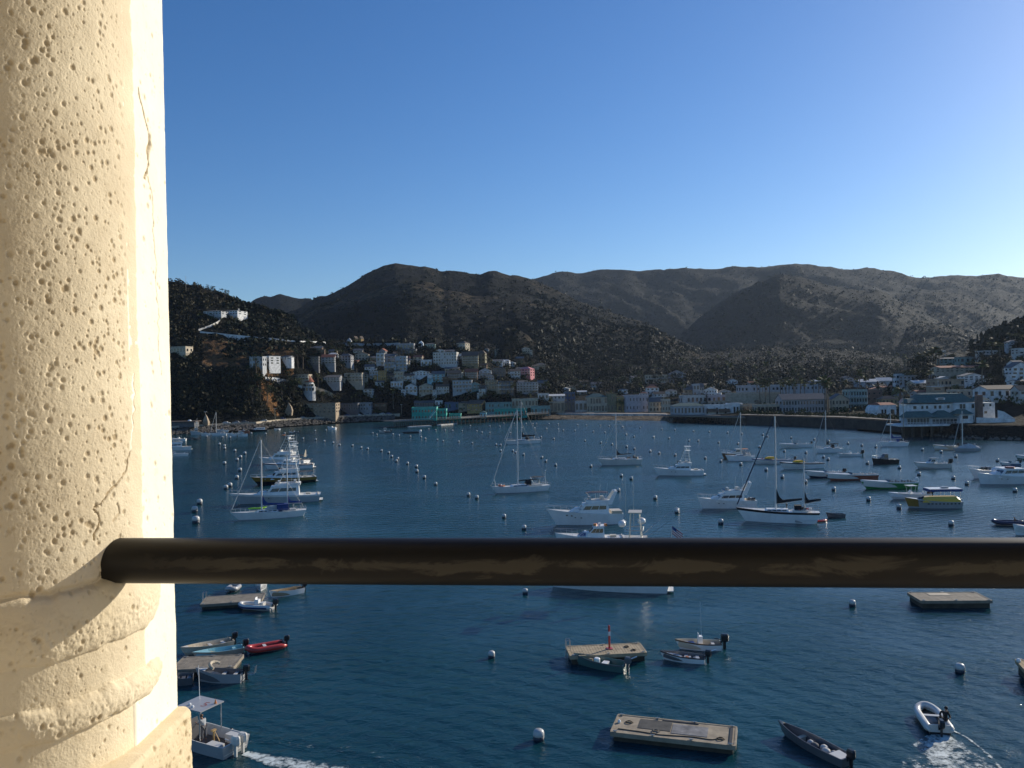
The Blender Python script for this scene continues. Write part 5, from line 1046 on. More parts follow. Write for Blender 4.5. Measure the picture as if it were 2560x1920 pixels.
# ---------------- buildings ----------------
WM={}
BLD=[]
def win(par,c,d,rz=0,name='window'):
    o=link(UB,name,par); o.location=c; o.scale=d; o.rotation_euler=(0,0,rz); return o
def house(x0,x1,yt,yb,wall,roof,kind,fl,cols,rot,label,cat='house',D=None,bal=0,side=2,group=None,ymin=0,Y=None,door=False,chim=False,name=None,wf=.5,wh=.5):
    g=ground_at((x0+x1)/2,yb,ymin)
    if Y: g=Wp((x0+x1)/2,yb) if False else Pt((x0+x1)/2,yb,Y)
    Yd=g.y; a=R(rot); Wd=(x1-x0)*Yd/FPX; 
    if cat=='house' and kind=='flat' and (x1-x0)<34 and int(x0)%9<4: kind='side'; roof=('roofgrey','roofbrown','roofred','roofgrey')[int(x1)%4]
    topz=g.z+(yb-yt)*Yd/FPX; zb=max(g.z,*(ground_z(g.x+k_*Wd*.45,Yd) for k_ in (-1,1))) if not Y else g.z
    zb=min(zb,g.z+(topz-g.z)*.35)
    D_=D or min(max(Wd*.7,5),13); W=max((Wd-D_*abs(math.sin(a)))/math.cos(a),Wd*.45)
    H=topz-zb; g.z=zb; rh=0 if kind=='flat' else min(H*.3,3.4)*(.75 if kind=='hip' else 1); h=H-rh
    ctr=g+Vector((0,D_/2*.9,0)); t=thing(name or {'house':'house','hotel':'hotel'}.get(cat,cat.replace(' ','_')),ctr,label,cat,group,a)
    BLD.append((ctr.x,ctr.y,max(W,D_)*.62))
    z0=-6 if not Y else -.3; mb=MB().box((0,0,(h+z0)/2),(W,D_,h-z0)); 
    if kind=='gable': mb.add([(-W/2,-D_/2,h),(W/2,-D_/2,h),(0,-D_/2,h+rh),(-W/2,D_/2,h),(W/2,D_/2,h),(0,D_/2,h+rh)],[(0,1,2),(4,3,5)])
    if kind=='side': mb.add([(-W/2,-D_/2,h),(-W/2,D_/2,h),(-W/2,0,h+rh),(W/2,-D_/2,h),(W/2,D_/2,h),(W/2,0,h+rh)],[(0,2,1),(3,4,5)])
    mb.build('walls',CM(wall),t)
    rf=MB(); o_=.35
    if kind=='flat': rf.box((0,0,h+.06),(W+.16,D_+.16,.13)); rf.box((0,-D_/2,h+.32),(W+.2,.2,.4),1).box((0,D_/2,h+.32),(W+.2,.2,.4),1).box((-W/2,0,h+.32),(.2,D_-.21,.396),1).box((W/2,0,h+.32),(.2,D_-.21,.396),1)
    elif kind=='gable':
        for s in (1,-1): rf.hexa([(s*(W/2+o_),-D_/2-o_,h-.12*0-.1),(0,-D_/2-o_,h+rh),(0,D_/2+o_,h+rh),(s*(W/2+o_),D_/2+o_,h-.1)][::s],[(s*(W/2+o_),-D_/2-o_,h+.1),(0,-D_/2-o_,h+rh+.2),(0,D_/2+o_,h+rh+.2),(s*(W/2+o_),D_/2+o_,h+.1)][::s])
    elif kind=='side':
        for s in (1,-1): rf.hexa([(-W/2-o_,s*(D_/2+o_),h-.1),(W/2+o_,s*(D_/2+o_),h-.1),(W/2+o_,0,h+rh),(-W/2-o_,0,h+rh)][::-s],[(-W/2-o_,s*(D_/2+o_),h+.1),(W/2+o_,s*(D_/2+o_),h+.1),(W/2+o_,0,h+rh+.2),(-W/2-o_,0,h+rh+.2)][::-s])
    elif kind=='hip':
        i=min(D_/2,W/2)*.8; rf.hexa([(-W/2-o_,-D_/2-o_,h),(W/2+o_,-D_/2-o_,h),(W/2+o_,D_/2+o_,h),(-W/2-o_,D_/2+o_,h)],[(-W/2+i,-D_/2+i,h+rh),(W/2-i,-D_/2+i,h+rh),(W/2-i,D_/2-i,h+rh),(-W/2+i,D_/2-i,h+rh)])
    rf.build('roof',[CM(roof,'roof'),CM(wall)],t)
    rg=random.Random(int(x0*7+yb)); fh=h/fl
    if cols:
        for f in range(fl):
            for c in range(cols):
                if rg.random()<.07: continue
                x=-W/2+W*(c+.5)/cols+rg.uniform(-.05,.05)*W/cols; zc=fh*(f+.52)
                win(t,(x,-D_/2-.01,zc),(W/cols*wf*rg.choice((1,1,.8,1.2)),.09,fh*wh*rg.choice((1,1,1.15))))
            for s in (1,-1):
                for c in range(side):
                    win(t,(s*(W/2+.01),-D_/2+D_*(c+.5)/side,fh*(f+.52)),(.09,D_/side*.4,fh*.45))
    if bal:
        for f in range(1 if fl>1 else 0,fl):
            b=MB().box((0,-D_/2-.55,fh*f),(W*.96,1.1,.16)); b.box((0,-D_/2-1.08,fh*f+.75),(W*.96,.05,.06))
            n=max(int(W/1.3),2)
            for i in range(n+1): b.box((-W*.48+W*.96*i/n,-D_/2-1.08,fh*f+.4),(.08,.08,.7))
            for s in (1,-1): b.box((s*W*.47,-D_/2-.9,fh*(f+.5)),(.14,.14,fh-.2))
            b.build('balcony',CM('white' if wall!='white' else 'offwhite'),t)
    if cat=='house' and W<18 and rg.random()<.65 and fl>1:
        s=rg.choice((-1,1)); aw,ad,ah=W*rg.uniform(.3,.45),D_*.5,h*rg.uniform(.4,.62); ax=s*(W/2+aw*.25); ay=-D_/2-ad*.3
        an=MB().box((ax,ay,(ah-6)/2),(aw,ad,ah+6)).build('annex',CM(wall),t); MB().box((ax,ay,ah+.1),(aw+.3,ad+.3,.22)).build('annex_roof',CM(rg.choice(('roofgrey','roofbrown','roofwhite')),'roof'),an)
        win(t,(ax,ay-ad/2-.02,ah*.55),(aw*.5,.08,ah*.3))
    if chim: MB().box((W*.25,0,h+rh*.6+.5),(.8,.8,1.8)).build('chimney',CM('offwhite'),t)
    return t,W,D_,h,rh
# x0,x1,ytop,ybase,wall,roof,kind,floors,cols,rot,label,cat,opts
HB=[
(508,560,775,793,'lblue','roofgrey','hip',2,6,-8,'shaded left wing of the hilltop mansion','mansion',{}),  # greyer wall colour paints in the shade on this white wing
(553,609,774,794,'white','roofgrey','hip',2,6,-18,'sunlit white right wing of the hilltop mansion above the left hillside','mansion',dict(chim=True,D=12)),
(425,472,868,886,'cream','roofbrown','flat',1,5,-10,'low cream pavilion with a dark flat roof on the left slope beside the column','pavilion',{}),
(624,660,893,918,'lblue','roofgrey','flat',2,5,-6,'shaded low wing left of the white balcony apartments','apartment block',{}),  # shade of the white block's left side put into the wall colour
(652,694,892,921,'white','roofwhite','flat',3,6,-30,'bright white three storey balcony apartments on the left slope','apartment block',dict(bal=1,D=10)),
(690,730,889,905,'white','roofgrey','side',2,5,-10,'white and blue house right of the white balcony apartments','house',dict(bal=1)),
(721,772,938,957,'beige','roofbrown','flat',2,6,0,'beige house with broad flat roofs left of the red cone tower','house',dict(bal=1)),
(764,840,1010,1046,'tan','roofgrey','flat',3,7,0,'large tan stone building with dark openings on the left waterfront','club building',dict(D=14,wf=.45)),
(772,797,893,922,'dgrey','roofgrey','flat',3,3,0,'dark grey house, leftmost of the hillside terraces','house',{}),
(803,837,886,922,'grey','roofred','side',3,4,4,'tall grey house with a dull red roof between two cypress columns','house',dict(bal=1)),
(848,881,884,917,'grey','roofgrey','hip',3,4,-8,'grey house with a sunlit right corner, third on the upper terrace','house',{}),
(888,921,880,904,'cream','roofbrown','gable',2,4,0,'cream gabled house high on the upper terrace','house',{}),
(940,961,884,926,'offwhite','roofwhite','flat',4,2,6,'narrow stacked white house of four floors on the middle terrace','house',dict(bal=1)),
(957,988,885,905,'grey','roofgrey','side',2,3,0,'grey house behind the narrow stacked white house','house',{}),
(961,987,907,932,'grey','roofwhite','flat',2,3,0,'grey flat roofed house right below the narrow stacked white house','house',dict(bal=1)),
(989,1017,892,928,'lblue','roofwhite','flat',4,3,0,'pale blue stepped house with white balconies','house',dict(bal=1)),
(1052,1079,901,914,'white','roofwhite','flat',1,3,0,'small white flat roofed house standing alone amid dark trees','house',{}),
(1083,1145,882,920,'offwhite','roofgrey','flat',4,9,-4,'biggest pale apartment block with four rows of dark windows','apartment block',dict(D=13)),
(1112,1148,918,930,'beige','roofgrey','side',1,4,0,'low beige house tucked under the biggest pale apartment block','house',{}),
(1155,1196,879,920,'olive','roofbrown','side',4,5,0,'dark olive house with long balconies right of the biggest apartment block','house',dict(bal=1)),
(1194,1217,876,918,'olive','roofbrown','hip',3,2,-14,'tall olive brown house with a lit eave at the terrace end','house',{}),
(1231,1257,899,914,'white','roofgrey','side',1,3,0,'white cottage left of the sunlit white tower','house',{}),
(991,1035,860,874,'grey','roofwhite','flat',1,5,0,'long grey house with white chimneys at the ridge left of the white cupola','house',dict(chim=True)),
(1062,1088,858,870,'lteal','roofgrey','hip',1,4,0,'low teal house on the ridge right of the white cupola','house',{}),
(1141,1174,853,875,'cream','roofbrown','hip',2,3,-25,'cream villa with a sunlit right side standing highest on the ridge','villa',dict(bal=1)),
(996,1040,874,886,'dgrey','roofgrey','flat',1,5,0,'dark grey house below the long grey ridge house','house',{}),
(802,850,938,966,'grey','roofgrey','side',3,6,0,'grey villa with stepped balconies right of the red cone tower','villa',dict(bal=1)),
(862,906,934,965,'beige','roofgrey','flat',3,5,0,'greyish beige house behind a tall flagpole','house',dict(bal=1)),
(912,936,911,931,'white','roofgrey','flat',2,3,0,'small white house with a blue shadowed porch','house',{}),
(924,945,929,949,'lblue','roofwhite','flat',2,3,0,'pale blue house left of the ochre timber house','house',{}),
(941,966,928,953,'ochre','roofbrown','flat',3,4,0,'ochre timber fronted house on the terraces','house',{}),
(938,960,952,965,'white','roofwhite','flat',1,2,0,'white basement level house below the ochre timber house','house',{}),
(966,985,933,952,'dgrey','roofgrey','flat',2,3,0,'dark narrow house right of the ochre timber house','house',{}),
(985,1009,930,953,'cream','roofwhite','flat',2,3,0,'cream square house with two big windows','house',{}),
(1009,1033,934,953,'offwhite','roofgrey','flat',2,2,0,'off white house with a domed chimney','house',dict(chim=True)),
(1032,1074,926,946,'white','roofgrey','gable',2,5,0,'broad white gabled house on the middle terrace','house',{}),
(1080,1112,928,954,'aqua','roofgrey','side',3,3,0,'pale aqua house with white balconies','house',dict(bal=1)),
(1118,1152,926,952,'brown','roofbrown','side',3,4,0,'brown house with three floors left of the small lit stair tower','house',dict(bal=1)),
(1153,1159,932,950,'cream','roofwhite','flat',2,1,-20,'slim sunlit cream stair tower between two brown houses','tower',dict(D=3,side=0)),
(1163,1194,922,953,'wood','roofbrown','flat',4,4,0,'dark brown four storey house with timber balconies','house',dict(bal=1)),
(1198,1229,920,946,'offwhite','roofgrey','gable',3,3,0,'off white gabled house on tall posts','house',dict(bal=1)),
(1232,1264,921,947,'dgrey','roofgrey','flat',3,4,0,'dark grey house left of the white house beside the pink one','house',{}),
(1270,1301,923,946,'white','roofwhite','flat',2,4,0,'white house with two window bands left of the pink house','house',dict(bal=1)),
(1298,1337,917,947,'pink','pink','hip',3,4,-24,'bright pink house with white balconies and a sunlit right side','house',dict(bal=1,D=9)),
(977,1007,955,970,'white','roofwhite','flat',1,4,0,'white house with a long balcony above the green pier','house',dict(bal=1)),
(1013,1043,959,985,'white','roofgrey','gable',2,3,0,'white gabled cottage, leftmost of the lower gabled row','house',dict(bal=1)),
(1048,1083,958,986,'cream','roofgrey','gable',2,4,0,'cream gabled cottage, second in the lower row','house',dict(bal=1)),
(1090,1123,960,984,'offwhite','roofbrown','side',2,5,0,'off white cottage with a brown roof, third in the lower row','house',dict(bal=1)),
(1132,1180,952,983,'lblue','roofgrey','flat',3,6,0,'blue grey balcony house of three floors in the lower row','house',dict(bal=1)),
(1174,1201,955,978,'lteal','roofgrey','gable',2,3,0,'teal gabled house with white trim in the lower row','house',dict(bal=1)),
(1198,1217,963,992,'offwhite','roofwhite','flat',3,2,-12,'narrow house with sunlit white balconies in the lower row','house',dict(bal=1)),
(1213,1244,952,976,'tan','roofbrown','flat',2,4,0,'tan house behind shrubs right of the narrow lit house','house',{}),
(1246,1284,954,984,'dgrey','roofgrey','flat',3,4,0,'dark teal grey house left of the long balcony hotel','house',dict(bal=1)),
(1292,1346,957,986,'grey','roofgrey','flat',4,7,0,'long grey hotel with horizontal balcony bands','hotel',dict(bal=1,D=11)),
(1344,1368,951,977,'lblue','roofgrey','flat',3,3,0,'pale blue house right of the long grey balcony hotel','house',{}),
(1362,1380,949,960,'white','roofwhite','flat',1,3,0,'small white house with a lit terrace right of the pale blue house','house',{}),
(848,895,1010,1034,'dgrey','roofgrey','flat',2,8,0,'dark grey shed row with small windows on the left waterfront','shop',{}),
(895,928,1008,1036,'grey','roofgrey','flat',2,5,0,'grey two storey shop left of the red lit canopies','shop',{}),
(925,966,1009,1022,'brown','roofred','flat',1,4,0,'low shop under sunlit red canopies','shop',{}),
(1036,1088,1002,1024,'dgrey','roofgrey','side',2,8,0,'long dark blue grey shop front behind the green pier building','shop',{}),
(1088,1106,1003,1016,'white','roofwhite','flat',1,2,0,'small white shop with dark doorway behind the pier','shop',{}),
(1112,1146,1007,1026,'blue','roofgrey','flat',1,4,0,'blue grey shop with a plain wall behind the pier','shop',{}),
(1146,1175,1003,1028,'tan','roofbrown','hip',2,3,0,'tan hip roofed kiosk left of the ochre pavilion','shop',{}),
(1168,1216,1001,1032,'ochre','roofbrown','side',2,4,-16,'ochre pavilion with a broad roof and sunlit right wall at the pier root','pavilion',dict(D=11)),
(1214,1280,1008,1034,'lteal','roofgrey','flat',2,9,0,'long teal shop building behind the pier','shop',{}),
(1280,1345,998,1020,'beige','roofwhite','flat',1,8,0,'long beige shop with a white parapet at the head of the pier','shop',{}),
(1345,1372,985,1002,'offwhite','roofwhite','flat',1,3,0,'off white block under the palms behind the pier head','shop',{}),
(1366,1412,986,1004,'lblue','roofwhite','side',1,5,0,'pale blue curved roofed building at the left end of the beach','shop',{}),
(1410,1438,982,1008,'blue','roofwhite','flat',2,3,0,'blue fronted shop with white pilasters at the beach','shop',{}),
(1374,1412,1006,1031,'tan','roofwhite','flat',1,4,0,'shop with a dark arcade and white roof edge, left end of the beach front','shop',dict(wf=.7,wh=.7)),
(1412,1438,1004,1031,'dgrey','roofgrey','flat',1,3,0,'dark arcaded shop, second on the beach front','shop',dict(wf=.7,wh=.7)),
(1437,1468,1004,1030,'offwhite','roofwhite','flat',1,3,0,'off white arcaded shop with a pale roof left of the grey colonnade','shop',dict(wf=.7,wh=.6)),
(1468,1518,984,1031,'beige','roofgreen','hip',2,7,0,'two storey colonnade building with a dark hip roof at the beach centre','hotel',dict(D=12,wf=.55,wh=.6)),
(1518,1544,985,1030,'olive','roofred','flat',2,3,0,'olive building with a lit peach top behind a date palm','shop',{}),
(1543,1568,993,1030,'ochre','roofwhite','flat',2,2,0,'yellowish shop right of the date palm on the beach front','shop',{}),
(1564,1622,989,1030,'lav','roofwhite','flat',2,7,0,'lavender hotel with small dark windows on the beach front','hotel',dict(wf=.3,wh=.35)),
(1624,1656,994,1030,'beige','roofgrey','side',2,4,0,'beige colonnaded shop right of the lavender hotel','shop',{}),
(1656,1676,1000,1030,'cream','roofwhite','flat',2,3,0,'cream narrow shop with lit columns right of the lavender hotel','shop',{}),
(1614,1672,938,966,'beige','roofred','flat',3,8,-6,'terraced beige hotel with rounded chimneys on the slope behind the beach','hotel',dict(bal=1,D=14)),
(1676,1714,926,958,'grey','roofgrey','gable',3,5,0,'tall grey hillside hotel right of the terraced beige hotel','hotel',{}),
(1711,1731,967,994,'tan','roofwhite','flat',2,2,0,'tan square house left of the pale blue house with two gables','house',{}),
(1733,1750,961,994,'lblue','roofwhite','flat',2,2,0,'pale blue house with an olive lower wall','house',{}),
(1749,1760,959,992,'lblue','roofgrey','flat',3,2,0,'narrow pale blue house with tall windows','house',{}),
(1760,1800,968,992,'white','roofgrey','gable',2,5,-18,'white ornate house with sunlit turrets','house',dict(chim=True)),
(1800,1828,974,988,'lblue','roofgrey','gable',1,3,0,'pale blue gabled house left of the long beige wall building','house',{}),
(1706,1768,990,1010,'offwhite','roofwhite','flat',1,6,0,'off white flat building with a dark blue lower storey','shop',{}),
(1768,1826,989,1010,'lav','roofwhite','flat',1,5,0,'long lavender grey shop below the sunlit turrets','shop',{}),
(1826,1950,983,1012,'beige','roofwhite','flat',1,0,0,'very long blank beige wall building behind the white restaurant','warehouse',dict(D=14)),
(1852,2064,963,997,'lblue','roofwhite','flat',2,22,0,'long white hotel with a row of square windows behind the palms','hotel',dict(D=13,wf=.42,wh=.35)),
(1956,2066,985,1032,'grey','roofgrey','side',2,15,0,'long grey two storey inn with a dark shingle roof','hotel',dict(D=12)),
(2080,2122,985,1030,'beige','roofgrey','gable',2,5,0,'grey beige gabled inn with an arched porch','hotel',{}),
(2120,2168,976,1026,'lteal','roofwhite','flat',3,7,0,'pale green balconied hotel right of the gabled inn','hotel',dict(bal=1)),
(2166,2206,977,1022,'brick','roofgrey','flat',3,3,0,'brick building with small white windows right of the pale green hotel','hotel',dict(wf=.3,wh=.3)),
(2204,2244,990,1030,'olive','roofbrown','hip',2,4,0,'dark olive house behind the arched white building','house',{}),
(2148,2196,948,973,'lblue','roofwhite','side',1,0,0,'left of the three long pale warehouse roofs','warehouse',{}),
(2196,2242,944,972,'offwhite','roofwhite','side',1,0,0,'middle of the three long pale warehouse roofs','warehouse',{}),
(2240,2268,936,968,'white','roofwhite','flat',2,3,0,'white block, highest of the pale warehouse buildings','warehouse',{}),
(2268,2330,940,968,'grey','roofgrey','flat',3,7,0,'grey apartment block with small windows under a row of palms','apartment block',{}),
(2358,2402,893,915,'lteal','roofgrey','hip',2,4,0,'pale teal house with a dark roof on the right hill','house',{}),
(2400,2438,894,914,'lteal','roofgrey','flat',1,3,0,'pale teal annex right of the teal hill house','house',{}),
(2350,2458,914,938,'beige','roofred','side',2,9,0,'long beige building with a low brown roof on the right hill','apartment block',dict(D=11,wh=.3)),
(2410,2461,933,968,'white','roofgrey','gable',3,4,-4,'white gabled house with a blue balcony on the right hill','house',{}),
(2340,2410,950,985,'tan','roofgrey','flat',2,7,0,'tan house with white posts below the long beige building','house',dict(bal=1)),
(2330,2345,955,978,'lblue','roofwhite','flat',2,1,0,'small pale blue house beside a white pole','house',{}),
(2468,2546,964,1002,'white','roofbrown','side',1,4,0,'white house with arched windows and a long brown roof','house',dict(D=12,wf=.4)),
(2548,2600,964,1005,'offwhite','roofbrown','side',2,3,0,'off white house behind a date palm at the right edge','house',{}),
(2530,2575,905,952,'white','roofgrey','gable',3,3,0,'white gabled house with tall windows at the right edge','house',{}),
(2524,2556,850,872,'lblue','roofgrey','gable',2,3,0,'blue grey gabled house high on the right hill','house',{}),
(2455,2500,878,888,'offwhite','roofwhite','flat',1,5,0,'low white house under two tall palms on the right hill','house',{}),
(2546,2590,872,890,'offwhite','roofwhite','flat',2,3,0,'white terraces at the right edge below the blue grey gabled house','house',{}),
(2320,2390,984,1003,'cream','roofwhite','flat',1,6,0,'cream building with a white terrace behind the house on stilts','house',{}),
(2390,2455,976,1000,'beige','roofwhite','flat',1,7,0,'beige terrace building directly behind the green roof of the house on stilts','house',{}),
]
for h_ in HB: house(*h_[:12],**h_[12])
def at_ground(px,py,ymin=0): return ground_at(px,py,ymin)
# tower with the red cone roof
g=at_ground(772,980); s=g.y/FPX; t=thing('cone_tower',g,'round white tower with a red cone roof above the left waterfront','tower')
MB().lathe([(17*s,-6),(17*s,14*s),(15*s,14*s)],n=16).build('base',CM('lblue'),t); MB().lathe([(14*s,14*s),(14*s,20*s),(12*s,20.5*s),(11*s,26*s)],n=16).build('drum',CM('white'),t)
MB().lathe([(14.5*s,25*s),(13*s,27*s),(.3*s,45*s)],n=16).build('cone_roof',CM('roofred','roof'),t)
for i in range(7): a=R(-150+20*i); win(t,(14*s*math.cos(a),14*s*math.sin(a),17*s),(.9,.9,1.6),a)
for i in range(5): a=R(-140+25*i); win(t,(17*s*math.cos(a),17*s*math.sin(a),7*s),(1,1,2),a)
MB().box((-16*s,2,4*s),(14*s,5,14*s)).build('wing',CM('white'),t)
def wallrun(pts,h,th,m,label,name='retaining_wall',cat='wall',ext=3,lift=0):
    P=[at_ground(*p) for p in pts]; mb=MB(); o=P[0]
    for a,b in zip(P,P[1:]):
        n=(b-a); n.z=0; n=Vector((-n.y,n.x,0)).normalized()*th/2
        mb.hexa([tuple(x) for x in (a-n-o-Vector((0,0,ext)),b-n-o-Vector((0,0,ext)),b+n-o-Vector((0,0,ext)),a+n-o-Vector((0,0,ext)))],[tuple(x) for x in (a-n-o+Vector((0,0,h)),b-n-o+Vector((0,0,h)),b+n-o+Vector((0,0,h)),a+n-o+Vector((0,0,h)))])
    t=mb.build(name,m,loc=o); return tag(t,label,cat)
wallrun([(500,832),(560,838),(640,846),(700,851),(735,855),(790,857),(815,858)],1.1,.4,CM('white'),'long white roadside wall crossing the left hill','roadside_wall')
wallrun([(838,863),(900,865),(960,865),(1000,863)],2.2,.5,CM('lblue'),'pale blue white wall along the ridge above the terraces','roadside_wall')
wallrun([(496,828),(525,818),(545,808),(556,796)],1.5,.3,CM('offwhite'),'zigzag white stair wall climbing to the hilltop mansion','stair_wall')
wallrun([(663,948),(690,950),(720,956),(745,966),(757,972)],1.6,.4,CM('white'),'white wall descending to the red cone tower','retaining_wall')
wallrun([(790,976),(815,984),(832,992)],2.5,.5,CM('tan'),'tan stone wall stepping down right of the red cone tower','retaining_wall')
for x0,x1,yt,yb,c,l in ((1257,1262,898,914,'white','slim sunlit white tower between two terraces'),(1047,1059,852,866,'white','white cupola lit by the sun on the ridge'),(868,879,845,860,'lblue','white arch with a sunlit knob on the ridge wall')):
    g=at_ground((x0+x1)/2,yb); s=g.y/FPX; W=(x1-x0)*s; t=thing('tower',g,l,'tower'); H=(yb-yt)*s
    MB().box((0,0,H*.3-1.5),(W,W,H*.6+3)).build('shaft',CM(c),t); MB().lathe([(W*.45,H*.6),(W*.42,H*.75),(W*.2,H*.88),(W*.05,H)],n=10).build('dome',CM(c),t); win(t,(0,-W/2-.01,H*.3),(W*.3,.08,H*.3))
for x,l in ((889,'left sunlit orange gable behind the ridge wall'),(903,'right sunlit orange gable behind the ridge wall')):
    g=at_ground(x,853); s=g.y/FPX; t=thing('house',g,l,'house',None,R(-35)); MB().box((0,0,2*s),(9*s,9*s,8*s)).add([(-4.5*s,-4.5*s,6*s),(4.5*s,-4.5*s,6*s),(0,-4.5*s,12*s),(-4.5*s,4.5*s,6*s),(4.5*s,4.5*s,6*s),(0,4.5*s,12*s)],[(0,1,2),(4,3,5)]).build('walls',CM('ochre'),t)
    MB().hexa([(-5*s,-5*s,5.5*s),(-5*s,5*s,5.5*s),(0,5*s,12.2*s),(0,-5*s,12.2*s)],[(-5*s,-5*s,6*s),(-5*s,5*s,6*s),(0,5*s,12.7*s),(0,-5*s,12.7*s)]).hexa([(5*s,5*s,5.5*s),(5*s,-5*s,5.5*s),(0,-5*s,12.2*s),(0,5*s,12.2*s)],[(5*s,5*s,6*s),(5*s,-5*s,6*s),(0,-5*s,12.7*s),(0,5*s,12.7*s)]).build('roof',CM('roofbrown','roof'),t)
# ---- green pier ----
PL=[Wp(x,y) for x,y in ((986,1069),(1120,1062),(1250,1054),(1372,1046))]
pm=mat('pier_timber',(.075,.06,.045),.9,.4,1.5); dk=mat('pier_deck',(.2,.17,.13),.9,.3,1)
t=thing('pier',PL[0],'long timber pleasure pier on dark piles with green buildings','pier'); o=PL[0]; mb=MB(); pz=3.6
for a,b in zip(PL,PL[1:]):
    n=(b-a).normalized(); s_=Vector((-n.y,n.x,0)); mb.hexa([tuple(a-o+Vector((0,0,pz-.5))),tuple(b-o+Vector((0,0,pz-.5))),tuple(b-o+s_*16+Vector((0,0,pz-.5))),tuple(a-o+s_*16+Vector((0,0,pz-.5)))],[tuple(a-o+Vector((0,0,pz))),tuple(b-o+Vector((0,0,pz))),tuple(b-o+s_*16+Vector((0,0,pz))),tuple(a-o+s_*16+Vector((0,0,pz)))])
mb.build('deck',dk,t)
n=42; rg=random.Random(3)
for i in range(n):
    u=i/(n-1)*3; j=min(int(u),2); a=PL[j].lerp(PL[j+1],u-j)-o
    for q,off in enumerate((.4,9)): 
        MB().tube((a.x,a.y+off,-3),(a.x,a.y+off,pz-.5),.24,n=6).build('pile',pm,t)
rl=MB(); 
for a,b in zip(PL,PL[1:]): rl.tube(a-o+Vector((0,.3,pz+1)),b-o+Vector((0,.3,pz+1)),.05,n=4); rl.tube(a-o+Vector((0,.3,pz+.55)),b-o+Vector((0,.3,pz+.55)),.04,n=4)
for i in range(60):
    u=i/59*3; j=min(int(u),2); a=PL[j].lerp(PL[j+1],u-j)-o; rl.tube(a+Vector((0,.3,pz)),a+Vector((0,.3,pz+1)),.05,n=4)
rl.build('railing',CM('offwhite'),t)
def onpier(x0,x1,yt,yb,wall,roof,kind,fl,cols,label,dy=4,**k):
    c=Wp((x0+x1)/2,0+np.interp((x0+x1)/2,[986,1120,1250,1372],[1069,1062,1054,1046]))
    return house(x0,x1,yt,yb,wall,roof,kind,fl,cols,0,label,'pier building',Y=c.y+dy,D=k.pop('D',7),**k)
WS=[]
onpier(1030,1092,1020,1051,'teal','roofwhite','flat',2,8,'two storey bright green pier building with an open upper deck',D=9,wh=.35)
onpier(1092,1116,1024,1050,'teal','roofwhite','flat',2,3,'right end block of the bright green pier building with a staircase',D=8)
onpier(1123,1152,1036,1050,'teal','roofwhite','flat',1,5,'low bright green stall on the pier deck')
onpier(1200,1216,1028,1046,'aqua','roofgreen','hip',1,2,'small aqua ticket booth on the pier')
onpier(1236,1318,1024,1044,'teal','roofgrey','flat',1,10,'long low green pier cafe',D=8,dy=9)
onpier(1328,1376,1017,1042,'lteal','roofgrey','flat',1,6,'green restaurant with a wide flat roof at the shore end of the pier',D=9,dy=8)
t=thing('pier_stairs',Pt(1080,1050,PL[0].y+1),'pale green outside stairs on the front of the bright green pier building','stairs'); q=PL[0].y/FPX
mb=MB(); 
for k_ in range(9): mb.box((-8*q+2*q*k_,0,3*q+2.2*q*k_),(2.4*q,1,.25))
mb.tube((-8*q,-.5,7*q),(8*q,-.5,25*q),.12,n=4); mb.tube((-8*q,-.5,3*q),(8*q,-.5,21*q),.14,n=4); mb.build('flight',CM('aqua'),t)
for a,b,l in (((1022,1069),(1076,1066),'left grey landing float under the green pier'),((1098,1064),(1140,1060),'right pale landing float under the green pier')):
    A=Wp(*a);B_=Wp(*b); d=B_-A; t=thing('landing_float',(A+B_)/2,l,'float',None,math.atan2(d.y,d.x)); MB().box((0,0,.3),(d.length,3,.7)).build('deck',CM('offwhite'),t); MB().box((0,0,-.1),(d.length-.4,2.6,.5)).build('pontoon',pm,t)
A=Wp(1088,1062); t=thing('gangway',A+Vector((0,2,.6)),'sloping gangway between the pier and its right landing float','gangway'); MB().hexa([(0,0,0),(0,1.6,0),(-9,1.6,3),(-9,0,3)],[(0,0,.2),(0,1.6,.2),(-9,1.6,3.2),(-9,0,3.2)]).tube((0,0,1),(-9,0,4.1),.05,n=4).build('ramp',CM('beige'),t)
# ---- dark platform restaurants right of the beach ----
A,B_=Wp(1668,1055),Wp(1862,1061); d=B_-A; t=thing('platform',A,'long dark timber platform on close set piles right of the beach','platform',None,math.atan2(d.y,d.x)); L_=d.length
MB().box((L_/2,8,3.5),(L_,16,.5)).build('deck',dk,t); MB().box((L_/2,1.5,1.2),(L_,.4,4.1)).build('pile_wall',pm,t)
for i in range(34): MB().tube((L_*i/33,.4,-3),(L_*i/33,.4,3.3),.25,n=6).build('pile',pm,t)
MB().box((L_/2,.2,4.1),(L_,.1,.7)).build('railing',CM('dgrey'),t)
Yp=A.y+3
house(1684,1762,1008,1038,'lblue','roofgreen','hip',1,9,0,'blue grey hip roofed restaurant on the left end of the dark platform','restaurant',Y=Yp,D=10)
house(1757,1826,1014,1041,'white','roofwhite','flat',1,3,0,'white restaurant with two dark red awnings on the platform','restaurant',Y=Yp+1,D=9,wf=.2)
house(1824,1856,1010,1041,'white','roofwhite','flat',1,4,0,'white entrance block right of the dark red awnings','restaurant',Y=Yp+.5,D=9)
house(1856,1892,1013,1036,'tan','roofwhite','flat',1,4,0,'tan arcade right of the white platform restaurant','restaurant',Y=Yp-4,D=9,wf=.7)
house(1892,1950,1013,1034,'beige','roofwhite','flat',1,6,0,'beige arcade with dark openings left of the grey inn','restaurant',D=9,wf=.7)
house(1826,1860,995,1010,'brown','roofred','hip',1,2,0,'small pavilion with a rust red tent roof behind the platform','pavilion',D=9)
house(1776,1832,1004,1016,'beige','roofred','flat',1,5,0,'low roof terrace building behind the red awnings','restaurant',D=8)
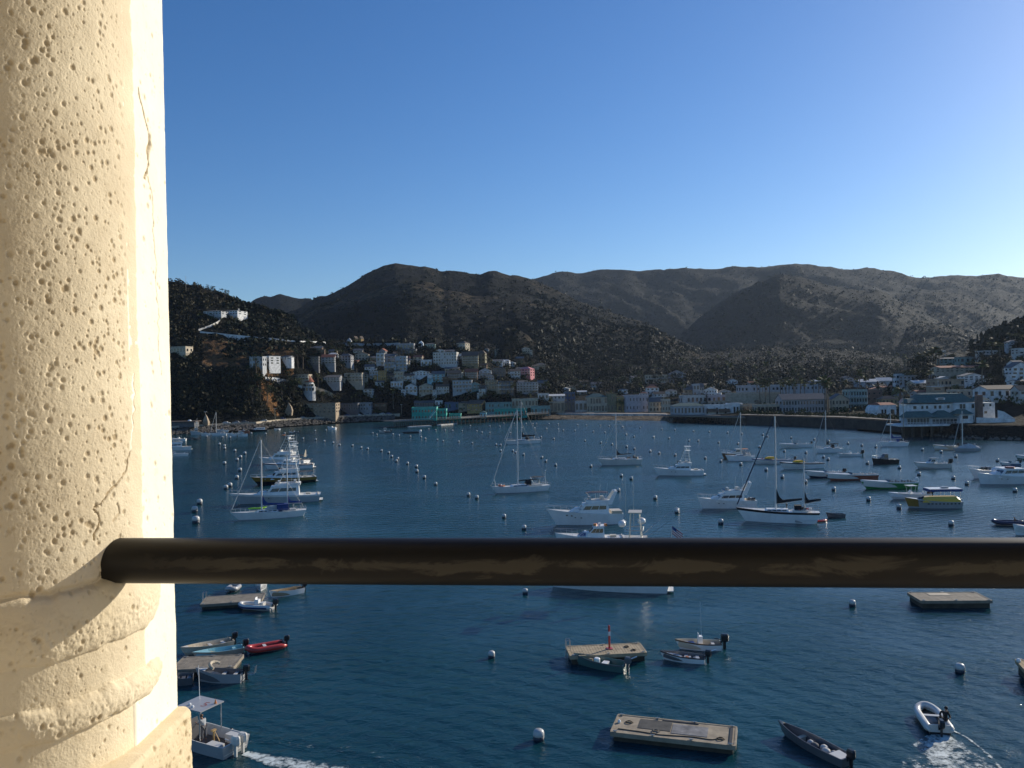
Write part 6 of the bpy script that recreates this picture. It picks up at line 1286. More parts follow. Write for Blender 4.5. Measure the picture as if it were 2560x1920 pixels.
for x0,x1,l in ((1766,1794,'left dark red awning of the white platform restaurant'),(1796,1824,'right dark red awning of the white platform restaurant')):
    a=Pt(x0,1022,Yp);b=Pt(x1,1022,Yp); MB_=MB().hexa([(0,-2,-1.9),(b.x-a.x,-2,-1.9),(b.x-a.x,0,-.3),(0,0,-.3)],[(0,-2,-1.7),(b.x-a.x,-2,-1.7),(b.x-a.x,0,0),(0,0,0)]).build('awning',CM('brown','cloth'),loc=a); tag(MB_,l,'awning')
# ---- seawall, promenade, road, rocks ----
def shore_pts(xs,off,z): return [Vector((UV(x,1050)[0]*(shoreY(UV(x,1050)[0])+off)/FPX,shoreY(UV(x,1050)[0])+off,z)) for x in xs]
def strip(name,xs,o1,o2,z,m,kind='structure'):
    P=shore_pts(xs,o1,z);Q=shore_pts(xs,o2,z); mb=MB().loft([[p,q] for p,q in zip(P,Q)],closed=False); o=mb.build(name,m); tag(o,kind=kind); return o
def walls(name,xs,off,z0,z1,th,m,label):
    P=shore_pts(xs,off,0); mb=MB()
    for a,b in zip(P,P[1:]): mb.hexa([(a.x,a.y,z0),(b.x,b.y,z0),(b.x,b.y+th,z0),(a.x,a.y+th,z0)],[(a.x,a.y,z1),(b.x,b.y,z1),(b.x,b.y+th,z1),(a.x,a.y+th,z1)])
    o=mb.build(name,m); tag(o,label,'wall'); return o
xr=list(range(1850,2262,20)); stn=mat('dark_seawall',(.04,.038,.034),.9,.5,.5,bump=.5,bs=1.5)
walls('seawall',xr,-1,-2,4.6,2,stn,'dark stone seawall along the right side of the harbour')
strip('promenade',xr,1,12,4.95,mat('promenade_paving',(.15,.135,.11),.9,.3,.3))
xl=list(range(300,1001,20)); strip('waterfront_road',xl,7,18,4.05,mat('asphalt_road',(.09,.085,.08),.9,.3,.3))
walls('roadside_parapet',xl,6.2,2.5,4.6,.4,CM('beige'),'low stone parapet along the waterfront road at left')
xb=list(range(1376,1680,12)); walls('beach_wall',xb,24,0,3.0,.5,CM('grey'),'low grey promenade wall at the back of the sandy beach')
strip('beach_promenade',xb,24.6,40,2.98,mat('promenade_paving2',(.22,.19,.16),.9,.3,.3))
for i,x in enumerate((1463,1480,1536,1552,1577,1602,1630,1648)):
    p=shore_pts([x],23,2.2)[0]; o=MB().box((0,0,0),(3.6,.3,1.3)).build('wall_panel',CM('offwhite')); o.location=p; tag(o,'pale panel on the promenade wall behind the beach','wall panel','pale panels on the beach wall')
rk=MB(); rg=random.Random(11)
for i in range(1500):
    x=rg.uniform(380,985); k=rg.random(); p=shore_pts([x],-1.5+7*k,.1+3.4*k)[0]; s=rg.uniform(.5,1.3); 
    vs=[(p.x+s*rg.uniform(.6,1.1)*a,p.y+s*rg.uniform(.6,1.1)*b,p.z+s*.8*c) for a,b,c in ((1,0,0),(0,1,0),(-1,0,0),(0,-1,0),(.2,.2,.9),(0,0,-.8))]
    rk.add(vs,[(0,1,4),(1,2,4),(2,3,4),(3,0,4),(1,0,5),(2,1,5),(3,2,5),(0,3,5)])
for i in range(500):
    x=rg.uniform(2270,2620); k=rg.random(); p=shore_pts([x],-1+8*k,.1+2.6*k)[0]; s=rg.uniform(.5,1.2)
    vs=[(p.x+s*rg.uniform(.6,1.1)*a,p.y+s*rg.uniform(.6,1.1)*b,p.z+s*.8*c) for a,b,c in ((1,0,0),(0,1,0),(-1,0,0),(0,-1,0),(.2,.2,.9),(0,0,-.8))]
    rk.add(vs,[(0,1,4),(1,2,4),(2,3,4),(3,0,4),(1,0,5),(2,1,5),(3,2,5),(0,3,5)])
o=rk.build('shore_rocks',mat('riprap_rock',(.12,.105,.085),.9,.5,.4)); tag(o,'grey brown boulders piled along the waterline','rocks',kind='stuff')
# ---- arched white building ----
g=Wp(2192,1052); Yd=385; g=Pt(2214,1048,Yd); s=Yd/FPX; t=thing('boathouse',g+Vector((0,5,0)),'small white building with a rounded left gable and dark red roof by the seawall','boathouse',None,R(8)); 
pr=[(-26*s,0),(-26*s,22*s),(-23*s,30*s),(-16*s,36*s),(26*s,36*s),(26*s,0)]
MB().loft([[(x,y,z-3*(z==0)) for x,z in pr] for y in (-5,5)]).build('walls',CM('white'),t)
MB().hexa([(-18*s,-5.3,35.5*s),(27*s,-5.3,35.5*s),(27*s,5.3,35.5*s),(-18*s,5.3,35.5*s)],[(-12*s,-1,41*s),(24*s,-1,41*s),(24*s,1,41*s),(-12*s,1,41*s)]).build('roof',CM('roofred','roof'),t)
for x in (-12,-4,13): win(t,(x*s,-5.02,19*s),(5*s,.1,11*s))
MB().box((18*s,-5.03,16*s),(5*s,.08,16*s)).build('door',CM('wood'),t)
# ---- the big house on stilts at right ----
Yh=float(Wp(2300,1094).y)+1; s=Yh/FPX; o0=Pt(2300,1064,Yh)   # deck level reference
RT=-R(1)
t=thing('waterfront_house',o0,'large white waterfront clubhouse with green roofs and a glazed veranda standing on stilts','clubhouse')
def rx(x): return (x-2300)*s
def rz(y,x=2300): return (1064-y)*s+ (x-2300)*s*math.tan(ROLL)*0
def wedge(a,b,y0,y1,yt,yb,dy0,dy1,name,m): # box from pixel extents, dy = metres behind the front line
    return MB().hexa([(rx(a),dy0,rz(yb)),(rx(b),dy0,rz(yb)),(rx(b),dy1,rz(yb)),(rx(a),dy1,rz(yb))],[(rx(a),dy0,rz(yt)),(rx(b),dy0,rz(yt)),(rx(b),dy1,rz(yt)),(rx(a),dy1,rz(yt))]).build(name,m,t)
Wt=CM('white'); GR=CM('roofgreen','roof')
MB().hexa([(rx(2252),0,rz(1066)),(rx(2445),-1,rz(1066)),(rx(2445),18,rz(1066)),(rx(2252),12,rz(1066))],[(rx(2252),0,rz(1062)),(rx(2445),-1,rz(1062)),(rx(2445),18,rz(1062)),(rx(2252),12,rz(1062))]).build('deck',Wt,t)
wedge(2296,2400,0,0,1012,1056,5.5,15,'upper_storey',Wt); wedge(2400,2455,0,0,1010,1060,3.5,15,'right_wing',Wt); wedge(2446,2512,0,0,1012,1062,6,15,'east_block',Wt)
wedge(2270,2330,0,0,1040,1062,1.2,5.5,'veranda_core',CM('lblue')); wedge(2330,2405,0,0,1043,1062,1.5,5.4,'veranda_core',CM('lblue')); wedge(2405,2440,0,0,1040,1061,1.8,3.6,'bay',Wt)
def roofp(a,b,y0,y1,dy0,dy1,ins,insd,name='roof',m=None):
    return MB().hexa([(rx(a),dy0,rz(y1)),(rx(b),dy0,rz(y1)),(rx(b),dy1,rz(y1)),(rx(a),dy1,rz(y1))],[(rx(a+ins),dy0+insd,rz(y0)),(rx(b-ins),dy0+insd,rz(y0)),(rx(b-ins),dy1-insd*.6,rz(y0)),(rx(a+ins),dy1-insd*.6,rz(y0))]).build(name,m or GR,t)
roofp(2312,2460,987,1009,4.7,16,22,4); roofp(2287,2320,998,1008,5,14,8,3); roofp(2265,2345,1029,1044,.2,6,14,3); roofp(2333,2400,1028,1046,.6,6,26,3,m=GR); roofp(2388,2440,1026,1038,1.0,5,16,2)
wedge(2362,2383,0,0,997,1002,5.4,8,'dormer',Wt); win(t,(rx(2372),5.35,rz(999.5)),(14*s,.08,3*s))
for a,w_ in ((2306,8),(2325,5),(2337,5),(2358,6),(2370,6),(2391,6)): win(t,(rx(a),5.45,rz(1020)),(w_*s,.1,8*s))
win(t,(rx(2420),3.45,rz(1019)),(14*s,.1,12*s)); MB().box((rx(2420),3.42,rz(1019)),(1.2*s,.1,12*s)).build('mullion',Wt,t); win(t,(rx(2446),3.45,rz(1019)),(6*s,.1,10*s)); win(t,(rx(2420),1.75,rz(1046)),(14*s,.1,8*s)); win(t,(rx(2444),3.45,rz(1048)),(7*s,.1,10*s)); win(t,(rx(2488),5.95,rz(1036)),(7*s,.1,6*s)); win(t,(rx(2478),5.95,rz(1018)),(14*s,.1,7*s)); win(t,(rx(2500),5.95,rz(1018)),(5*s,.1,6*s))
for i in range(7): win(t,(rx(2276+8*i),1.15,rz(1053)),(6*s,.1,13*s))
for i in range(7): win(t,(rx(2340+9*i),1.45,rz(1055)),(7*s,.1,11*s))
rl=MB(); rl.box((rx(2300),.05,rz(1056)),(96*s,.08,.1)).box((rx(2375),-.5,rz(1056)),(60*s,.08,.1))
for i in range(40): rl.box((rx(2253+4*i),.05-.5*(i>24),rz(1059)),(.08,.06,6*s))
rl.build('veranda_railing',Wt,t)
MB().box((rx(2458),2.6,rz(1025)),(13*s,2,68*s)).build('chimney',CM('brick'),t)
MB().hexa([(rx(2446),1,rz(1070)),(rx(2542),1,rz(1060)),(rx(2542),1.4,rz(1060)),(rx(2446),1.4,rz(1070))],[(rx(2446),1,rz(1047)),(rx(2542),1,rz(1052)),(rx(2542),1.4,rz(1052)),(rx(2446),1.4,rz(1047))]).hexa([(rx(2500),1.02,rz(1050)),(rx(2540),1.02,rz(1051)),(rx(2540),1.38,rz(1051)),(rx(2500),1.38,rz(1050))],[(rx(2500),1.02,rz(1030)),(rx(2515),1.02,rz(1034)),(rx(2515),1.38,rz(1034)),(rx(2500),1.38,rz(1030))]).build('garden_wall',Wt,t)
roofp(2468,2500,996,1006,5,13,10,3)
for i in range(34):
    x=2256+i*8.2; MB().tube((rx(x),(i%3)*1.8+.4,rz(1066)),(rx(x),(i%3)*1.8+.4,-o0.z-2),.32,n=7).build('pile',pm,t)
MB().box((rx(2400),8,rz(1085)),(230*s,.6,40*s)).build('dark_bulkhead',stn,t)
g=Pt(2259,1060,Yh-.5); t=thing('flagpole',g,'tall flagpole with a flag and two floodlights on the clubhouse corner','flagpole'); 
MB().tube((0,0,-1),(0,0,80*s),.18,.1,8).build('pole',CM('beige'),t); MB().box((-.9,0,47*s),(1.2,.5,.25)).box((.9,0,47*s),(1.2,.5,.25)).box((0,0,46*s),(2.4,.1,.1)).build('floodlight',CM('white'),t)
fb=MB()
for k_ in range(8): fb.loft([[(-.1-1.6*u,.2*math.sin(u*4),67*s-1.6*u-.2*k_),(-.1-1.6*u,.2*math.sin(u*4),67*s-1.6*u-.2*k_-.19)] for u in (0,.3,.6,1)],mi=k_%2,closed=False)
fb.build('flag',[CM('red','cloth'),CM('white','cloth')],t)
# ---------------- vegetation ----------------
def leafmat(name,c1,c2,sc=.35):
    m=bpy.data.materials.new(name); m.use_nodes=True; t=m.node_tree; b=t.nodes['Principled BSDF']; b.inputs['Roughness'].default_value=.7; b.inputs['Specular IOR Level'].default_value=.08
    tc=N(t,'ShaderNodeTexCoord'); a=tn(t,tc,sc,4,.6); oi=N(t,'ShaderNodeObjectInfo')
    f=mth(t,'ADD',mrg(t,a.outputs['Fac'],.3,.7,0,.7),mth(t,'MULTIPLY',oi.outputs['Random'],.35)); t.links.new(mixc(t,f,c1,c2),b.inputs['Base Color'])
    t2=b.inputs['Transmission Weight'] if 'Transmission Weight' in b.inputs else None
    return m
LG=leafmat('foliage_green',(.018,.028,.012),(.075,.085,.03)); LO=leafmat('foliage_olive',(.009,.012,.007),(.034,.034,.017)); LD=leafmat('foliage_dark',(.006,.010,.006),(.018,.025,.012)); LP=leafmat('palm_fronds',(.05,.065,.022),(.17,.175,.07),.8); LS=leafmat('shrub_leaves',(.012,.015,.007),(.062,.052,.026),.12)
BK=mat('bark',(.11,.085,.06),.9,.4,3,bump=.4,bs=8); PB=mat('palm_bark',(.15,.12,.085),.9,.4,4)
def leaves(mb,c,r,n,s,rg,flat=.8,shell=.55):
    for _ in range(n):
        d=Vector((rg.gauss(0,1),rg.gauss(0,1),rg.gauss(0,1)))
        if d.length<1e-3: continue
        d.normalize(); q=shell+(1-shell)*rg.random(); p=Vector(c)+Vector((d.x*r*q,d.y*r*q,d.z*r*q*flat))
        a=Vector((rg.gauss(0,1),rg.gauss(0,1),rg.gauss(0,.6))).normalized(); nn=(d+a*.6).normalized(); u=nn.cross(a).normalized(); v=nn.cross(u); z=s*rg.uniform(.6,1.4)
        mb.add([p+u*z,p+v*z*.7,p-u*z*.9,p-v*z*.75],[(0,1,2,3)])
def tree_proto(kind,seed,m):
    """unit-height tree: returns (trunk mesh, crown mesh)"""
    rg=random.Random(seed); tr=MB(); cr_=MB()
    if kind=='broad':
        tr.tube((0,0,-.1),(0,0,.35),.035,.02,6); nb=9
        for i in range(nb):
            a=rg.uniform(0,6.28); rr_=rg.uniform(.08,.3); c=(rr_*math.cos(a),rr_*math.sin(a),rg.uniform(.38,.82)); tr.tube((0,0,.28),c,.014,.006,4); leaves(cr_,c,rg.uniform(.12,.2),46,.03,rg)
    elif kind=='euc':
        tr.tube((0,0,-.1),(.02,0,.5),.02,.013,5)
        for i in range(8):
            a=rg.uniform(0,6.28); rr_=rg.uniform(.04,.2); c=(rr_*math.cos(a),rr_*math.sin(a),rg.uniform(.4,.95)); tr.tube((0.01,0,.35),c,.009,.004,4); leaves(cr_,c,rg.uniform(.07,.13),34,.022,rg)
    elif kind=='cypress':
        tr.tube((0,0,-.1),(0,0,.2),.02,.02,5)
        for i in range(10): z=.08+.09*i; leaves(cr_,(0,0,z),.085*(1-(i/10)**2*.75)+.01,40,.022,rg,1.1,.7)
    elif kind=='fan':
        tr.tube((0,0,-.12),(.015,0,.5),.016,.012,6); tr.tube((.015,0,.5),(.0,.01,.9),.012,.010,6)
        for i in range(34):
            a=rg.uniform(0,6.28); e=rg.uniform(-1.0,1.25); L=.125*rg.uniform(.8,1.2); d=Vector((math.cos(a)*math.cos(e),math.sin(a)*math.cos(e),math.sin(e))); s_=Vector((-math.sin(a),math.cos(a),0)); b0=Vector((0,.01,.905)); p=b0+d*L*.45; q=b0+d*L+Vector((0,0,-.012)); w=.036
            cr_.add([b0,p-s_*w*.8+Vector((0,0,-.004)),q-s_*w*.5,q+d*.012,q+s_*w*.5,p+s_*w*.8+Vector((0,0,-.004))],[(0,1,2,3),(0,3,4,5)])
        cr_.lathe([(.014,.80),(.03,.83),(.022,.88)],n=7)
    elif kind=='date':
        tr.tube((0,0,-.1),(0,0,.55),.045,.04,8)
        for i in range(42):
            a=rg.uniform(0,6.28); e=rg.uniform(-.2,1.3); L=.36*rg.uniform(.8,1.1); P=[]
            for k in range(5):
                u=k/4; P.append(Vector((math.cos(a)*L*u*math.cos(e*(1-.3*u)),math.sin(a)*L*u*math.cos(e*(1-.3*u)),.55+L*(math.sin(e)*u-.65*u*u))))
            s_=Vector((-math.sin(a),math.cos(a),0))
            for k in range(4): w0=.035*(1-(abs(k/4-.4))); w1=.035*(1-abs((k+1)/4-.4)); cr_.add([P[k]-s_*w0+Vector((0,0,-w0*.6)),P[k],P[k+1],P[k+1]-s_*w1+Vector((0,0,-w1*.6))],[(0,1,2,3)]); cr_.add([P[k],P[k]+s_*w0+Vector((0,0,-w0*.6)),P[k+1]+s_*w1+Vector((0,0,-w1*.6)),P[k+1]],[(0,1,2,3)])
    return tr.mesh('trunk',PB if kind in('fan','date') else BK),cr_.mesh('crown',m)
PR={}
for k,ms in (('broad',(LG,LO,LD)),('euc',(LO,LG)),('cypress',(LD,)),('fan',(LP,LP,LP)),('date',(LP,))):
    for mi,m in enumerate(ms):
        for v in range(3 if k in('broad',) else 2): PR.setdefault(k,[]).append(tree_proto(k,len(PR.get(k,()))*7+v+3,m))
NM=dict(broad='tree',euc='eucalyptus_tree',cypress='cypress_tree',fan='fan_palm',date='date_palm')
_n=[0]
def tree(kind,px,yb,yt,label,group=None,wide=1.0,var=None,Y=None):
    g=ground_at(px,yb) if Y is None else Pt(px,yb,Y)
    if Y is None:
        # hold the foot on the ground even when a roof hides it
        pass
    H=(yb-yt)*g.y/FPX; _n[0]+=1; pr=PR[kind][(_n[0] if var is None else var)%len(PR[kind])]
    t=thing(NM[kind],g,label,'palm' if kind in('fan','date') else 'tree',group,_n[0]*1.7); 
    for me_ in pr:
        o=link(me_,me_.name.split('.')[0],t); o.scale=(H*wide,H*wide,H)
    return t
# palms (px, y foot, y top)
def row(kind,lst,label,group=None,**k):
    for q in lst: tree(kind,q[0],q[1],q[2],label,group if len(lst)>1 else None,**k)
row('fan',[(1894,1010,947),(1901,1012,953),(1907,1010,958),(1913,1012,949),(1919,1010,956),(1925,1012,946),(1951,1010,950),(1958,1012,957),(1967,1010,944),(1973,1012,953),(1984,1010,947),(1989,1012,956),(2003,1010,944),(2011,1012,955),(2034,1010,950),(2049,1012,946),(2058,1012,953)],'slender fan palm in the row in front of the long white hotel','palms in front of the long white hotel',wide=1.5)
row('fan',[(2062,1032,940),(2067,1035,952),(2073,1034,945)],'fan palm in the tall clump between the grey inn and the gabled inn','palm clump between the inns',wide=1.25)
row('fan',[(2113,1008,950),(2144,1000,946),(2166,1000,940)],'fan palm rising behind the pale green hotel','palms behind the pale green hotel',wide=1.2)
row('fan',[(2151,1012,923)],'tallest fan palm above the pale green balconied hotel',wide=1.1)
row('fan',[(2231,985,935)],'fan palm behind the white warehouse block')
row('date',[(2086,1020,965)],'broad date palm right of the palm clump by the gabled inn'); row('date',[(2251,1010,948)],'date palm behind the flagpole of the clubhouse'); row('date',[(2227,1024,980)],'date palm just above the roof of the arched white building')
row('date',[(2389,985,950)],'date palm in front of the long beige building on the right hill'); row('date',[(2480,1003,968)],'dark date palm beside the white house with arched windows'); row('date',[(2546,1005,962)],'date palm at the right edge by the off white house')
row('fan',[(2262,968,926),(2272,968,930),(2283,968,925),(2294,968,930),(2306,968,927),(2318,968,931),(2328,968,926)],'fan palm in the short row along the grey apartment block','palms along the grey apartment block',wide=2.0)
row('fan',[(2299,932,884),(2318,930,880),(2334,930,872),(2342,932,868),(2348,930,878)],'tall fan palm in the dark group left of the teal hill house','palms left of the teal hill house',wide=2.2)
row('fan',[(2478,905,855),(2500,905,855)],'one of two tall fan palms together on the right hill','two palms on the right hill',wide=2.4)
row('fan',[(2458,985,902)],'fan palm rising beside the white gabled house on the right hill',wide=1.6); row('fan',[(2538,868,833),(2554,872,836),(2526,866,832)],'fan palm by the blue grey gabled house at top right','palms by the blue grey gabled house',wide=2.2)
row('fan',[(1603,1012,957)],'lone tall fan palm behind the lavender hotel'); row('fan',[(1529,1012,976)],'fan palm behind the olive building on the beach front'); row('date',[(1554,1030,984)],'date palm between the olive building and the yellowish shop')
row('fan',[(1706,1000,955),(1698,1000,960),(1712,1002,962)],'fan palm beside the tan square house','palms beside the tan square house',wide=1.8); row('cypress',[(1767,1012,978)],'thin dark tree in front of the white ornate house')
row('fan',[(1807,958,925)],'fan palm alone on the dark slope above the beige wall building',wide=1.6); row('fan',[(1897,955,932),(1906,955,936)],'small fan palm above the left part of the long white hotel','small palms above the long white hotel',wide=2)
row('fan',[(1326,1018,985)],'fan palm in front of the long beige shop at the pier head'); row('fan',[(1286,992,957),(1279,992,963)],'fan palm beside the long grey balcony hotel','palms beside the balcony hotel',wide=1.7)
row('fan',[(795,976,934)],'fan palm just right of the red cone tower',wide=1.2); row('fan',[(890,1014,986),(903,1014,976),(915,1014,983),(880,1014,990)],'fan palm in the row behind the grey two storey shop','palms behind the grey two storey shop',wide=1.3)
row('fan',[(984,1022,973)],'fan palm left of the green pier building',wide=1.5); row('fan',[(850,962,934),(871,962,936)],'small fan palm between the grey villa and the beige house','palms beside the grey villa',wide=1.6); row('fan',[(842,905,873)],'palm between two grey houses on the upper terrace',wide=1.7)
row('cypress',[(800,925,888),(842,925,890),(846,925,895)],'dark cypress column between the upper terrace houses','cypresses between the upper terrace houses',wide=1.5); row('cypress',[(2195,1000,950)],'dark cypress column in front of the pale warehouse roofs',wide=1.2)
row('broad',[(2441,915,868)],'dark round pine behind the teal annex on the right hill',wide=1.25,var=6); row('broad',[(2492,925,886),(2478,928,892)],'dark round tree below the two tall hill palms','dark trees below the two hill palms',wide=1.3,var=7)
row('euc',[(520,728,710),(528,730,712),(536,732,714)],'small tree on the skyline of the left hill','trees on the left skyline',wide=1.6); row('euc',[(562,750,722),(570,752,724)],'wind bent airy tree on the skyline above the mansion','bent trees above the mansion',wide=1.8)
row('euc',[(745,918,850),(757,920,862),(735,920,870)],'tall eucalyptus with a pale trunk left of the upper terrace houses','tall eucalyptus left of the terraces',wide=1.2)
row('broad',[(790,995,972),(805,1000,975)],'bright green bush right of the red cone tower','green bushes by the red cone tower',wide=1.5,var=1); row('broad',[(2435,880,862),(1222,852,832)],'dark tree crown','dark tree crowns') if False else None
row('broad',[(1895,1018,998)],'round dark tree against the blank beige wall building',wide=1.4,var=7)
row('broad',[(1372,1030,1000)],'bushy brown green tree at the pier head by the beach',wide=1.4,var=4)
# background trees scattered on the real ground: each its own object
rg=random.Random(21)
def filler(n,xr_,yr,wr,label,group,cols,Yr=None):
    k=0;tr_=0
    while k<n and tr_<n*40:
        tr_+=1; px=rg.uniform(*xr_); py=rg.uniform(*yr); g=ground_at(px,py); s=FPX/g.y; w_=rg.uniform(*wr); hh=rg.uniform(3.6,7.5)
        if any(math.hypot(g.x-b[0],g.y+3-b[1])<b[2]*.85+w_*.45 for b in BLD): continue
        house(px-w_*s/2,px+w_*s/2,py-hh*s,py,rg.choice(cols),rg.choice(('roofgrey','roofbrown','roofred','roofwhite','roofgrey')),rg.choice(('side','gable','hip','side')),2 if hh>5 else 1,rg.choice((2,3,3)),rg.uniform(-14,14),label,'house',group=group,bal=int(rg.random()<.4 and hh>5)); k+=1
filler(34,(775,1370),(880,1000),(6,9),'small house half hidden between its larger neighbours on the terraces','small houses filling the terraces',('offwhite','cream','beige','lblue','white','tan','grey','brown'))
filler(16,(1400,1700),(955,1000),(7,11),'small pale house among the trees behind the beach front','small houses behind the beach front',('offwhite','white','beige','cream'))
filler(16,(1680,2330),(955,1012),(7,12),'small low building among the palms of the right waterfront','small buildings of the right waterfront',('offwhite','white','beige','grey','tan'))
filler(8,(2300,2560),(880,1000),(7,10),'small house on the right hill between larger ones','small houses on the right hill',('offwhite','white','cream','lblue'))
def scatter(n,xr_,yr,hr,kinds,label,group,wide=1.15,test=None):
    k=0; tries=0
    while k<n and tries<n*12:
        tries+=1; px=rg.uniform(*xr_); py=rg.uniform(*yr)
        if test and not test(px,py): continue
        g=ground_at(px,py)
        if any(abs(g.x-b[0])<b[2]+1 and abs(g.y-b[1])<b[2]+1 for b in BLD): continue
        h=rg.uniform(*hr); kd=rg.choice(kinds); _n[0]+=1; pr=PR[kd][rg.randrange(len(PR[kd]))]
        t=thing(NM[kd],g,label,'palm' if kd in('fan','date') else 'tree',group,rg.uniform(0,6))
        w_=wide*rg.uniform(.85,1.3)
        for me_ in pr: o=link(me_,me_.name.split('.')[0],t); o.scale=(h*w_,h*w_,h)
        k+=1
scatter(80,(770,1360),(868,1000),(5,9.5),('broad','broad','broad','cypress','euc'),'dark green tree among the hillside terrace houses','trees among the terrace houses',1.25)
scatter(70,(1360,1700),(925,985),(8,15),('broad','broad','euc'),'olive green tree on the slope behind the beach front','trees behind the beach front',1.3)
scatter(70,(1680,2330),(925,972),(9,17),('broad','broad','euc'),'olive tree in the wooded valley above the long white hotel','trees above the long white hotel',1.3)
scatter(26,(1680,2300),(915,965),(12,20),('fan',),'distant fan palm standing above the valley trees','distant valley palms',1.4)
scatter(34,(2250,2560),(860,1000),(5,9),('broad','broad','euc'),'green tree between the houses of the right hill','trees on the right hill',1.3)
scatter(22,(620,790),(900,1010),(7,14),('broad','euc'),'dark tree on the steep slope left of the terraces','trees left of the terraces',1.2)
# ---- stuff: chaparral on the left hill, valley woodland, hill shrubs ----
def veg(name,label,n,xr_,yr,sr,m,dens=16,leaf=.33,test=None,flat=.8):
    mb=MB(); us_=np.random.RandomState(hash(name)%1000 if False else len(name)*13)
    k=0
    for _ in range(n):
        px=us_.uniform(*xr_); py=us_.uniform(*yr)
        if test and not test(px,py): continue
        g=ground_at(px,py)
        if any(abs(g.x-b[0])<b[2] and abs(g.y-b[1])<b[2] for b in BLD): continue
        s=sr[0]+(sr[1]-sr[0])*us_.rand()**1.6
        leaves(mb,(g.x,g.y,g.z+s*.35),s,dens,s*leaf,rg,flat,.6)
    o=mb.build(name,m); tag(o,label,'vegetation',kind='stuff'); return o
def lh(px,py): # open dry patches of the left hill stay nearly bare
    if 505<px<735 and 850<py<925 and py>846+(px-500)*.10: return rg.random()<.06
    if 640<px<690 and 930<py<1030 and abs(px-(640+(py-940)*.5))<12: return False
    if 500<px<800 and abs(py-(832+(px-500)*.09))<5: return False
    return True
veg('hillside_chaparral','dense dark scrub covering the left hillside',3500,(400,800),(700,1040),(1.0,3.0),LS,13,.36,lh)
veg('terrace_shrubs','dark garden shrubs between the terrace houses',1900,(740,1400),(862,1010),(.9,2.6),LS,13,.36)
mb=MB()
for bx,by,br in BLD:
    for _ in range(9):
        x=bx+rg.uniform(-1.2,1.2)*br; y=by-br*rg.uniform(.75,1.25); z=ground_z(x,y)
        if z<4.2: continue
        s_=rg.uniform(1.0,2.4); leaves(mb,(x,y,z+s_*.6),s_,20,s_*.3,rg,1.0,.6)
tag(mb.build('garden_bushes',LG),'dark garden bushes at the feet of the houses','vegetation',kind='stuff')
veg('valley_woodland','olive woodland filling the valley behind the town',2600,(1340,2330),(868,985),(2.5,7.5),LO,20,.2)
veg('shore_gardens','green planting along the harbour front',420,(1360,2330),(985,1030),(.8,2.4),LG,13,.33)
mb=MB()
for i in range(420):
    x=rg.uniform(1850,2300); q=shore_pts([x],rg.uniform(8,22),4.8)[0]; s_=rg.uniform(.5,1.7); leaves(mb,(q.x,q.y,q.z+s_*.5),s_,18,s_*.3,rg,.9,.6)
tag(mb.build('promenade_hedges',LG),'green hedges and planting behind the right seawall','vegetation',kind='stuff')
veg('right_hill_scrub','green scrub covering the right hill',1900,(2200,2700),(810,1000),(.6,1.8),LS,13,.33)
veg('mountain_scrub','dark shrubs dotting the middle hills',4200,(560,1700),(664,900),(1.5,4.5),LD,7,.42,flat=.6)
veg('far_mountain_scrub','dark shrubs dotting the farthest ridges',7000,(1340,2650),(664,880),(2.2,6.5),LD,5,.45,flat=.6)
# ---- cars and carts on the waterfront road, lamp posts, poles ----
def car_proto():
    b=MB().hexa([(-2.1,-.85,.3),(2.1,-.85,.3),(2.1,.85,.3),(-2.1,.85,.3)],[(-2.1,-.82,.85),(2.05,-.8,.78),(2.05,.8,.78),(-2.1,.82,.85)]).hexa([(-1.6,-.78,.85),(1.0,-.78,.83),(1.0,.78,.83),(-1.6,.78,.85)],[(-1.2,-.65,1.42),(.35,-.65,1.42),(.35,.65,1.42),(-1.2,.65,1.42)])
    w=MB(); w.hexa([(-1.45,-.8,.9),(.85,-.8,.9),(.85,.8,.9),(-1.45,.8,.9)],[(-1.2,-.69,1.34),(.4,-.69,1.34),(.4,.69,1.34),(-1.2,.69,1.34)])
    q=MB()
    for x in (-1.3,1.3):
        for s in (1,-1): q.tube((x,s*.7,.33),(x,s*.88,.33),.33,n=10)
    return b,w.mesh('car_windows',GLASS),q.mesh('wheel',RUBBER)
cb,cw,cq=car_proto(); cms={c:MB() for c in ()}
CMs=[cb.mesh('car_body',CM(c,'gel')) for c in ('white','grey','dgrey','offwhite','dblue')]
for i,px in enumerate((566,590,612,660,706,738,758,792,826,868,896,918,938,955,972)):
    u=UV(px,1050)[0]; Y=shoreY(u)+9+(i%3)*2.2; t=thing('parked_car',(u*Y/FPX,Y,4.06),'small car parked on the waterfront road at left','car','cars parked on the waterfront road',R(8)+(i%2)*math.pi)
    link(CMs[i%5],'car_body',t); link(cw,'car_windows',t); link(cq,'wheels',t)
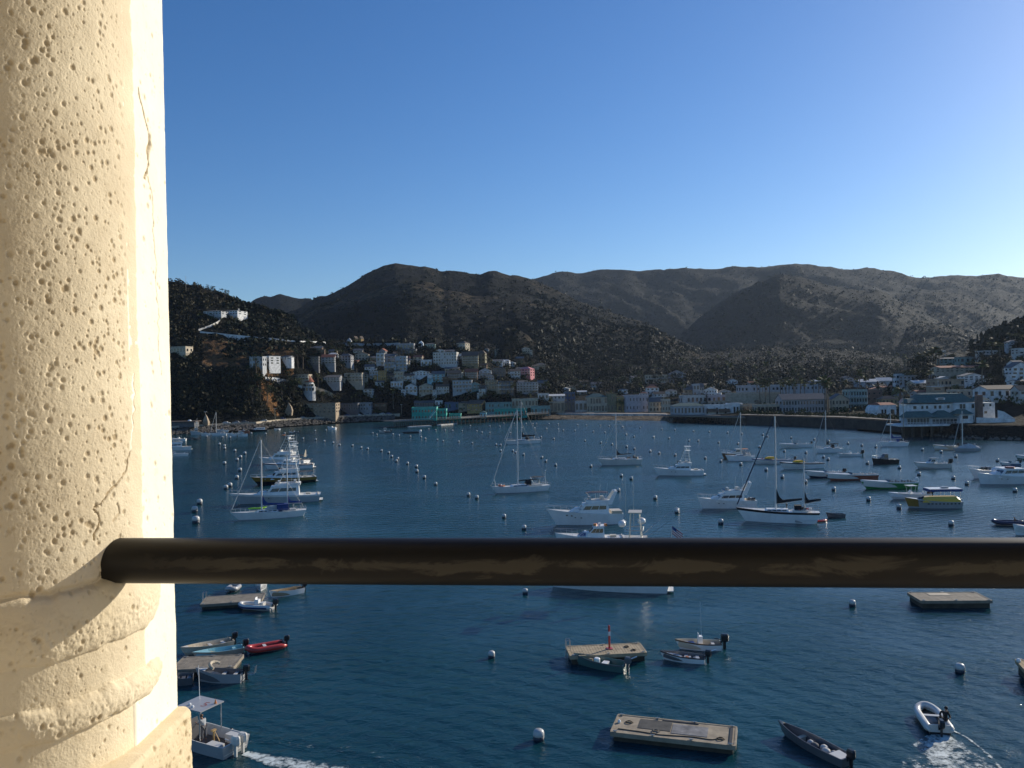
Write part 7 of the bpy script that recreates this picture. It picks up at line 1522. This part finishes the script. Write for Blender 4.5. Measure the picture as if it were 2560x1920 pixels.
def post(px,yb,yt,label,name='lamp_post',head='lamp'):
    g=ground_at(px,yb); H=(yb-yt)*g.y/FPX; t=thing(name,g,label,name.replace('_',' ')); MB().tube((0,0,-.5),(0,0,H),.14,.09,6).build('pole',CM('beige'),t)
    if head=='lamp': MB().box((.0,0,H+.1),(1.6,.3,.2)).build('lamp_head',CM('white'),t)
    return t
post(514,1060,1030,'light pole by the tan lit rock at left'); post(688,1058,1022,'double lamp post on the waterfront road below the orange cliff'); post(893,962,920,'white flagpole in front of the greyish beige house','flagpole',None); post(465,730,690,'thin antenna mast on the skyline of the left hill','antenna_mast',None)
post(542,795,772,'white flagpole in front of the hilltop mansion','flagpole',None); post(1004,1036,1012,'lamp post on the shore left of the green pier building'); post(1971,1030,1016,'short white post in front of the grey inn','post',None)
# entrance structures at far left: small terminal roof and white marker
g=shore_pts([452],9,3.6)[0]; t=thing('landing_building',g,'low dark landing building with a brown roof edge beside the column','landing building'); MB().box((0,0,1.5),(18,7,3)).build('walls',CM('dgrey'),t); MB().box((0,0,3.2),(20,9,.4)).build('roof',CM('roofbrown','roof'),t)
g=shore_pts([474],5,3.4)[0]; t=thing('harbour_marker',g,'short white cylindrical marker on the left shore','marker'); MB().lathe([(.9,0),(.9,3.4),(1.2,3.6),(.6,4.3)],n=10).build('post',CM('white'),t)
g=shore_pts([515],6,4)[0]; o=MB().loft([[(-2*a,-1.5*a,z),(2*a,-1.5*a,z),(2.3*a,1.5*a,z),(-1.7*a,1.5*a,z)] for a,z in ((.7,0),(.8,1.5),(.6,3),(.3,5),(.05,6.2))]).build('leaning_rock',CM('tan')); o.location=g; tag(o,'pale pointed rock lit by the sun on the left shore','rock')
g=ground_at(722,1035); o=MB().loft([[(-3*a+b,-2*a,z),(3*a+b,-2*a,z),(3*a+b,2*a,z),(-3*a+b,2*a,z)] for a,b,z in ((.7,0,-1),(.8,.2,2),(.5,.5,4.5),(.2,.2,6.5),(.05,0,7.5))]).build('pinnacle_rock',CM('tan')); o.location=g; tag(o,'tan pointed rock left of the large stone building','rock')
